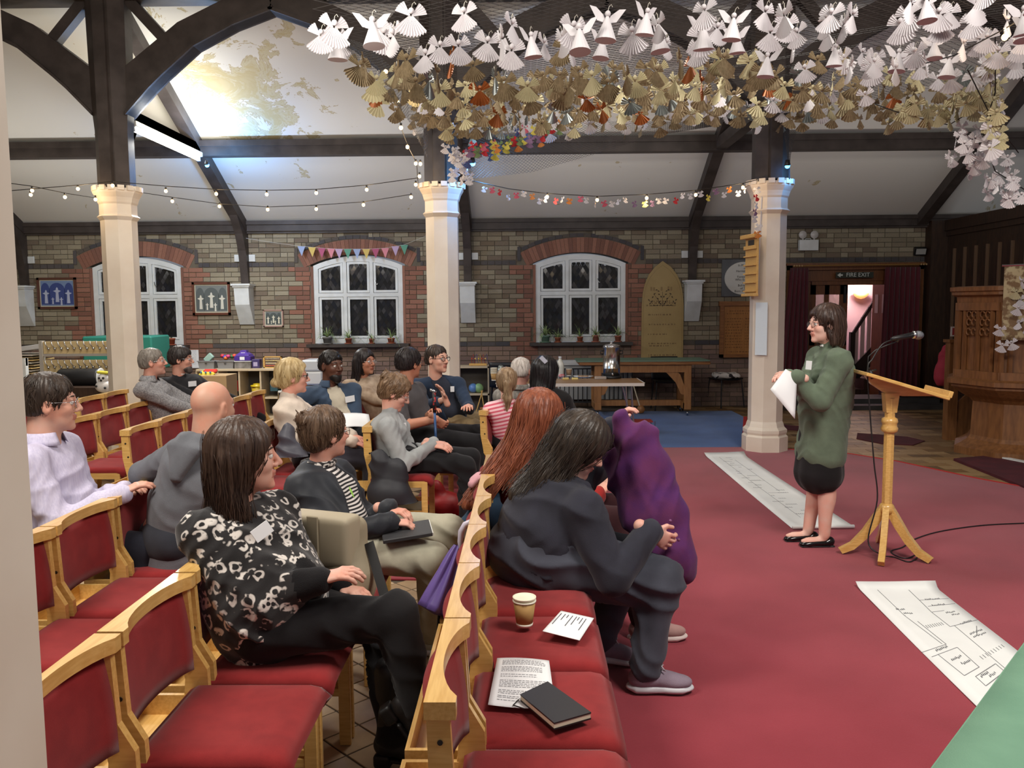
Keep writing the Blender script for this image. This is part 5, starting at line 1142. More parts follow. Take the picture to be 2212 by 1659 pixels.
for k in range(5): MB().tube([(-.08+.05*k, 0, .03), (-.09+.05*k, .01, .12), (-.06+.05*k, 0, .17), (-.04+.05*k, 0, .03)], .003, 5).build('wire', C_(((180, 40, 40), (60, 60, 140), (200, 170, 60))[k % 3], .4), t, True)
for k in range(5): MB().ball((-.08+.05*k, 0, .10), .012, 8, 6).build('bead', C_(((200, 60, 40), (226, 200, 120), (220, 190, 60))[k % 3], .4), t, True)
t = thing('toy_crane', 'wooden toy with crossed sticks and pulleys on the lowest shelf', 'toy', (AY(1040, 900, 11.6)[0], 11.6, .0125))
MB().tube([(-.10, 0, .03), (.02, 0, .42)], .008, 6).build('stick', M['oak'], t); MB().tube([(.06, 0, .03), (-.0, 0, .42)], .008, 6).build('stick', M['oak'], t); MB().lathe([(.05, 0), (.05, .02), (0, .02)], 14, (.03, 0, .16)).build('wheel', C_((176, 110, 60)), t); MB().bb((-.14, -.05, 0), (.10, .05, .03)).build('base', C_((150, 150, 140)), t)
# ================================================================ SPIDER PLANTS on the sills
M['leafg'] = mat('spider_leaf', (110, 140, 78), .5, (176, 190, 140), 40, stretch=(1, 1, .1))
M['terra'] = mat('terracotta', (160, 92, 66), .85); 
def plant(u, Y, lb, pot=(160, 92, 66), r=.055, h=.09, n=26, L=.24, seed=0, saucer=True):
    rd = random.Random(seed+u); x = AY(u, 735, Y)[0]; t = thing('spider_plant', lb, 'plant', (x, Y, ZS-.005))
    pm = C_(pot, .8); MB().lathe([(r*.72, 0), (r*.92, h*.82), (r, h*.82), (r, h), (r*.9, h), (r*.86, h*.9), (0, h*.9)], 18).build('pot', pm, t, True)
    if saucer: MB().lathe([(r*.7, 0), (r*1.15, .003), (r*1.2, .015), (r*1.12, .015), (r*.7, .005)], 18).build('saucer', pm, t, True)
    m = MB()
    for i in range(n):
        a = rd.uniform(0, 6.28); l = 1.3*L*rd.uniform(.6, 1.1); ca, sa = math.cos(a), math.sin(a)*.75; dr = rd.uniform(.35, 1.)
        pts = []
        for k in range(7):
            s_ = k/6; d_ = l*dr*s_; z = h+l*(1.1-.45*dr)*s_-l*1.05*dr*s_*s_; pts.append((ca*d_, min(sa*d_, .13), z))
        for k in range(6):
            w0, w1 = .009*(1-(k/6)**2)+.001, .009*(1-((k+1)/6)**2)+.0005; p, q = pts[k], pts[k+1]
            m.add([(p[0]-sa*w0, p[1]+ca*w0, p[2]), (p[0]+sa*w0, p[1]-ca*w0, p[2]), (q[0]+sa*w1, q[1]-ca*w1, q[2]), (q[0]-sa*w1, q[1]+ca*w1, q[2])], [(0, 1, 2, 3)])
    m.build('leaves', M['leafg'], t, True)['kind'] = 'stuff'
yp = D-.10
for k, a in enumerate(((707, 'bushy spider plant in a grey ribbed pot, first on the middle sill', (120, 118, 114), .075, .11, 40, .26), (753, 'spider plant in a terracotta pot, second on the middle sill', (160, 92, 66), .055, .09, 26, .24), (803, 'sparse spider plant in a small terracotta pot on the middle sill', (160, 92, 66), .045, .08, 12, .24), (845, 'spider plant with a trailing runner in a terracotta pot, last on the middle sill', (166, 98, 70), .06, .09, 24, .26),
                       (1178, 'large spider plant in a pale green pot on the sill behind the urn', (110, 140, 118), .075, .11, 42, .30), (1205, 'spider plant in a small terracotta pot beside the green pot', (164, 96, 66), .05, .08, 22, .24), (1253, 'thin leaved spider plant in the middle pot of the right-hand sill', (160, 92, 62), .05, .09, 16, .26), (1287, 'upright spider plant in a larger terracotta pot left of the urn', (168, 104, 84), .06, .11, 22, .26), (1335, 'spider plant in a terracotta pot at the far end of the sill above the urn', (160, 96, 74), .055, .10, 26, .28),
                       (345, 'small plant in a terracotta pot behind the first pillar', (160, 84, 60), .055, .11, 5, .12), (370, 'empty looking terracotta pot on the sill beside the first pillar', (166, 88, 62), .062, .11, 4, .1))):
    plant(a[0], yp, a[1], a[2], a[3], a[4], a[5], a[6], k)
# ================================================================ PAPER ANGELS, NET, FESTOON LIGHTS
pw = mat('white_paper', (208, 203, 205), .75); pk = mat('cream_paper', (188, 178, 142), .8); pb = mat('book_page', (146, 128, 98), .85, (122, 104, 76), 40); pd = mat('dark_page', (120, 112, 98), .7); ps = mat('silver_card', (128, 132, 130), .3, metal=.6); pc_o = mat('copper_card', (150, 84, 40), .35, metal=.4)
pal_ = {'pink': (206, 100, 120), 'red': (200, 50, 56), 'blue': (84, 100, 150), 'green': (128, 150, 100), 'mauve': (140, 110, 140), 'orange': (214, 140, 70), 'yellow': (210, 196, 90)}
wire_ = C_((206, 200, 186), .4)
def fan(m, c, r0, r1, a0, a1, n, d=.1, sc=0):
    V = []; Fc = []
    for i in range(2*n+1):
        a = a0+(a1-a0)*i/(2*n); s = d*(1 if i % 2 else -1)
        for r in (r0, r1*(1+sc*(1 if i % 2 else -1))): V.append((c[0]+r*math.cos(a), c[1]+s*r*.6, c[2]+r*math.sin(a)))
    for i in range(2*n): Fc.append((2*i, 2*i+1, 2*i+3, 2*i+2))
    m.add(V, Fc)
def angel_proto(mm, kind='fan', S=1., hook=True):
    a = thing('paper_angel', 'x', 'angel')
    q = MB()
    if kind == 'fan': fan(q, (0, 0, 0), .012*S, .115*S, R_(-90-46), R_(-90+46), 11, .09, .03)
    elif kind == 'wide': fan(q, (0, 0, 0), .012*S, .125*S, R_(-90-62), R_(-90+62), 15, .09, .02)
    else: q.lathe([(.008*S, 0), (.055*S, -.12*S)], 18)
    q.build('skirt', mm, a)
    q = MB()
    if kind == 'cone':
        for s in (-1, 1): q.prism([(0, -.03*S), (s*.05*S, -.02*S), (s*.095*S, .05*S), (s*.06*S, .045*S), (s*.02*S, .01*S)][::s], .0015, WALLM @ Matrix.Translation((0, 0, -.01)))
    else:
        for s in (0, 1): b0 = R_(12) if not s else R_(118); fan(q, (0, .004, -.012*S), .008*S, .082*S, b0, b0+R_(50), 5, .09, .03)
    q.build('wings', mm, a)
    MB().ball((0, -.004, .014*S), .015*S, 8, 6).build('head', mm, a, True)
    if hook: MB().tube([(0, 0, .026*S), (.004, 0, .05*S), (.014*S, 0, .062*S), (.022*S, 0, .05*S)], .0014, 4, False).build('hook', wire_, a)
    return a
protos = {}; stuffA = MB()
def put_angel(key, mm, kind, S, p, rz, tx, label, group):
    if key not in protos: protos[key] = o = angel_proto(mm, kind, S)
    else: o = copy_tree(protos[key])
    o.location = p; o.rotation_euler = (tx, random.uniform(-.12, .12), rz); o['label'] = label; o['group'] = group; return o
smalls = {}
far_m = []
def put_small(mm, S, p, rz, label, group, far=False):
    if far:
        k = ('f', S)
        if k not in smalls:
            q = MB(); fan(q, (0, 0, 0), .01*S, .11*S, R_(-135), R_(-45), 6, .09, .03)
            for b0 in (R_(12), R_(118)): fan(q, (0, .004, -.01), .008*S, .08*S, b0, b0+R_(50), 3, .09, .03)
            q.ball((0, -.004, .014*S), .015*S, 6, 4); smalls[k] = q
        q = smalls[k]
        if mm not in far_m: far_m.append(mm)
        stuffA.m = far_m.index(mm); stuffA.add(q.V, q.F, Matrix.Translation(p) @ Euler((random.uniform(-.3, .3), random.uniform(-.4, .4), rz)).to_matrix().to_4x4()); return
    k = (mm.name, S)
    if k not in smalls:
        q = MB(); fan(q, (0, 0, 0), .01*S, .11*S, R_(-135), R_(-45), 7, .09, .03)
        for b0 in (R_(12), R_(118)): fan(q, (0, .004, -.01), .008*S, .08*S, b0, b0+R_(50), 3, .09, .03)
        q.ball((0, -.004, .014*S), .015*S, 6, 5); smalls[k] = q.data('paper_angel', mm)
    o = mk('paper_angel', smalls[k]); o.location = p; o.rotation_euler = (random.uniform(-.3, .3), random.uniform(-.4, .4), rz); tag(o, label, 'angel', group); return o
LB = {'w': ('white pleated paper angel with fan wings in the near rows of the canopy', 'white pleated angels in the near rows of the canopy'), 'c': ('smooth white card angel with cut-out wings hanging in the near rows', 'smooth white card angels in the near rows'),
      'b': ('angel folded from browned book pages hanging in the canopy', 'book page angels of the canopy'), 'k': ('cream pleated paper angel hanging among the book page ones', 'cream pleated angels of the canopy'), 's': ('dark silvery pleated angel among the book page ones', 'dark silvery angels of the canopy'),
      'o': ('copper brown pleated angel among the book page ones', 'copper brown angels of the canopy'), 'f': ('white pleated angel in the far rows of the canopy near the pillars', 'white angels in the far rows of the canopy')}
ra = random.Random(11)
def znet(x, y): return 3.14+.115*(y-4.2)-.05*math.sin((x+1.2)*1.3)
NX0, NX1 = -1.02, 3.45
row = 0; y = 4.15; cnt = 0
while y < 8.9:
    x = NX0+(.0 if row % 2 else .12)-.0; xr = NX1+.03*(y-4)
    if y > 7.2: xr -= (y-7.2)*.35
    while x < xr:
        xx, yy = x+ra.uniform(-.08, .08), y+ra.uniform(-.08, .08); z = znet(xx, yy)-.09-ra.uniform(0, .08 if y < 5 else .20); dens = .86 if y < 5.2 else 1.
        if y < 4.9 and xx < NX0+.25 and ra.random() < .1: x += .25; continue
        if ra.random() < dens:
            if y < 4.85+1.3*min(1, max(0, (xx-.9)/1.8)): k = 'c' if ra.random() < .2 else 'w'
            elif y > 8.3: k = 'f' if ra.random() < .55 else 'b'
            else:
                t_ = ra.random(); k = 'b' if t_ < .60 else 'k' if t_ < .82 else 's' if t_ < .90 else 'o' if t_ < .95 else 'w'
                if k == 'w': k = 'f' if y > 6.5 else 'k'
            mm = dict(w=pw, c=pw, b=pb, k=pk, s=ps, o=pc_o, f=pw)[k]; kind = dict(w='fan', c='cone', b='wide' if ra.random() < .5 else 'fan', k='fan', s='fan', o='fan', f='fan')[k]; S = ra.choice((.92, 1.02)) if k in 'bkso' else ra.choice((.84, .96))
            rz = ra.uniform(-1.0, 1.0) if ra.random() < .75 else ra.uniform(1.1, 2.0)
            cnt += 1
            if y < 5.6: put_angel((k, kind, S), mm, kind, S, (xx, yy, z), rz, ra.uniform(-.15, .15), *LB[k])
            else: put_small(mm, S, (xx, yy, z), rz, *LB[k], far=y > 6.45)
        x += .222
    y += .215; row += 1
# net
netm = C_((60, 56, 54), .6); nb = MB()
def netline(pts): nb.tube(pts, .0016, 3, False)
sp = .062
def clipl(c, sgn):
    pts = []
    for i in range(25):
        t_ = i/24; y_ = 4.0+5.0*t_; x_ = c+sgn*(y_-4.0)
        if NX0-.12 <= x_ <= NX1+.35: pts.append((x_, y_, znet(x_, y_)+.01))
    if len(pts) > 1: netline(pts)
c = NX0-5.2
while c < NX1+.3: clipl(c, 1); c += sp*1.414
c = NX0
while c < NX1+5.4: clipl(c, -1); c += sp*1.414
# hanging skirts of the net: left edge and between second and third pillars
def curtain_net(f, nu, nv, steps=10):
    for s in (-1, 1):
        for k in range(-nv, nu+nv):
            pts = []
            for i in range(steps+1):
                v = i/steps; u = (k+s*v*nv+ (nv if s < 0 else 0))/nu
                if 0 <= u <= 1: pts.append(f(u, v))
            if len(pts) > 1: netline(pts)
A0 = [AY(u, v, Y) for u, v, Y in ((735, 78, 4.6), (800, 100, 5.4), (850, 150, 6.2), (880, 200, 7.2), (925, 270, 8.6))]; B0 = [AY(u, v, Y) for u, v, Y in ((735, 90, 4.6), (790, 150, 5.4), (850, 215, 6.2), (885, 265, 7.2), (925, 345, 8.6))]
def li(A, u): k = min(int(u*4), 3); t_ = u*4-k; return A[k]*(1-t_)+A[k+1]*t_
curtain_net(lambda u, v: tuple(li(A0, u)*(1-v)+li(B0, u)*v), 46, 9)
A1 = [AY(u, v, 8.95) for u, v in ((1000, 300), (1140, 262), (1280, 262), (1420, 262), (1560, 265))]; B1 = [AY(u, v, 8.95) for u, v in ((1010, 388), (1150, 372), (1280, 335), (1420, 292), (1560, 270))]
curtain_net(lambda u, v: tuple(li(A1, u)*(1-v)+li(B1, u)*v), 70, 16)
A2 = [AY(u, v, 8.82) for u, v in ((1692, 280), (1697, 310), (1700, 335), (1702, 360), (1704, 388))]; B2 = [AY(u, v, 8.82) for u, v in ((1722, 278), (1716, 305), (1708, 335), (1706, 360), (1707, 388))]
curtain_net(lambda u, v: tuple(li(A2, u)*(1-v)+li(B2, u)*v), 26, 7)
no = nb.build('net', netm); no['kind'] = 'stuff'; tag(no, 'black string net stretched under the roof from which the paper angels hang', 'net')
# coloured cluster and white tail by the second pillar
def jit(u, v, Y, du, dv, dy=.25): return tuple(AY(u+ra.uniform(-du, du), v+ra.uniform(-dv, dv), Y+ra.uniform(-dy, dy)))
for i in range(46):
    t_ = i/45; u = 1000+205*t_; v = 335-62*t_; c = ra.choice(list(pal_)); S = ra.choice((.52, .6))
    m_ = C_(pal_[c], .7); put_small(m_, S, jit(u, v, 8.4, 8, 20), ra.uniform(-1, 1), 'small %s paper angel in the bright cluster above the second pillar' % c, 'x', True)
for i in range(22): put_small(pw, .62, jit(985+ra.uniform(-14, 14), 320+i*3.3, 8.5, 16, 6), ra.uniform(-1, 1), 'small white paper angel in the tail hanging beside the second pillar top', 'x', True)
# right-hand garland and clump
for i in range(30): put_small(pk, .8, jit(1925+i*8.3, 245-max(0, i-14)*4+ra.uniform(-10, 10), 6.5-i*.02, 10, 26), ra.uniform(-1, 1), 'cream paper angel on the loose garland at the right of the canopy', 'cream angels of the right-hand garland')
for i in range(16): put_small(pk if i % 3 else pw, .8, jit(2148+ra.uniform(-12, 12), 105+i*14, 5.6, 14, 4, .1), ra.uniform(-1.2, 1.2), 'pale angel threaded on the cord dropping from the top right bulb', 'angels on the cord at the top right')
for i in range(44): t_ = i/43; put_small(pw, .62, jit(2075+95*t_+ra.uniform(-10, 25), 300+105*t_, 5.9, 34, 34), ra.uniform(-1.5, 1.5), 'white paper angel in the dense clump drooping at the right edge', 'white angels of the clump at the right edge')
# pulpit angels
for i in range(12):
    s_, z_ = ra.uniform(.05, .75), 1.85-ra.uniform(0, .55); p = Pk(1, s_, z_, .12); put_small(pw if i % 4 else pk, .75, p, ra.uniform(-1.6, -.4), 'white paper angel pinned on the tapestry of the pulpit', 'angels pinned on the pulpit tapestry')
for u, v in ((2165, 770), (2185, 765), (2200, 690), (2160, 735)): put_small(pw, .72, tuple(AY(u, v-25, 8.15)), -.6, 'white paper angel dangling below the pulpit tapestry', 'angels dangling below the pulpit tapestry')
# festoon strings
bulb = emitm('festoon_glow', (255, 200, 120), 26); sock = C_((30, 28, 26), .5)
bm = MB().ball((0, 0, -.028), .0165, 12, 8, (1, 1, 1.1)).data('bulb', bulb, True); smh = MB().lathe([(.009, -.012), (.010, .012), (0, .014)], 10).data('socket', sock, True)
def festoon(name, cord, bulbs, Y, lb, YB=None, lights=3):
    t = thing(name, lb, 'string lights', (0, 0, 0)); V = [Vector(AY(u, v, y_)) for u, v, y_ in cord]; MB().tube(V, .004, 5).build('cord', sock, t)
    for i, (u, v, y_) in enumerate(bulbs):
        p = AY(u, v-5, y_); b = mk('socket', smh, t); b.location = p; c_ = mk('bulb', bm, b)
    for i in range(lights):
        u, v, y_ = bulbs[int((i+.5)*len(bulbs)/lights)]; l = bpy.data.lights.new('festoon_light', 'POINT'); l.energy = 3.2; l.color = (1, .74, .45); l.shadow_soft_size = .03; o = bpy.data.objects.new('festoon_light', l); COL.objects.link(o); o.location = AY(u, v+9, y_-.06)
Y9 = 8.8
festoon('festoon_lights', [(-60, 398, Y9), (0, 393, Y9), (68, 402, Y9), (145, 418, 9.0), (210, 428, 9.25), (300, 415, 9.3), (372, 426, 9.3), (473, 440, 9.3), (578, 447, 9.3), (683, 443, 9.3), (785, 436, 9.3), (887, 420, 9.0)], [(66, 420, Y9), (140, 425, 8.95), (206, 430, 8.8), (372, 434, 9.3), (474, 445, 9.3), (578, 452, 9.3), (683, 451, 9.3), (785, 442, 9.3), (888, 425, 8.9)], 9, 'lower string of warm glowing bulbs sagging between the first two pillars')
festoon('festoon_lights', [(-60, 425, Y9), (0, 414, Y9), (70, 408, Y9), (168, 400, Y9), (243, 392, 8.7), (357, 402, 8.9), (467, 409, 8.9), (576, 411, 8.9), (683, 409, 8.9), (792, 400, 8.9), (905, 384, 8.8)], [(69, 411, Y9), (168, 407, Y9), (243, 400, 8.7), (358, 412, 8.9), (467, 418, 8.9), (576, 419, 8.9), (683, 416, 8.9), (792, 409, 8.9), (906, 380, 8.75)], 9, 'upper string of warm glowing bulbs between the first two pillars')
festoon('festoon_lights', [(828, 130, 6.6), (845, 190, 6.9), (860, 235, 7.4), (868, 280, 7.8), (882, 318, 8.2), (900, 352, 8.6), (903, 395, 8.8)], [(833, 152, 6.6), (859, 219, 7.0), (866, 274, 7.5), (880, 316, 8.0), (898, 352, 8.5), (908, 353, 8.5), (898, 398, 8.8)], 9, 'bulb string climbing from the second pillar to the net corner')
festoon('festoon_lights', [(1000, 386, 8.75), (1100, 408, 8.75), (1182, 418, 8.75), (1290, 424, 8.75), (1397, 420, 8.75), (1503, 411, 8.75), (1605, 396, 8.75), (1636, 388, 8.75)], [(1182, 424, 8.75), (1290, 431, 8.75), (1397, 427, 8.75), (1503, 420, 8.75), (1605, 404, 8.75)], 9, 'bulb string hung with tiny angels between second and third pillars')
festoon('festoon_lights', [(1950, 150, 5.6), (2060, 120, 5.2), (2171, 62, 4.8), (2300, -20, 4.4)], [(2171, 74, 4.8)], 9, 'single bright bulb on the cord at the top right corner', None, 1)
for i in range(34):
    u = 1045+i*17.2; v = 392+36*math.sin(math.pi*(u-1000)/640)**.8; c = ra.choice(('white',)*5+('orange', 'yellow', 'red', 'mauve', 'pink'))
    put_small(pw if c == 'white' else C_(pal_[c], .7), .42, jit(u, v+6, 8.72, 4, 7, .04), ra.uniform(-1.2, 1.2), 'tiny %s paper angel on the string between second and third pillars' % c, 'x', True)
for i, v in enumerate((408, 424, 440, 455, 470, 488, 503)):
    c = ('white', 'red', 'white', 'mauve', 'white', 'white', 'orange')[i]; put_small(pw if c == 'white' else C_(pal_[c], .7), .5, tuple(AY(1636+ra.uniform(-5, 4), v, 8.72)), ra.uniform(-1, 1), 'tiny %s paper angel hanging down the third pillar, number %s from its top' % (c, ('one', 'two', 'three', 'four', 'five', 'six', 'seven')[i]), 'tiny angels down the third pillar')
tag(stuffA.build('paper_angels_further_off', far_m), 'smaller paper angels of the far canopy rows, bright cluster and string', 'angels', None, 'stuff')
for pts in ([(1890, 225, 6.6), (1960, 250, 6.4), (2050, 270, 6.2), (2140, 215, 5.9)], [(2150, 80, 5.3), (2150, 200, 5.6), (2120, 290, 5.8), (2150, 370, 5.9), (2230, 420, 5.9)], [(2090, 150, 5.4), (2140, 250, 5.7), (2200, 330, 5.9)]):
    o = MB().tube([tuple(AY(*p)) for p in pts], .004, 5).build('garland_cord', sock); tag(o, 'dark cord carrying the paper angels at the right edge', 'cord', 'cords of the right-hand garland')
# blue led spots
for nm_, p, tgt, lb, en in (('a', AY(447, 352, 11.0), (-3.2, 11.9, 3.3), 'small blue glowing spotlight at the foot of the rafter beside the batten lamp', 70), ('b', AY(1021, 347, 8.7), (.6, 11.2, 3.5), 'small blue glowing spotlight on the second pillar among the paper angels', 26), ('c', AY(1701, 352, 8.75), (2.75, 9.0, 3.6), 'small blue glowing spotlight behind the twisted net on the third pillar', 5)):
    t = thing('spotlight', lb, 'spotlight', tuple(p)); MB().lathe([(.02, .03), (.032, -.02), (.030, -.03)], 14).build('housing', M['black'], t, True); MB().ball((0, -.0, -.03), .026, 12, 8).build('lens', emitm('blue_led', (60, 150, 255), 16), t, True)
    l = bpy.data.lights.new('blue_led_light', 'POINT'); l.energy = en; l.color = (.12, .42, 1); l.shadow_soft_size = .05; o = bpy.data.objects.new('blue_led_light', l); COL.objects.link(o); o.location = (p[0]+.12, p[1]+.05, p[2]-.1)
# ================================================================ PEOPLE
def nz(a): a = _v(a); return a/(np.linalg.norm(a)+1e-9)
def yv(d): return _v((math.cos(R_(d)), math.sin(R_(d)), 0))
UP = _v((0, 0, 1))
def ik(a, c, l1, l2, pole):
    d = c-a; L = float(np.linalg.norm(d)); L2 = min(L, (l1+l2)*.995); d = d/L
    if L > L2: c = a+d*L2
    x = (l1*l1-l2*l2+L2*L2)/(2*L2); h = math.sqrt(max(l1*l1-x*x, 0)); p = _v(pole); p = p-d*float(p@d); p = nz(p)
    return a+d*x+p*h, c
def cloth(name, c, c2=None, rough=.9, bs=350, bump=.3, sheen=.1, **k): return mat(name, c, rough, c2 or tuple(int(v*.88) for v in c), 9, bump=bump, bscale=bs, spec=.2, sheen=sheen, **k)
SKIN = {}
def skin(c):
    if c not in SKIN:
        m = mat('skin', c, .5, tuple(min(255, int(v*k)) for v, k in zip(c, (1.02, .93, .9))), 14, spec=.4, bump=.04, bscale=150)
        b = m.node_tree.nodes['Principled BSDF']; b.inputs['Subsurface Weight'].default_value = .06; b.inputs['Subsurface Radius'].default_value = (.01, .004, .002)
        SKIN[c] = (m, mat('lips', tuple(int(v*k) for v, k in zip(c, (.90, .74, .72))), .4))
    return SKIN[c]
def hairmat(c, c2=None): return mat('hair', c, .42, c2 or tuple(int(v*1.45)+6 for v in c), 34, stretch=(1.6, 1.6, .12), bump=.35, bscale=90, bstretch=(1.5, 1.5, .12), spec=.35, ramp=(.38, .72))
M['eye'] = mat('eye_white', (226, 222, 216), .2); M['iris'] = mat('iris', (44, 32, 26), .15)
M['lens'] = mat('spectacle_lens', (240, 240, 240), .05, alpha=.12)
M['frame'] = mat('spectacle_frame', (26, 22, 22), .3)
def head_sdf(nk, fem, nkr=1.):
    s = SDF()
    s.ell((-.012, 0, .030), (.094, .075, .088)).ell((.030, 0, -.030), (.060, .060, .082), k=.03)
    s.ell((.045, 0, -.072), (.044, .046 if not fem else .042, .036), k=.02).ell((.078, 0, -.096), (.018, .020, .015), k=.016)
    s.ell((.072, 0, .030), (.018, .050, .012), k=.016)
    for g in (-1, 1):
        s.ell((.060, g*.037, -.022), (.026, .022, .024), k=.016)
        s.ell((.099, g*.031, .008), (.016, .016, .011), k=.008, sub=True)
        s.ell((.080, g*.031, .019), (.011, .017, .0055), k=.006)
        s.ell((-.004, g*.077, -.006), (.020, .008, .033), k=.006).ell((.002, g*.086, -.002), (.010, .007, .018), k=.004, sub=True)
        s.ell((.098, g*.012, -.027), (.010, .009, .008), k=.006)
    s.cone((.086, 0, .022), (.113, 0, -.021), .008, .011, k=.010)
    s.ell((.090, 0, -.050), (.012, .023, .0065), k=.005).ell((.088, 0, -.060), (.012, .020, .0065), k=.005).ell((.105, 0, -.055), (.012, .024, .0018), k=.003, sub=True)
    s.cone((-.022, 0, -.055), nk, (.054 if not fem else .047)*nkr, (.060 if not fem else .052)*nkr, k=.025)
    return s
def hair_sdf(st, Ld=.3, thick=0, fx_=0):
    s = SDF(); t = thick
    if st in ('short', 'crop', 'curly'):
        s.ell((-.014, 0, .040), (.102+t, .083+t, .092+t)); s.ell((-.05, 0, -.01), (.062, .072, .07), k=.03)
    else: s.ell((-.014, 0, .038), (.106+t, .087+t, .096+t))
    if st == 'bun':
        s.ell((-.055, 0, -.01), (.062, .074, .075), k=.03); s.ell((-.105, 0, .078), (.036, .040, .036), k=.012)
        for a in range(5): s.cone((-.10, .03*math.cos(a*1.3), .08+.03*math.sin(a*1.3)), (-.135, .045*math.cos(a*1.3+1), .08+.05*math.sin(a*1.3+1)), .008, .004, k=.01)
    if st == 'lowbun': s.ell((-.055, 0, -.01), (.062, .074, .08), k=.03); s.ell((-.115, 0, -.045), (.032, .034, .028), k=.015)
    if st == 'bob':
        s.ell((-.045, 0, -.035), (.075, .088, .095), k=.03)
        for g in (-1, 1): s.cone((-.008, g*.070, .02), (-.012, g*.078, -.115), .030, .026, k=.03)
        s.cone((-.06, 0, -.02), (-.065, 0, -.12), .06, .05, k=.03)
    if st == 'long':
        s.ell((-.045, 0, -.035), (.078, .090, .10), k=.03)
        for g in (-1, 1): s.cone((-.020, g*.066, .01), (-.015, g*.085, -Ld*.8), .030, .026, k=.03).cone((-.05, g*.055, 0), (-.085, g*.07, -Ld), .045, .022, k=.03)
        s.cone((-.06, 0, -.03), (-.095, 0, -Ld*1.05), .062, .045, k=.03)
    if st == 'pony':
        s.ell((-.055, 0, -.01), (.062, .074, .07), k=.03)
        s.cone((-.105, 0, .035), (-.135, 0, .0), .022, .03, k=.015).cone((-.135, 0, 0), (-.13, 0, -.13), .032, .034, k=.02).cone((-.13, 0, -.13), (-.115, .01, -Ld), .034, .010, k=.02)
    if st in ('short', 'crop', 'curly'):
        s.ell((.115, 0, -.035), (.085, .10, .104), k=.01, sub=True); s.box((.02, 0, -.165), (.4, .4, .23), r=.02, k=.02, sub=True)
        for g in (-1, 1): s.ell((.015, g*.095, -.03), (.036, .03, .042), k=.006, sub=True)
    elif st in ('bun', 'lowbun', 'pony'):
        s.ell((.115, 0, -.030), (.080, .10, .108), k=.01, sub=True)
        for g in (-1, 1): s.ell((.012, g*.095, -.03), (.030, .03, .038), k=.006, sub=True)
        if st != 'lowbun': s.box((.03, 0, -.19), (.17, .3, .22), r=.02, k=.02, sub=True)
    else:
        s.ell((.122-fx_, 0, -.036), (.085, (.074 if st == 'long' else .086)+fx_*.5, .112), k=.012, sub=True)
        s.box((.10, 0, -.24), (.14, .24, .24), r=.03, k=.02, sub=True)
        if st == 'bob':
            for g in (-1, 1): s.ell((.022, g*.098, -.02), (.026, .03, .045), k=.006, sub=True)
    return s
def strands(V, Q, n, r, fly):
    rd = np.random.default_rng(5); ph = np.arctan2(V[:, 1], V[:, 0]+.02); R = np.hypot(V[:, 0]+.02, V[:, 1]); z0, z1 = V[:, 2].min(), V[:, 2].max(); NB, NZ = 36, 18
    B = np.zeros((NB, NZ)); ip = ((ph+math.pi)/(2*math.pi)*NB).astype(int) % NB; iz = np.clip(((V[:, 2]-z0)/(z1-z0)*NZ).astype(int), 0, NZ-1); np.maximum.at(B, (ip, iz), R)
    m = MB()
    for i in range(n):
        a = rd.uniform(-math.pi, math.pi); dr = rd.normal()*.25; off = rd.uniform(-.001, fly*.6); pts = []; wv = rd.uniform(0, 6); top = rd.integers(int(NZ*.55), NZ-1); bot = rd.integers(0, 3) if rd.random() < .6 else rd.integers(0, NZ//2)
        for k in range(top, bot-1, -1):
            f = (top-k)/max(top-bot, 1); aa = a+dr*f+.05*math.sin(wv+f*7); b = int((aa+math.pi)/(2*math.pi)*NB) % NB
            if B[b, k] <= .012: break
            rr = B[b, k]+off+fly*f*f*rd.uniform(0, .8); pts.append((rr*math.cos(aa)-.02, rr*math.sin(aa), z0+(k+.5)/NZ*(z1-z0)))
        if len(pts) > 3: m.tube(pts, [r*(.5+.5*math.sin(math.pi*min(1, .15+.85*j/len(pts)))) for j in range(len(pts))], 4, False)
    if not m.V: return V, Q
    return np.concatenate([V, np.array(m.V, dtype=np.float32)]).astype(np.float32), np.concatenate([Q, np.array(m.F)+len(V)])
def hand_prims(s, W, d, n, sd, curl=.5, sc=1., spread=1.):
    """W wrist, d finger direction, n palm normal (towards what is held), sd thumb side"""
    d = nz(d); n = _v(n); n = nz(n-d*float(n@d)); w = nz(np.cross(d, n)); w = w if float(w@_v(sd)) > 0 else -w
    s.cone(W-d*.05*sc, W+d*.012*sc, .027*sc, .023*sc, k=.015)
    s.ecap(W+d*.018*sc, W+d*.078*sc, (.030*sc, .016*sc), (.040*sc, .013*sc), w, k=.014)
    for i, (o, L) in enumerate(((.030, .070), (.010, .080), (-.010, .075), (-.029, .058))):
        p = W+d*(.083-.004*abs(i-1.3))*sc+w*o*sc; a = .15*curl; dd = nz(d+w*(o*4*spread))
        for j, fr in enumerate((.45, .32, .23)):
            a += curl*(.55, .75, .6)[j]; q = p+(dd*math.cos(a)+n*math.sin(a))*L*fr*sc
            s.cone(p, q, (.0095-.0008*j)*sc, (.0087-.0008*j)*sc, k=.004); p = q
    p = W+d*.028*sc+w*.026*sc; q = p+nz(d*.62+w*.62+n*.35)*.040*sc; r = q+nz(d*.85+w*.15+n*.5*curl+n*.1)*.034*sc
    s.cone(p, q, .013*sc, .011*sc, k=.010).cone(q, r, .010*sc, .0085*sc, k=.004)
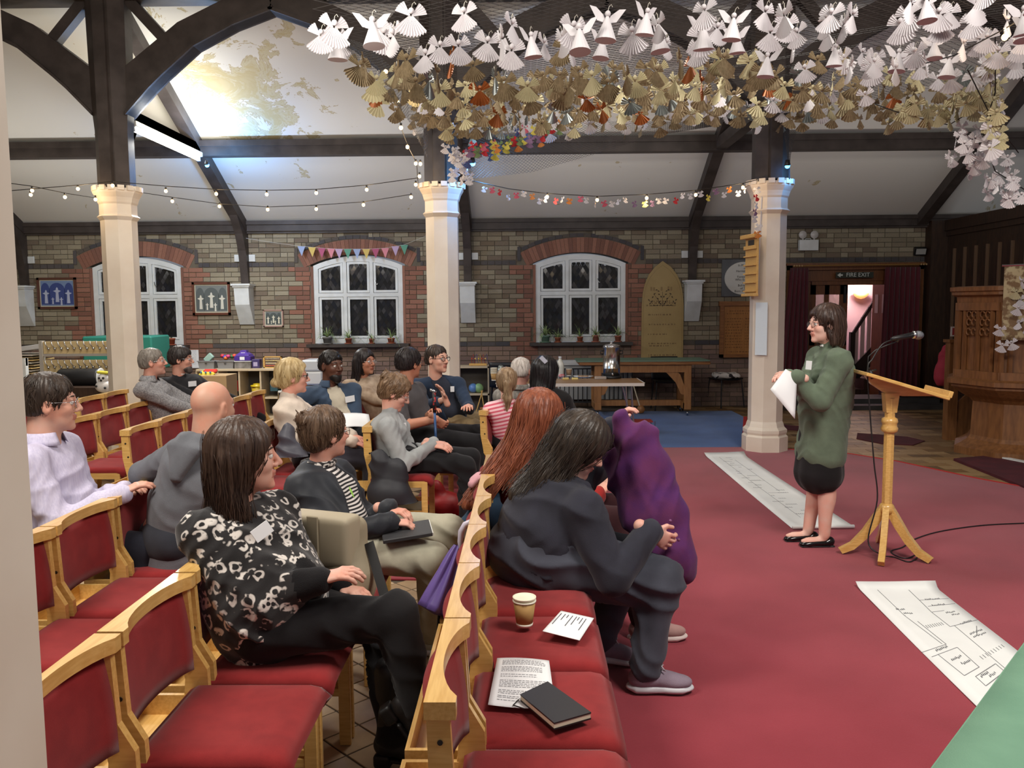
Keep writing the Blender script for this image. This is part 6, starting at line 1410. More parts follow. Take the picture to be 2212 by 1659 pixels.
def shoe(par, A, d, up, mats, sc=1., kind='trainer', name='shoe', off=None):
    """A ankle joint, d toe direction, up sole normal"""
    d = nz(d); up = nz(_v(up)-d*float(_v(up)@d)); l = np.cross(up, d); R = np.stack([d, l, up], 1); T = lambda x, y, z: A+R@_v((x*sc, y*sc, z*sc)); s = SDF()
    if kind == 'boot':
        s.cone(T(0, 0, .22), T(-.01, 0, .02), .058*sc, .043*sc, k=.02); hz = -.075
        s.ell(T(.035, 0, -.045), _v((.075, .036, .032))*sc, R, k=.03).ell(T(.11, 0, -.055), _v((.065, .036, .024))*sc, R, k=.03).ell(T(-.03, 0, -.04), _v((.04, .034, .04))*sc, R, k=.02)
    elif kind == 'flat':
        s.ell(T(.045, 0, -.058), _v((.10, .037, .026))*sc, R, k=.02).ell(T(.12, 0, -.066), _v((.055, .036, .018))*sc, R, k=.02).ell(T(-.035, 0, -.05), _v((.035, .031, .034))*sc, R, k=.02)
        s.ell(T(.035, 0, -.022), _v((.072, .030, .030))*sc, R, k=.006, sub=True); hz = -.076
    else:
        s.cone(T(-.012, 0, .012), T(-.01, 0, -.03), .042*sc, .044*sc, k=.02)
        s.ell(T(.04, 0, -.042), _v((.085, .040, .036))*sc, R, k=.03).ell(T(.125, 0, -.055), _v((.062, .043, .027))*sc, R, k=.03).ell(T(-.03, 0, -.045), _v((.04, .037, .036))*sc, R, k=.02)
        s.cone(T(-.012, 0, .06), T(-.008, 0, .0), .036*sc, .033*sc, k=.004, sub=True); hz = -.078
    V, Q = s.mesh(.0055 if sc > .9 else .007)
    o = shell(name, V, Q, mats[0], par, None, off)
    b = SDF(); zz = hz
    if kind == 'boot': b.box(T(.085, 0, zz-.004), _v((.17, .072, .014))*sc, R, r=.006*sc, k=.004).box(T(-.035, 0, zz-.018), _v((.06, .056, .045))*sc, R, r=.008*sc, k=.004)
    elif kind == 'flat': b.box(T(.07, 0, zz-.004), _v((.20, .066, .008))*sc, R, r=.003*sc, k=.01).box(T(-.04, 0, zz-.008), _v((.05, .052, .02))*sc, R, r=.003*sc, k=.004)
    else: b.ell(T(.12, 0, zz), _v((.075, .047, .017))*sc, R, k=.02).ell(T(-.01, 0, zz+.002), _v((.070, .042, .021))*sc, R, k=.02).box(T(.05, 0, zz), _v((.20, .078, .024))*sc, R, r=.01*sc, k=.015)
    V, Q = b.mesh(.006); shell('sole', V, Q, mats[1], o, None, None)
    if kind == 'trainer' and len(mats) > 2:
        q = MB()
        for i in range(5):
            x = .045+i*.017; z = -.006-i*.0075; q.tube([T(x, -.026, z-.006), T(x+.004, 0, z+.006), T(x, .026, z-.006)], .0028*sc, 6)
        for g in (-1, 1): q.tube([T(.045, 0, .004), T(.06, g*.022, .018), T(.075, g*.03, .0), T(.05, g*.004, .0)], .0022*sc, 6)
        q.build('laces', mats[2], o, True)
        o.children[-1].location = -_v(off) if off is not None else (0, 0, 0)
    if off is not None: o.children[0].location = -_v(off)
    return o
def person(label, hips, yaw, head, look, top, bottom, hair=None, sk=(206, 160, 138), fem=False, bulk=1., hs=1., tyaw=None, group=None, hv=.0055, gv=.010,
           wl=None, wr=None, hl=None, hr=None, knl=None, knr=None, anl=None, anr=None, sleeve='long', glasses=None, shoes=None, standing=False, fold=.004, pole=None, extra=None, lean_back=.02, hoodmesh=False,
           hem=.0, sw=None, curl=.5, tl=None, tr=None, neckw=1., hcurl=None, legs='trousers', topmats=None, topidx=None, armr=1., legr=1., toe=None, sps=None, beard=None, hiz=None, nkr=1., tx=None, lx=None, polel=None, poler=None, brow=None):
    u_, v_, Yh = head; Hc = AY(u_, v_, Yh).astype(np.float32); hx, hy = hips; hz0 = .555 if hiz is None else hiz
    f = yv(yaw); l = np.cross(UP, f); ty = yaw if tyaw is None else tyaw; tf = yv(ty); tl_ = np.cross(UP, tf); Hp = _v((hx, hy, hz0))
    root = thing('person', label, 'person', (hx, hy, .0135 if (hx > -.9 and hy > 4.7) or hx > 0 else .004), 0, group); B = _v(root.location)
    ly_, lp_, lr_ = look if len(look) == 3 else (*look, 0)
    hf = yv(ly_)*math.cos(R_(lp_))+UP*math.sin(R_(lp_)); Rh = frame(hf); 
    if lr_: c_, s_ = math.cos(R_(lr_)), math.sin(R_(lr_)); Rh = np.stack([Rh[:, 0], Rh[:, 1]*c_+Rh[:, 2]*s_, Rh[:, 2]*c_-Rh[:, 1]*s_], 1)
    sc = hs
    Nb = Hc-UP*.165*sc-tf*.028-yv(ly_)*.010                           # base of the neck
    sw_ = (.160 if fem else .182)*bulk**.3 if sw is None else sw
    S = {1: Nb-UP*.060+tl_*sw_+tf*.01, -1: Nb-UP*.060-tl_*sw_+tf*.01}
    Wm = Hp*.66+Nb*.34-tf*lean_back; Cm = Hp*.30+Nb*.70-tf*lean_back*.8
    AL, FL = .275*sc, .245*sc; E = {}; W = {}
    for g, w in ((1, wl), (-1, wr)):
        t = Hp+f*.34+l*g*.10+UP*.09 if w is None else (AY(*w).astype(np.float32) if len(w) == 3 and w[0] > 50 else _v(w))
        pl = pole or (tl_*g*.5-UP*1.-tf*.35); pl = (polel if g == 1 else poler) or pl
        E[g], W[g] = ik(S[g], t, AL, FL, pl)
    hw = .095*bulk**.5; K = {}; A = {}
    for g, kn, an in ((1, knl, anl), (-1, knr, anr)):
        J = Hp+l*g*hw
        K[g] = J+f*.43+UP*(-.03) if kn is None else _v(kn); A[g] = K[g]+f*.0+UP*(.09-K[g][2]) if an is None else _v(an)
        if standing and kn is None: K[g] = J+UP*(.47-hz0)+f*.015; A[g] = J+UP*(.09-hz0)
    def torso(s, e, top_=True, hipd=0):
        b = bulk
        s.ecap(Hp-UP*hipd, Wm, (.158*b+e, .118*b+e), (.138*b+e, .108*b+e), tl_*.5+l*.5, k=.05)
        s.ecap(Wm, Cm, (.138*b+e, .108*b+e), (.158*b**.6+e, .108*b**.7+e), tl_, k=.05)
        if fem:
            for g in (-1, 1): s.ell(Cm+tf*.085*b**.5+tl_*g*.07-UP*.015, (.06+e, .06+e, .065+e), k=.05)
        if b > 1.08: s.ell(Wm+tf*.05*b-UP*.03, (.12*b+e, .12*b+e, .11*b+e), k=.06)
        s.ecap(Cm, Nb-UP*.055, (.155*b**.6+e, .105*b**.7+e), (.11+e, .07+e), tl_, k=.05)
        for g in (1, -1): s.cone(Nb-UP*.035, S[g], (.050+e)*neckw, .056*armr+e, k=.03)
    def arms(s, e, upto=1., r=1.):
        for g in (1, -1):
            s.cone(S[g], E[g], .056*armr*r+e, .044*armr*r+e, k=.03)
            if upto > .5: q = E[g]+(W[g]-E[g])*(1. if upto >= 1 else (upto-.5)*2); s.cone(E[g], q, .044*armr*r+e, (.031 if upto >= 1 else .036)*armr*r+e, k=.02)
    def legs_(s, e, lo=1.):
        r = legr*bulk**.5
        s.ecap(Hp-l*.04, Hp+l*.04, (.10*bulk+e, .115*bulk+e), (.10*bulk+e, .115*bulk+e), UP, k=.04)
        for g in (1, -1):
            J = Hp+l*g*hw; s.cone(J, K[g], .092*r+e, .062*r+e, k=.035)
            if lo > 0: q = K[g]+(A[g]-K[g])*lo; s.cone(K[g], q, .060*r+e, .040*r**.5+(.012 if legs == 'trousers' else 0)+e, k=.02)
    # body: torso, limbs, neck, head and hands as one mesh
    sm, lm = skin(sk)
    bs = SDF(); torso(bs, -.016); arms(bs, -.006 if sleeve != 'short' else .0); legs_(bs, -.012 if legs != 'bare' else -.004, .9 if legs != 'bare' else 1.)
    if legs == 'bare':
        for g in (1, -1): bs.ell(K[g]*.55+A[g]*.45+UP*.05-f*.018, (.044, .044, .10), k=.03)
        for g in (1, -1): bs.ell(A[g]+f*.07-UP*.045, (.09, .030, .028), frame(f), k=.02)
    V1, Q1 = bs.mesh(.016 if sleeve != 'short' else .012)
    nk = Rh.T@((Nb-UP*.03)-Hc)/sc
    V2, Q2 = head_sdf(nk, fem, nkr).mesh(hv)
    c = V2[Q2].mean(1); lip = (c[:, 0] > .083) & (np.abs(c[:, 1]) < .024) & (c[:, 2] < -.043) & (c[:, 2] > -.068)
    V2w = (V2*sc)@Rh.T+Hc
    Vs, Qs, Ms = [V1, V2w], [Q1, Q2+len(V1)], [np.zeros(len(Q1), int), lip.astype(int)]
    n = len(V1)+len(V2w)
    for g, hd in ((1, hl), (-1, hr)):
        if hd == 'none': continue
        d = nz(W[g]-E[g]); pn = -UP; sd = -tl_*g; cu = curl; hsz = .95*sc
        if hd: d = nz(hd[0]) if hd[0] is not None else d; pn = _v(hd[1]); sd = _v(hd[2]); cu = hd[3]
        h = SDF(); hand_prims(h, W[g], d, pn, sd, cu, hsz)
        V3, Q3 = h.mesh(.0042 if hv < .006 else .005); Vs.append(V3); Qs.append(Q3+n); Ms.append(np.zeros(len(Q3), int)); n += len(V3)
    shell('body', np.concatenate(Vs), np.concatenate(Qs), [sm, lm], root, np.concatenate(Ms), B)
    H2W = lambda P: (_v(P)*sc)@Rh.T+Hc-B
    hm = hair[0] if hair else brow or hairmat((60, 48, 40))
    for g in (-1, 1):
        e = MB(); e.ball(H2W((.079, g*.031, .008)), .0118*sc, 12, 10); e.m = 1
        e.ball(H2W((.0855, g*.031, .008)), .0062*sc, 10, 8); e.build('eye', [M['eye'], M['iris']], root, True)
        MB().tube([H2W(p) for p in ((.086, g*.013, .030), (.090, g*.024, .035), (.085, g*.038, .036), (.072, g*.050, .030))], [.002, .0035, .003, .0015], 6).build('eyebrow', hm, root, True)
    if hair:
        hm, st = hair[0], hair[1]; kw = hair[2] if len(hair) > 2 else {}
        V, Q = hair_sdf(st, kw.get('L', .3), kw.get('t', 0), kw.get('fx', 0)).mesh(hv+.0005)
        N = vnorm(V, Q); ph = np.arctan2(V[:, 1], V[:, 0]+.02)
        if st == 'curly' or kw.get('curl'): a = np.sin(V[:, 0]*95+np.sin(V[:, 1]*70))*np.sin(V[:, 1]*90+1)*np.sin(V[:, 2]*88+2); V = V+N*(a*.006)[:, None]
        else: a = np.sin(ph*23+np.sin(V[:, 2]*25)*1.2)+.6*np.sin(ph*51+V[:, 2]*30); V = V+N*(a*.0018+.005*np.sin(V[:, 2]*31+ph*3+hx*9)*np.clip(-V[:, 2]*8, 0, 1)*(st == 'long'))[:, None]
        V, Q = strands(V, Q, kw.get('n', 150 if hv < .0058 else 90), .0013 if hv < .0058 else .002, kw.get('fly', .006))
        if 'bend' in kw:                                        # long hair swept in world space
            bd = kw['bend']; t = np.clip(-V[:, 2]-.05, 0, 1); V = V*sc; Vw = V@Rh.T+Hc; Vw = Vw+np.outer(t**1.3, _v(bd))
        else: Vw = (V*sc)@Rh.T+Hc
        shell('hair', Vw.astype(np.float32), Q, hm, root, None, B)
    if beard:
        s = SDF(); s.ell((.050, 0, -.078), (.050, .052, .038)).ell((.076, 0, -.105), (.028, .030, .028), k=.02).ell((.094, 0, -.055), (.013, .018, .009), k=.004, sub=True).ell((.10, 0, -.02), (.03, .05, .022), k=.006, sub=True).box((0, 0, -.0), (.3, .3, .075), r=.01, k=.01, sub=True)
        V, Q = s.mesh(hv); shell('beard', (V*sc)@Rh.T+Hc, Q, beard, root, None, B)
    if glasses:
        G_ = MB()
        for g in (-1, 1):
            pts = [(.103-.012*abs(math.cos(a)*.5+.5*g*0), g*(.032+.024*math.cos(a)*(1 if abs(math.cos(a)) < .9 else .97)), .006+.018*math.sin(a)) for a in np.linspace(0, 2*math.pi, 17)]
            G_.tube([H2W(p) for p in pts], (.0024 if glasses == 'thick' else .0013)*sc, 6, False)
            G_.tube([H2W((.100, g*.055, .012)), H2W((.06, g*.074, .012)), H2W((.0, g*.081, .010)), H2W((-.01, g*.081, .0))], (.0022 if glasses == 'thick' else .0012)*sc, 6)
        G_.tube([H2W((.104, -.009, .010)), H2W((.108, 0, .013)), H2W((.104, .009, .010))], .0018*sc, 6)
        go = G_.build('glasses', M['frame'] if glasses in ('thick', 'dark') else M['steel'], root, True)
        lz = MB()
        for g in (-1, 1): lz.add([H2W((.103-.006, g*(.032+.022*math.cos(a)), .006+.016*math.sin(a))) for a in np.linspace(0, 2*math.pi, 17)[:-1]], [tuple(range(16))])
        lz.build('lenses', M['lens'], go)['kind'] = 'stuff'
    # garments
    if legs == 'trousers':
        s = SDF(); legs_(s, .004)
        if lx: lx(s, dict(Hp=Hp, K=K, A=A, f=f, l=l))
        V, Q = s.mesh(gv); V = folds(V, Q, fold*1.6, 34, 3, f*.4+UP*.8); shell('trousers', V, Q, bottom, root, None, B)
    elif legs == 'bare':
        s = SDF(); z1 = bottom[1]
        s.ecap(Hp+UP*.05, _v((Hp[0], Hp[1], z1))+f*.01, (.150, .115), (.196, .150), l, k=.02)
        V, Q = s.mesh(gv); a = np.arctan2(V[:, 1]-Hp[1], V[:, 0]-Hp[0]); V = V+np.stack([np.cos(a), np.sin(a), 0*a], 1)*(.004*np.sin(a*9)*np.clip((Hp[2]-V[:, 2])*5, 0, 1))[:, None]
        shell('skirt', V.astype(np.float32), Q, bottom[0], root, None, B)
    s = SDF(); e = .006; torso(s, e, hipd=hem)
    if hem > .2:
        s.P = []; torso(s, e, hipd=0); s.ecap(Wm, Hp-UP*hem, (.150*bulk, .120*bulk), (.186*bulk, .138*bulk), l, k=.05)
    if tx: tx(s, dict(Nb=Nb, Hp=Hp, tf=tf, tl=tl_, S=S, W=W, E=E, Wm=Wm, Cm=Cm))
    arms(s, e+.004, 1. if sleeve == 'long' else (.5 if sleeve == 'short' else .8))
    if top.get('open'):
        w_, = (top['open'],); s.cone(Nb+tf*.10+UP*.03, Hp+tf*.18+UP*.0, w_, w_*1.1, k=.01, sub=True)
    if hoodmesh:
        h = SDF(); rr = .072*nkr; pr = [Nb+UP*(.040-.035*abs(a)/2.3)+(-tf*math.cos(a)+tl_*math.sin(a))*rr for a in np.linspace(-2.3, 2.3, 9)]
        for a_, b_ in zip(pr[:-1], pr[1:]): h.cone(a_, b_, .030, .030, k=.015)
        h.ecap(Nb-tf*.115+UP*.0, Nb-tf*.165-UP*.12, (.115, .040), (.035, .025), tl_, k=.03); h.ell(Nb+UP*.06+tf*.01, (.058*nkr, .058*nkr, .06), k=.01, sub=True)
        V, Q = h.mesh(.007); V = folds(V, Q, .007, 30, 4, UP*.6+tl_*.6); shell('hood', V, Q, top['m'], root, None, B)
    if hoodmesh: pass
    elif top.get('collar') not in ('crew', 'shirt'): s.cone(Nb-UP*.02, Nb+UP*.035+tf*.004, .064*neckw, .058*neckw, k=.012)
    for g in (1, -1):
        if sleeve == 'long': s.cone(W[g]-nz(W[g]-E[g])*.01, W[g]+nz(W[g]-E[g])*.008, .032*armr, .031*armr, k=.004)
    V, Q = s.mesh(gv); V = folds(V, Q, fold*1.5, 26, int(hx*100) % 97+3, tf*.5+UP); V = folds(V, Q, fold*.5, 60, 7, tf*.8-UP*.6+tl_*.5)
    mi = None; tm_ = top['m']
    if topidx is not None: mi = topidx(V[Q].mean(1), dict(Nb=Nb, Hp=Hp, tf=tf, tl=tl_, S=S, W=W, E=E, Wm=Wm, Cm=Cm))
    shell(top.get('name', 'jumper'), V, Q, tm_, root, mi, B)
    if 'inner' in top:
        s = SDF(); torso(s, -.002); s.cone(Nb-UP*.02, Nb+UP*.02+tf*.004, .058*neckw, .054*neckw, k=.012); V, Q = s.mesh(gv+.002); shell('shirt', V, Q, top['inner'], root, None, B)
    if top.get('collar') == 'shirt':
        q = MB()
        def fcol(u, v): a = (u-.5)*5.4; r = (.060*neckw*nkr+.006)+.026*v; p = Nb+UP*(.052-.040*v)+(-tf*math.cos(a)*.95+tl_*math.sin(a))*r+tf*.004; p = p-UP*(.016*v*abs(u-.5)*2); return tuple(p-B)
        q.slab(fcol, 30, 4, .002); q.build('collar', tm_ if not isinstance(tm_, list) else tm_[0], root, True)
    if top.get('collar') == 'clerical':
        q = MB(); q.tube([tuple(Nb-B+UP*.030+(tf*math.cos(a)+tl_*math.sin(a))*(.0575*neckw)) for a in np.linspace(-.35, .35, 6)], .009, 8); q.build('white_collar', M['white'], root, True)
    if shoes:
        for g in (1, -1):
            d = f if toe is None or g not in toe else _v(toe[g]); shoe(root, A[g], d, UP if not (sps and g in sps) else _v(sps[g]), shoes[0], shoes[2] if len(shoes) > 2 else 1., shoes[1], shoes[3] if len(shoes) > 3 else 'shoe', B)
    if extra: extra(root, B, dict(Nb=Nb, Hp=Hp, tf=tf, tl=tl_, S=S, W=W, E=E, K=K, A=A, f=f, l=l, Rh=Rh, Hc=Hc, Cm=Cm, Wm=Wm, sc=sc, H2W=H2W))
    return root
def badge(root, p, n, up=UP, w=.075, h=.05, rot=0, name='name_badge', m=None):
    n = nz(n); x = nz(np.cross(up, n)); y = np.cross(n, x); Mx = Matrix(((x[0], y[0], n[0], p[0]), (x[1], y[1], n[1], p[1]), (x[2], y[2], n[2], p[2]), (0, 0, 0, 1))) @ Matrix.Rotation(rot, 4, 'Z')
    q = MB(); q.add(*bevbox(w/2, h/2, .0012, .0005), Mx); o = q.build(name, m or M['paper'], root); return o
def front(J, a, up, side=0): return J['Cm']+J['tf']*a+J['tl']*side+UP*up
trs = lambda c: cloth('trouser_cloth', c, bs=500, bump=.2)
BLK = trs((30, 29, 31)); tr_b = M['black']
wt = mat('white_rubber', (205, 205, 210), .5)
dk = hairmat((46, 34, 28)); 
# 1 man in lilac shirt
lil = mat('lilac_stripe_shirt', (206, 200, 222), .8, (190, 184, 210), 130, stretch=(1, 1, .06), bump=.1, bscale=300)
person('man in pale lilac striped shirt and thin glasses sitting beside the near pillar', (-2.15, 3.68), 8, (108, 872, 3.62), (24, -3), dict(m=lil, name='shirt', collar='shirt'), trs((38, 40, 50)), (hairmat((48, 38, 32)), 'short', {'t': .002}),
       (214, 168, 148), bulk=1.28, hs=1.06, armr=1.2, nkr=1.12, sw=.19, glasses='thin', wl=(262, 1062, 3.75), wr=(258, 1068, 3.55), shoes=((M['black'], M['black']), 'trainer'), gv=.009, fold=.007, lean_back=.0, hv=.0055)
# 2 bald man
person('bald man in charcoal grey hoodie seen from behind', (-1.60, 3.72), 30, (460, 880, 3.72), (62, -2), dict(m=cloth('grey_hoodie', (112, 114, 120), bump=.35), name='hoodie', collar='crew'), trs((52, 54, 62)), None,
       (204, 160, 138), bulk=1.30, hs=1.0, nkr=1.3, sw=.20, tyaw=58, hem=.12, wl=(300, 1035, 4.1), wr=None, shoes=((M['black'], M['black']), 'trainer'), fold=.006, hoodmesh=True, gv=.009, neckw=1.15, polel=list(_v((-.6, .3, -.3))), lean_back=0, armr=1.15)
# 3 leopard jumper
m, N, L = newmat('leopard_knit'); b = N['Principled BSDF']; b.inputs['Roughness'].default_value = .95; b.inputs['Sheen Weight'].default_value = .3
tc = N.new('ShaderNodeTexCoord'); n1 = N.new('ShaderNodeTexNoise'); n1.inputs['Scale'].default_value = 16; L.new(tc.outputs['Object'], n1.inputs[0])
mx = N.new('ShaderNodeMix'); mx.data_type = 'RGBA'; mx.inputs[0].default_value = .045; L.new(tc.outputs['Object'], mx.inputs[6]); L.new(n1.outputs['Color'], mx.inputs[7])
vo = N.new('ShaderNodeTexVoronoi'); vo.inputs['Scale'].default_value = 25; vo.inputs['Randomness'].default_value = .85; L.new(mx.outputs[2], vo.inputs[0])
r = N.new('ShaderNodeValToRGB'); L.new(vo.outputs['Distance'], r.inputs[0]); el = r.color_ramp.elements
el[0].position = .22; el[0].color = (0, 0, 0, 1); el[1].position = .50; el[1].color = (0, 0, 0, 1)
x = el.new(.27); x.color = (1, 1, 1, 1); x = el.new(.42); x.color = (1, 1, 1, 1)
n2 = N.new('ShaderNodeTexNoise'); n2.inputs['Scale'].default_value = 30; L.new(tc.outputs['Object'], n2.inputs[0]); r2 = N.new('ShaderNodeValToRGB'); L.new(n2.outputs[0], r2.inputs[0]); r2.color_ramp.elements[0].position = .42; r2.color_ramp.elements[1].position = .47
mu = N.new('ShaderNodeMath'); mu.operation = 'MULTIPLY'; L.new(r.outputs[0], mu.inputs[0]); L.new(r2.outputs[0], mu.inputs[1])
cm = N.new('ShaderNodeMix'); cm.data_type = 'RGBA'; L.new(mu.outputs[0], cm.inputs[0]); cm.inputs[6].default_value = (*lin((26, 23, 24)), 1); cm.inputs[7].default_value = (*lin((212, 204, 196)), 1); L.new(cm.outputs[2], b.inputs[0])
bp = N.new('ShaderNodeBump'); bp.inputs['Strength'].default_value = .5; n3 = N.new('ShaderNodeTexNoise'); n3.inputs['Scale'].default_value = 260; L.new(tc.outputs['Object'], n3.inputs[0]); L.new(n3.outputs[0], bp.inputs['Height']); L.new(bp.outputs[0], b.inputs['Normal'])
leo = m; knitb = cloth('black_rib', (24, 22, 24), bump=.5)
def cuffs(c, J):
    a = np.zeros(len(c), int)
    for g in (1, -1):
        d = J['W'][g]-J['E'][g]; t = ((c-J['E'][g])@d)/float(d@d); k = (np.linalg.norm(c-J['W'][g], axis=1) < .12) & (t > .72); a[k] = 1
    return a
def ex3(root, B, J):
    badge(root, AY(566, 1148, 2.52)-B, (.55, -.8, .25), w=.062, h=.042, rot=.5)
person('woman with long dark brown hair in leopard jumper, legs crossed in tall black boots', (-.86, 2.70), 3, (528, 990, 2.74), (20, 0), dict(m=[leo, knitb], name='leopard_jumper', collar='crew'), BLK,
       (hairmat((58, 42, 34), (86, 66, 54)), 'long', {'L': .37, 't': .012, 'fx': .016, 'n': 260, 'fly': .012}), (214, 168, 150), fem=True, bulk=1.20, hs=1.0, tyaw=-34, sw=.150, tx=lambda s, J: s.ell(J['Wm']+J['tf']*.03-UP*.03, (.20, .20, .17), k=.08), gv=.009, hv=.005, wl=(-.66, 2.90, .60), wr=(690, 1254, 2.56), topidx=cuffs, armr=1.15, legr=.95,
       knr=(-.43, 2.62, .60), anr=(-.345, 2.58, .31), knl=(-.50, 2.82, .50), anl=(-.46, 2.74, .13), shoes=((mat('boot_leather', (26, 24, 25), .5, bump=.1), mat('boot_sole', (20, 19, 19), .5)), 'boot', 1.02, 'boot'), toe={-1: (.55, 0, -.8), 1: (.95, -.25, 0)}, sps={-1: (.8, 0, .55)}, fold=.008, extra=ex3,
       hr=(None, (0, .2, -1), (0, .8, .2), .55), lean_back=0)
# 4 bun woman, open dark jacket over striped top
m, N, L = newmat('black_white_stripe'); b = N['Principled BSDF']; b.inputs['Roughness'].default_value = .9
tc = N.new('ShaderNodeTexCoord'); w = N.new('ShaderNodeTexWave'); w.wave_type = 'BANDS'; w.bands_direction = 'Z'; w.inputs['Scale'].default_value = 22; L.new(tc.outputs['Object'], w.inputs[0])
r = N.new('ShaderNodeValToRGB'); r.color_ramp.interpolation = 'CONSTANT'; r.color_ramp.elements[0].color = (*lin((30, 28, 30)), 1); r.color_ramp.elements[1].position = .5; r.color_ramp.elements[1].color = (*lin((214, 208, 204)), 1); L.new(w.outputs[0], r.inputs[0]); L.new(r.outputs[0], b.inputs[0])
stp = m; scarf = leo
def ex4(root, B, J):
    q = MB(); 
    q.tube([tuple(J['Nb']-B+UP*.03+(J['tf']*math.cos(a)+J['tl']*math.sin(a))*.07) for a in np.linspace(-3.1, 3.1, 24)], .014, 8, False); q.build('scarf', scarf, root, True)
    p = [J['Nb']+J['tf']*.075-UP*.01+J['tl']*.03, J['Cm']+J['tf']*.15, J['Wm']+J['tf']*.155+UP*.03, J['Wm']+J['tf']*.17-UP*.06]
    MB().tube([tuple(x-B) for x in p], .006, 6).build('lanyard', mat('green_lanyard', (128, 176, 60), .6), root, True)
    q = MB()
    for i in range(3): q.ball(tuple(J['Cm']+J['tf']*.125-J['tl']*.055-UP*(.09*i-.02)-B), .006, 8, 6)
    q.build('snap_button', M['steel'], root, True)['kind'] = 'stuff'
person('woman with brown hair bun and glasses in black jacket and beige trousers', (-.85, 3.66), 2, (703, 937, 3.76), (42, 0), dict(m=cloth('black_jacket', (44, 46, 52), rough=.55, bump=.1), name='jacket', open=.072, inner=stp, collar='crew'), cloth('beige_trousers', (176, 172, 152), bump=.15),
       (hairmat((84, 64, 50), (118, 94, 74)), 'bun', {'t': .004}), (214, 164, 146), fem=True, bulk=1.12, hs=.98, tyaw=-14, glasses='dark', wl=(838, 1100, 3.72), wr=(842, 1128, 3.5), hr=(_v((.9, .25, -.1)), (0, .1, -1), (0, 1, .3), .75), hl=(_v((.9, -.2, -.1)), (0, 0, -1), (0, -1, .3), .7),
       knr=(-.40, 3.50, .51), anr=(-.43, 3.70, .10), knl=(-.36, 3.86, .53), anl=(-.30, 3.92, .10), gv=.009, fold=.007, shoes=((cloth('grey_trainer', (186, 186, 176)), wt, wt), 'trainer'), extra=ex4, armr=1.15, legr=1.1, toe={-1: (.95, -.1, 0), 1: (.9, .1, 0)}, hv=.005)
# 5, 6 two men at the back
def ex5(root, B, J):
    badge(root, J['W'][1]-B+J['f']*.10+UP*.02, (.2, -.9, .5), w=.20, h=.28, rot=.5, name='papers')
person('grey haired man in marled grey jacket, next to a bearded man in black', (-3.12, 7.40), 5, (330, 783, 7.3), (15, 4), dict(m=mat('marled_grey', (150, 148, 148), .95, (108, 106, 108), 90, bump=.5, bscale=200), name='jacket', collar='shirt'), trs((74, 92, 112)),
       (hairmat((112, 104, 96), (150, 142, 132)), 'short'), (210, 160, 142), bulk=1.12, glasses='thin', hv=.0075, gv=.013, sw=.20, shoes=((M['black'], M['black']), 'trainer'))
def ex6(root, B, J): badge(root, front(J, .135, .06, -.05)-B, J['tf'], w=.09, h=.05)
person('bearded man with dark swept hair in black clerical shirt and glasses', (-3.02, 7.95), -8, (391, 777, 7.85), (8, -2), dict(m=cloth('black_shirt', (34, 33, 36)), name='shirt', collar='clerical'), BLK, (hairmat((40, 34, 32)), 'short', {'t': .005}), (208, 158, 138), bulk=1.05, glasses='thin', hv=.0075, gv=.013,
       beard=hairmat((74, 66, 62)), extra=ex6, tyaw=-30, shoes=((M['black'], M['black']), 'trainer'))
# 7 blonde
def ex7(root, B, J):
    MB().tube([tuple(x-B) for x in (J['Nb']-J['tf']*.05+UP*.045, J['Nb']-J['tl']*.065+UP*.01, J['Cm']+J['tf']*.14+UP*.02, J['Wm']+J['tf']*.16)], .004, 6).build('lanyard', M['black'], root, True)
person('blonde woman with low bun and dark glasses in cream cardigan', (-1.52, 5.83), 6, (632, 814, 5.98), (18, -2), dict(m=cloth('cream_knit', (222, 206, 190), bump=.4), name='cardigan'), trs((50, 48, 56)), (hairmat((176, 150, 104), (214, 192, 146)), 'lowbun', {'t': .006}), (216, 164, 146), fem=True, bulk=1.12, hs=1.02,
       glasses='thick', hv=.0065, gv=.011, shoes=((M['black'], M['black']), 'trainer'), extra=ex7, fold=.007, armr=1.15)
# 8 man in open blue overshirt
def ex8(root, B, J): badge(root, front(J, .135, .02, .09)-B, J['tf'], w=.085, h=.05, rot=.1)
person('black man with short hair and beard in open slate blue overshirt over cream t-shirt', (-1.50, 6.72), -18, (716, 790, 6.68), (-38, -4), dict(m=cloth('blue_overshirt', (66, 82, 104), bump=.2), name='overshirt', open=.07, inner=cloth('cream_tshirt', (206, 196, 176)), collar='shirt'), trs((40, 41, 46)),
       (hairmat((26, 22, 20), (40, 34, 32)), 'curly', {'t': -.004}), (96, 64, 50), bulk=1.12, hs=1.02, tyaw=-50, hv=.0065, gv=.011, sw=.20, wl=(752, 905, 6.45), wr=(655, 885, 6.5), beard=hairmat((26, 22, 20)), extra=ex8, shoes=((M['black'], M['black']), 'trainer'), fold=.008, armr=1.1,
       knl=(-1.02, 6.30, .53), anl=(-.98, 6.28, .1), knr=(-1.15, 6.12, .52), anr=(-1.12, 6.1, .1))
# 9 long haired woman in beige jumper
person('woman with long black hair and thin glasses in beige jumper by the brick wall', (-1.30, 7.98), -25, (789, 782, 7.85), (-35, 0), dict(m=cloth('beige_jumper', (192, 172, 150), (140, 118, 98), bump=.4), name='jumper', collar='crew'), BLK, (hairmat((30, 24, 24), (46, 38, 38)), 'long', {'L': .33, 't': .0, 'bend': (-.1, 0, 0)}), (176, 126, 102), fem=True, bulk=1.1,
       glasses='thin', hv=.0075, gv=.013, tyaw=-50)
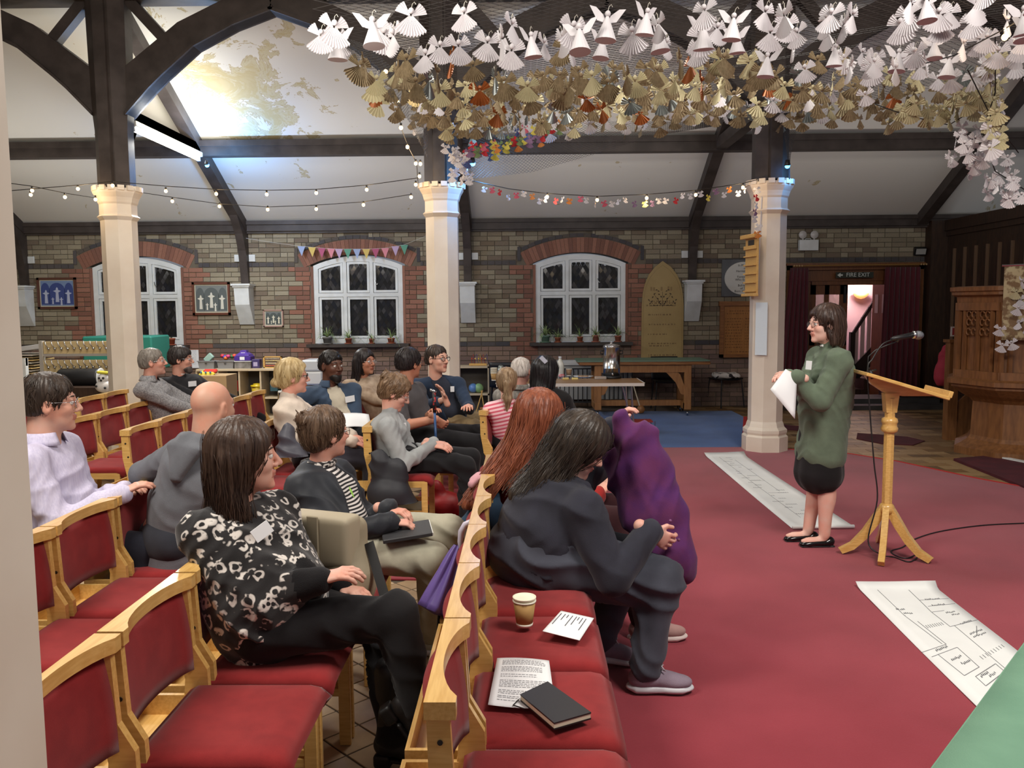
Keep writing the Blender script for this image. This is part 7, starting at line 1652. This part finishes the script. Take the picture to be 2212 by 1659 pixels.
# 10 grey jumper woman
def ex10(root, B, J): badge(root, front(J, .12, .03, -.06)-B, J['tf']-J['tl']*.8, w=.05, h=.03)
person('woman with light brown bun and glasses in grey jumper, looking down at her lap', (-.86, 5.72), 0, (853, 848, 5.70), (5, -28), dict(m=cloth('grey_jumper', (168, 170, 170), bump=.45), name='jumper'), BLK, (hairmat((108, 84, 62), (142, 114, 88)), 'bun', {'t': .006, 'curl': 1}), (220, 172, 154), fem=True, bulk=.95, hs=.98,
       glasses='thin', hv=.006, gv=.010, wl=(936, 955, 5.75), wr=(932, 962, 5.6), hr=(_v((1, .1, -.12)), (0, .3, -1), (0, 1, .3), .4), hl=(_v((1, -.1, -.1)), (0, 0, -1), (0, -1, .3), .4), shoes=((M['black'], M['black']), 'trainer'), extra=ex10, lean_back=.05, knr=(-.40, 5.62, .52), knl=(-.38, 5.86, .53), fold=.006)
# 11 man in grey t-shirt
def ex11(root, B, J): badge(root, front(J, .12, -.16, -.05)-B, J['tf']-J['tl']*.5, w=.08, h=.05)
person('dark haired man in charcoal grey t-shirt turned away, holding a walking stick', (-.85, 6.72), -5, (884, 786, 6.72), (48, -2), dict(m=cloth('charcoal_tshirt', (78, 74, 76)), name='t_shirt', collar='crew'), BLK, (hairmat((32, 26, 26)), 'short', {'t': .006}), (190, 136, 110), bulk=1.05, hs=1.02, glasses='dark', hv=.0065, gv=.011, tyaw=-20, sleeve='short',
       wl=(935, 890, 6.55), wr=(942, 905, 6.38), hr=(_v((.7, .2, -.6)), (.2, .6, 0), (0, 1, .3), 1.1), shoes=((M['black'], M['black']), 'trainer'), extra=ex11, knr=(-.35, 6.42, .54), knl=(-.30, 6.80, .56), anr=(-.18, 6.3, .1), anl=(-.10, 6.8, .1))
# 12 man with glasses gesturing
def ex12(root, B, J): badge(root, front(J, .145, .03, .07)-B, J['tf'], w=.035, h=.05)
person('man with receding dark hair and black framed glasses in navy jacket, gesturing with one hand', (-.64, 7.55), -40, (944, 776, 7.35), (-35, 0), dict(m=cloth('navy_jacket', (48, 62, 84)), name='jacket', open=.075, inner=cloth('dark_tshirt', (56, 60, 72)), collar='crew'), trs((150, 128, 94)), (hairmat((52, 42, 36)), 'short', {'t': -.005}), (216, 170, 150), bulk=1.16, hs=1.04,
       glasses='thick', hv=.0065, gv=.011, tyaw=-72, sw=.2, sleeve='mid', wl=(1012, 878, 7.0), wr=(962, 862, 6.95), hr=(_v((-.3, -.2, .9)), (-.8, -.4, 0), (.3, -.8, .2), .35), beard=None, knl=(-.18, 7.25, .56), anl=(.0, 7.0, .30), knr=(-.36, 7.12, .54), anr=(-.36, 7.05, .1), extra=ex12,
       shoes=((M['black'], wt), 'trainer'), toe={1: (.6, -.3, -.6)}, fold=.007)
# 13 girl
m, N, L = newmat('pink_stripe'); b = N['Principled BSDF']; b.inputs['Roughness'].default_value = .9
tc = N.new('ShaderNodeTexCoord'); mp = N.new('ShaderNodeMapping'); mp.inputs['Rotation'].default_value = (0, .25, 0); L.new(tc.outputs['Object'], mp.inputs[0]); w = N.new('ShaderNodeTexWave'); w.bands_direction = 'Z'; w.inputs['Scale'].default_value = 11; L.new(mp.outputs[0], w.inputs[0])
r = N.new('ShaderNodeValToRGB'); r.color_ramp.interpolation = 'CONSTANT'; r.color_ramp.elements[0].color = (*lin((206, 92, 112)), 1); r.color_ramp.elements[1].position = .45; r.color_ramp.elements[1].color = (*lin((240, 196, 202)), 1); L.new(w.outputs[0], r.inputs[0]); L.new(r.outputs[0], b.inputs[0])
def ex13(root, B, J): MB().tube([tuple(J['H2W']((-.112+.0*i, .026*math.cos(a), .035+.026*math.sin(a)))) for i, a in enumerate(np.linspace(0, 6.28, 13))], .009, 8, False).build('hair_band', M['black'], root, True)
person('girl with light brown ponytail and black band in pink and white striped top, back turned', (-.13, 6.55), 88, (1094, 826, 6.5), (96, -2), dict(m=m, name='striped_top', collar='crew'), BLK, (hairmat((126, 100, 74), (164, 140, 110)), 'pony', {'L': .27, 't': .0}), (222, 176, 160), fem=True, bulk=.80, hs=.92, hv=.0065, gv=.010, sw=.125, armr=.85, knl=(-.2, 6.95, .5), knr=(0, 6.95, .5))
# 14 old man
person('white haired man in grey checked shirt seen from behind, beyond the girl in pink', (.02, 7.55), 75, (1126, 802, 7.4), (70, -3), dict(m=mat('grey_check', (150, 146, 138), .9, (112, 108, 104), 60, stretch=(1, 1, .1), bump=.3), name='shirt', collar='shirt'), trs((60, 60, 64)), (hairmat((188, 178, 170), (214, 206, 198)), 'short', {'t': -.004}), (206, 154, 138), bulk=1.1, hv=.0075, gv=.013)
# 15 black clad figure
def ex15(root, B, J): badge(root, AY(1174, 777, 6.85)-B, (-.1, -.9, .4), w=.07, h=.035, rot=-.8, name='hair_clip', m=mat('clip', (150, 150, 162), .3))
person('figure in black coat with long black hair leaning over the tea table, back turned', (.27, 7.05), 70, (1178, 808, 7.0), (60, -12), dict(m=cloth('black_coat', (26, 23, 24)), name='coat'), BLK, (hairmat((20, 16, 17), (30, 26, 28)), 'long', {'L': .42, 't': .024}), (170, 120, 100), fem=True, bulk=1.45, sw=.17, hv=.0075, gv=.013, extra=ex15)
# 16 redhead
def ex16(root, B, J): badge(root, AY(1212, 918, 4.1)-B, (-.6, -.7, .2), w=.05, h=.035, name='paper')
person('woman with long auburn red hair in brick red jumper, seen from behind', (.02, 4.22), 5, (1166, 905, 4.12), (28, -14), dict(m=cloth('red_jumper', (160, 42, 38), (138, 34, 32)), name='jumper'), trs((60, 30, 34)), (hairmat((118, 62, 42), (156, 90, 62)), 'long', {'L': .36, 't': .012, 'n': 240, 'fly': .012, 'bend': (-.62, -.25, 0)}), (214, 166, 148), fem=True, bulk=1.18, hs=1.08, tyaw=14,
       hv=.006, gv=.010, lean_back=.07, knr=(.46, 4.1, .52), anr=(.56, 3.86, .10), knl=(.46, 4.35, .53), anl=(.52, 4.3, .1), toe={-1: (1, -.12, .08)}, shoes=((cloth('pink_trainer', (176, 138, 132)), mat('pale_sole', (214, 196, 190), .5), cloth('lace', (140, 112, 96))), 'trainer', 1.05), extra=ex16, armr=1.15)
# 17 dark curly hair, navy hoodie
legg = cloth('grey_leggings', (70, 72, 82), bump=.12)
person('woman with long dark wavy hair in navy hoodie and grey leggings, lifting a purple coat', (.08, 3.50), 2, (1252, 965, 3.52), (8, -32), dict(m=cloth('navy_hoodie', (50, 50, 60)), name='hoodie', collar='crew'), legg, (hairmat((46, 38, 33), (70, 58, 48)), 'long', {'L': .27, 't': .020, 'n': 260, 'fly': .022, 'bend': (-.10, -.05, 0)}), (218, 172, 156), fem=True, bulk=1.62, hs=1.04, tyaw=8, lx=lambda s, J: s.ell(J['Hp']-J['f']*.05+UP*.01, (.20, .23, .15), k=.06).cone(J['Hp']-J['l']*.1, J['K'][-1], .155, .095, k=.05), tx=lambda s, J: s.ell(J['Wm']-J['tf']*.0+UP*.02, (.18, .22, .17), k=.07),
       hv=.0055, gv=.010, sw=.20, wl=(1322, 922, 3.75), wr=(1404, 1148, 3.35), hl=(_v((.4, .1, .6)), (.8, 0, -.2), (0, -1, .3), .8), hr=(_v((.8, .1, -.5)), (.1, .8, .0), (.3, 0, 1), .7), knr=(.55, 3.36, .46), anr=(.49, 3.30, .115), knl=(.46, 3.66, .47), anl=(.33, 3.56, .13),
       toe={-1: (1, -.02, 0), 1: (1, -.05, -.1)}, shoes=((cloth('lilac_trainer', (150, 134, 148)), wt, wt), 'trainer', 1.02), hoodmesh=True, lean_back=.03, fold=.006, armr=1.4, legr=1.12)
# 18 the standing speaker
def ex18(root, B, J):
    q = MB()
    A_ = [AY(1664, 841, 5.15), AY(1697, 797, 5.2), AY(1722, 812, 5.2), AY(1717, 905, 5.1)]
    def fp(u, v): 
        p = (A_[0]*(1-u)+A_[1]*u)*(1-v)+(A_[3]*(1-u)+A_[2]*u)*v; return tuple(p-B+_v((0, -.02*math.sin(u*3)*math.sin(v*3), 0)))
    q.slab(fp, 8, 8, .0015); q.build('papers', M['paper'], root, True)
    badge(root, AY(1747, 789, 5.2)-B, (-.9, -.4, .1), w=.05, h=.055)
person('standing woman with dark bob in olive green cardigan and black skirt, holding papers', (1.94, 5.43), 182, (1783, 701, 5.36), (188, -3), dict(m=cloth('olive_cardigan', (104, 118, 98), bump=.4), name='cardigan', collar='clerical'), (cloth('black_skirt', (28, 25, 27)), .50),
       (hairmat((54, 38, 32), (78, 58, 48)), 'bob', {'t': .006}), (226, 186, 170), fem=True, bulk=1.10, armr=1.2, hs=1.0, glasses='dark', hv=.006, gv=.009, legs='bare', standing=True, hem=.235, hiz=.86, wl=(1706, 812, 5.28), wr=(1722, 815, 5.2), hr=(_v((-.75, .1, .12)), (-.1, .6, -.7), (-.2, .5, .9), .55), hl=(_v((-.8, -.3, .1)), (0, -.3, -.9), (0, -.3, .9), .6),
       shoes=((mat('patent_shoe', (20, 18, 20), .15), M['black']), 'flat', .95), extra=ex18, fold=.005, lean_back=.03, knl=(1.96, 5.36, .47), anl=(1.96, 5.37, .095), knr=(1.95, 5.50, .47), anr=(1.90, 5.50, .095))
# ================================================================ THINGS IN THE FOREGROUND
SZ = .462+.004; SZA = .462+.0135
cup('paper_cup', tuple(AZ(1133, 1350, SZA+.002)), 'kraft brown paper cup with cream rim on the front row seat behind the front umbrella', 2)
cup('paper_cup', (-.235, 2.40, .009), 'brown paper cup standing on the tiled floor by the black boots')
def sheetq(name, c4, z, m, lb, cat, t=.0012, lift=None):
    A = [np.array(AZ(u, v, z)) for u, v in c4]
    def f(a, b):
        p = (A[0]*(1-b)+A[1]*b)*(1-a)+(A[3]*(1-b)+A[2]*b)*a; return (p[0], p[1], z+.003+(lift(a, b) if lift else 0))
    o = MB().slab(f, 16, 12, t).build(name, m, None, True); tag(o, lb, cat); return o, A, f
def textlines(o, f, rows, m, name='lettering', w=.0016, off=.0022):
    q = MB(); r = random.Random(4)
    for a, b0, b1 in rows:
        b = b0
        while b < b1:
            e = min(b+r.uniform(.02, .07), b1); p, s = f(a, b), f(a, e); q.bar((p[0], p[1], p[2]+off), (s[0], s[1], s[2]+off), w, .0004); b = e+.014
    q.build(name, m, o)
lf_ = lambda a, b: .006*math.sin(a*4+1)*math.sin(b*3)
o, A, f = sheetq('printed_sheet', [(1074, 1424), (1186, 1430), (1200, 1531), (1054, 1525)], SZA+.003, M['paper'], 'printed A4 sheet lying on the front row seat beside the black notebook', 'paper', .001, lf_)
textlines(o, f, [(x, .12, .86+.06*math.sin(i*7)) for i, x in enumerate((.07, .10, .13, .16))]+[(x, .12, .85) for x in (.22, .25, .28, .31)]+[(x, .12, .75) for x in (.38, .42)]+[(x, .12, .9) for x in (.5, .53, .56, .59, .62)]+[(x, .12, .88) for x in (.69, .72, .75, .80, .83, .88)], C_((120, 122, 128), .8))
o, A, f = sheetq('folded_leaflet', [(1212, 1322), (1283, 1338), (1252, 1386), (1172, 1372)], SZA+.006, M['paper'], 'folded white leaflet with short printed lines on the seat next to the paper cup', 'paper', .002, lambda a, b: .010*(1-b)*a)
q = MB()
for b in (.08, .2, .3, .42, .54, .62, .72, .82): p, s = f(.12, b), f(.45+.2*math.sin(b*17), b); q.bar((p[0], p[1], p[2]+.0035), (s[0], s[1], s[2]+.0035), .0025, .0004)
q.build('lettering', C_((70, 72, 80), .8), o)
P4 = [AZ(u, v, SZA+.02) for u, v in ((1183, 1474), (1277, 1541), (1197, 1564), (1124, 1502))]; c_ = sum(P4)/4; t = thing('notebook', 'black hardback notebook with cream page edges lying on the front row seat', 'notebook', (c_[0], c_[1], SZA+.003))
L4 = [p-c_ for p in P4]
MB().prism([(p[0]*.985, p[1]*.985) for p in L4][::-1], .017, None, .004).build('pages', C_((226, 216, 190), .8), t); MB().prism([(p[0], p[1]) for p in L4][::-1], .0205, None, .0165).build('cover', mat('black_leatherette', (42, 38, 38), .45), t); MB().prism([(p[0], p[1]) for p in L4][::-1], .004, None, .0).build('cover', M['black'], t)
MB().tube([(L4[3][0]-.005, L4[3][1], .004), (L4[3][0]-.02, L4[3][1]-.03, .003), (L4[3][0]+.01, L4[3][1]-.05, .003)], .002, 5).build('ribbon', M['black'], t)
# P4's notebook on her lap
t = thing('lap_notebook', 'dark grey notebook held shut on the lap of the woman with the hair bun', 'notebook', tuple(AY(868, 1148, 3.5))); MB().box((.02, 0, .0), (.21, .15, .018), (R_(8), R_(-6), R_(12)), .003).build('cover', mat('charcoal_cover', (56, 56, 58), .5), t); MB().box((.022, 0, .0), (.213, .144, .012), (R_(8), R_(-6), R_(12))).build('pages', C_((200, 200, 196)), t)
o = MB().slab(lambda a, b: (-.11+.22*a, -.12+.24*b, .01*math.sin(a*3)), 8, 8, .001).build('lap_papers', M['paper'], None, True); o.location = AY(768, 909, 6.2); o.rotation_euler = (R_(18), R_(4), .3); tag(o, 'white sheet resting on the lap of the man in blue overshirt', 'paper')
# white umbrella with hooked handle, purple canopy
ux, uy = -.215, 3.42
t = thing('umbrella', 'white hooked umbrella handle over a front row chair back, furled purple canopy hanging behind it', 'umbrella', (ux, uy, .5)); h0 = np.array((ux, uy, .5))
pts = [tuple(AY(u, v, 3.12)-h0) for u, v in ((998, 1200), (994, 1170), (996, 1148), (1005, 1133), (1017, 1127), (1030, 1132), (1037, 1146), (1039, 1166))]
MB().tube(pts, [.009, .0105, .0115, .012, .012, .012, .0115, .0105], 14).build('handle', mat('pearl_handle', (206, 198, 214), .18), t, True)
s = SDF(); a, b = AY(985, 1195, 3.14).astype(np.float32), AY(950, 1300, 3.1).astype(np.float32); s.cone(a, b, .028, .058, k=.02).cone(b, AY(962, 1312, 3.1).astype(np.float32), .058, .04, k=.02)
ax_ = nz(b-a); sx_ = nz(np.cross(ax_, (0, 1, 0))); sy_ = np.cross(ax_, sx_); a = a-ax_*.03; L_u = float(np.linalg.norm(b-a))+.05
def fu(u, v): th = u*2*math.pi; r_ = (.014+.052*v**.8)*(1-.9*max(0, v-.93)/.07)*(1+.28*abs(math.sin(th*3.5))+.08*math.sin(th*9+v*5)); return tuple(a+ax_*L_u*v+(sx_*math.cos(th+v*.5)+sy_*math.sin(th+v*.5))*r_-h0)
MB().grid(fu, 85, 14).build('canopy', mat('purple_nylon', (112, 90, 162), .4), t, True)
MB().tube([tuple(b-h0), tuple(b-h0+np.array((-.02, 0, -.25)))], .006, 6).build('ferrule', M['black'], t)
# teal coat on the fifth chair back, pink fringe
s = SDF(); Y_ = 4.0; P_ = lambda u, v, Y=Y_: AY(u, v, Y).astype(np.float32)
s.cone(P_(1052, 1068), P_(1012, 1140), .045, .05, k=.03).cone(P_(1012, 1140), P_(992, 1215, 3.9), .05, .05, k=.03).cone(P_(1050, 1072), P_(1075, 1120, 3.9), .045, .055, k=.03).cone(P_(1075, 1120, 3.9), P_(1084, 1150, 3.85), .055, .045, k=.03).cone(P_(1040, 1060, 4.2), P_(1060, 1075), .035, .04, k=.03)
V, Q = s.mesh(.010); V = folds(V, Q, .008, 40, 6); bs_ = V.mean(0); o = shell('draped_coat', V, Q, cloth('teal_wool', (52, 76, 98)), None, None, bs_); o.location = bs_.tolist(); tag(o, 'teal blue wool coat draped over the chair back behind the redhead', 'coat')
s = SDF(); s.ell(P_(1036, 1038, 4.0), (.05, .04, .03)).cone(P_(1036, 1030, 4.0), P_(1018, 1047, 3.95), .025, .018, k=.02); V, Q = s.mesh(.007); V = folds(V, Q, .006, 80, 2); bs_ = V.mean(0); o = shell('pink_scarf', V, Q, cloth('pink_wool', (214, 160, 168)), None, None, bs_); o.location = bs_.tolist(); tag(o, 'scrap of pale pink scarf behind the redhead above the teal coat', 'scarf')
# purple coat held up
YC = 3.6; Pc = lambda u, v, Y=YC: AY(u, v, Y).astype(np.float32); s = SDF()
s.cone(Pc(1342, 902), Pc(1362, 950), .032, .07, k=.04).ecap(Pc(1362, 945), Pc(1398, 1010), (.07, .05), (.10, .06), (1, 0, .3), k=.04).ecap(Pc(1398, 935, 3.6), Pc(1405, 1040, 3.6), (.055, .04), (.06, .05), (1, 0, 0), k=.03).ecap(Pc(1385, 1000), Pc(1415, 1110, 3.55), (.12, .07), (.13, .07), (1, 0, .2), k=.05).ecap(Pc(1415, 1110, 3.55), Pc(1462, 1215, 3.5), (.13, .07), (.095, .06), (1, 0, .4), k=.05).cone(Pc(1445, 1200, 3.5), Pc(1472, 1232, 3.5), .08, .06, k=.04).cone(Pc(1330, 1000, 3.68), Pc(1372, 1090, 3.6), .06, .08, k=.04)
V, Q = s.mesh(.009); V = folds(V, Q, .013, 15, 12, (1, .2, -.35)); V = folds(V, Q, .006, 44, 4, (1, .1, -.2)); bs_ = V.mean(0); pcm = cloth('purple_wool', (96, 44, 84), (80, 38, 92)); o = shell('purple_coat', V, Q, pcm, None, None, bs_); o.location = bs_.tolist(); tag(o, 'plum purple wool coat being lifted by the woman with dark wavy hair', 'coat')
for u, v in ((1448, 1125), (1466, 1166)): MB().ball(tuple(AY(u, v, 3.40)-bs_), .007, 8, 6).build('button', C_((120, 70, 110)), o, True)
s = SDF(); cA = Pc(1352, 915, 3.52); 
# beige backpack on the chair beside the leopard jumper
bp_ = AY(722, 1205, 3.02); t = thing('backpack', 'beige flap backpack standing on the chair between two women', 'backpack', tuple(bp_)); bt = mat('beige_canvas', (158, 146, 122), .7, (148, 136, 112), 6, bump=.12, bscale=300)
X_ = nz((.93, -.36, 0)); Rb = np.stack([X_, nz(np.cross((0, 0, 1), X_)), _v((0, 0, 1))], 1)
s = SDF(); s.box((0, 0, .0), (.25, .12, .33), r=.045, k=.02).ell((.07, -.02, -.07), (.11, .09, .12), k=.05); V, Q = s.mesh(.008); V = folds(V, Q, .005, 22, 8, (1, 0, .6)); shell('bag_body', (V@Rb.T).astype(np.float32), Q, bt, t)
s = SDF(); s.box((-.015, -.045, .085), (.275, .105, .19), r=.022, k=.01); V, Q = s.mesh(.008); shell('flap', (V@Rb.T).astype(np.float32), Q, mat('beige_flap', (170, 158, 134), .6), t)
def Tb(*p): return tuple(Rb@_v(p))
def obox(par, name, c, d, m, bev=.003): q = MB(); q.add(*bevbox(d[0]/2, d[1]/2, d[2]/2, bev), Matrix(((Rb[0, 0], Rb[0, 1], 0, Tb(*c)[0]), (Rb[1, 0], Rb[1, 1], 0, Tb(*c)[1]), (0, 0, 1, Tb(*c)[2]), (0, 0, 0, 1)))); return q.build(name, m, par)
obox(t, 'flap_strap', (-.02, -.101, .085), (.048, .008, .19), bt); obox(t, 'clasp', (-.02, -.105, -.022), (.05, .008, .02), M['black'])
MB().tube([Tb(-.02, -.105, -.03), Tb(-.018, -.105, -.07), Tb(-.0, -.108, -.085), Tb(.02, -.10, -.11)], .005, 8).build('hook', M['black'], t, True)
MB().bar(tuple(AY(797, 1172, 2.98)-bp_), tuple(AY(832, 1292, 2.86)-bp_), .035, .004, (0, 1, 0)).build('shoulder_strap', M['black'], t)
# bags on the floor and under chairs
def blob(name, label, cat, c, parts, m, amp, f_=34, h=.010, seed=3):
    s = SDF(); c = _v(c)
    for p in parts: s.ell(c+_v(p[:3]), p[3:6], k=.04)
    V, Q = s.mesh(h); V = folds(V, Q, amp, f_, seed, (.3, .3, .8)); V[:, 2] = np.maximum(V[:, 2], c[2]+.002); o = shell(name, V, Q, m, None, None, c); o.location = c.tolist(); return tag(o, label, cat)
blob('white_tote', 'off-white cloth bag slumped on the floor below the black boots', 'bag', (-.47, 2.10, .006), ((0, 0, .14, .10, .09, .15), (.09, -.04, .08, .10, .09, .10), (-.03, .02, .27, .03, .03, .05)), mat('calico', (196, 192, 176), .9, (180, 176, 160), 8), .014, 40, .008)
blob('leopard_pouch', 'small leopard print umbrella bag on the floor by the boots', 'bag', (-.21, 2.30, .006), ((0, 0, .06, .10, .05, .06), (.08, -.06, .05, .07, .05, .05)), mat('leopard_print', (120, 100, 78), .8, (30, 26, 24), 45, ramp=(.46, .5)), .008, 50, .007)
blob('black_tote', 'black bag lying beside the leopard print pouch on the floor', 'bag', (-.10, 2.20, .006), ((0, 0, .05, .10, .09, .05), (.05, .05, .07, .06, .05, .05)), M['black'], .010, 40, .008)
blob('red_bag', 'red nylon bag on the carpet beside the grey jumper woman\'s chair', 'bag', AZ(962, 1118, .0145), ((0, 0, .09, .15, .11, .10), (-.06, .0, .20, .05, .05, .09), (.14, .02, .05, .07, .06, .05)), mat('red_nylon', (168, 30, 34), .5, (140, 22, 28), 5), .016, 34, .010)
blob('black_rucksack', 'black jacket and bag hanging off the grey jumper woman\'s chair', 'bag', AY(842, 1085, 5.45), ((0, 0, .06, .15, .11, .12), (-.06, 0, .24, .07, .06, .13), (.05, 0, .20, .08, .06, .09), (.08, .02, -.03, .11, .10, .10), (-.03, 0, -.02, .10, .08, .12)), mat('black_nylon', (38, 38, 44), .6), .022, 22, .010)
blob('grey_jacket', 'folded grey anorak hanging on the blonde woman\'s chair', 'jacket', AY(628, 985, 5.55), ((0, 0, .0, .11, .08, .10), (-.02, 0, .10, .06, .06, .12), (.08, 0, -.05, .09, .07, .05)), mat('slate_nylon', (74, 74, 84), .5), .010, 30, .010)
blob('brown_bags', 'brown paper bags on the floor under the grey jumper woman\'s chair', 'bag', AZ(880, 1130, .0145), ((0, 0, .06, .14, .12, .08), (.08, .05, .10, .08, .07, .06)), mat('brown_bag', (110, 92, 60), .6, (88, 72, 46), 6), .014, 34, .012)
# walking stick
t = thing('walking_stick', 'blue walking stick with red and black handle held by the man in charcoal t-shirt', 'stick', (0, 0, 0)); a, b = AY(937, 845, 6.3), AY(944, 1010, 6.25); MB().tube([tuple(a+(b-a)*.25), tuple(b)], .010, 10).build('shaft', C_((46, 82, 130), .3), t, True); MB().tube([tuple(a), tuple(a+(b-a)*.28)], .014, 10).build('grip', mat('grip', (30, 26, 28), .5, (170, 40, 44), 30, ramp=(.5, .52)), t, True); MB().tube([tuple(a+np.array((-.03, 0, .01))), tuple(a), tuple(a+np.array((.02, 0, -.01)))], .012, 10).build('knob', M['steel'], t, True)
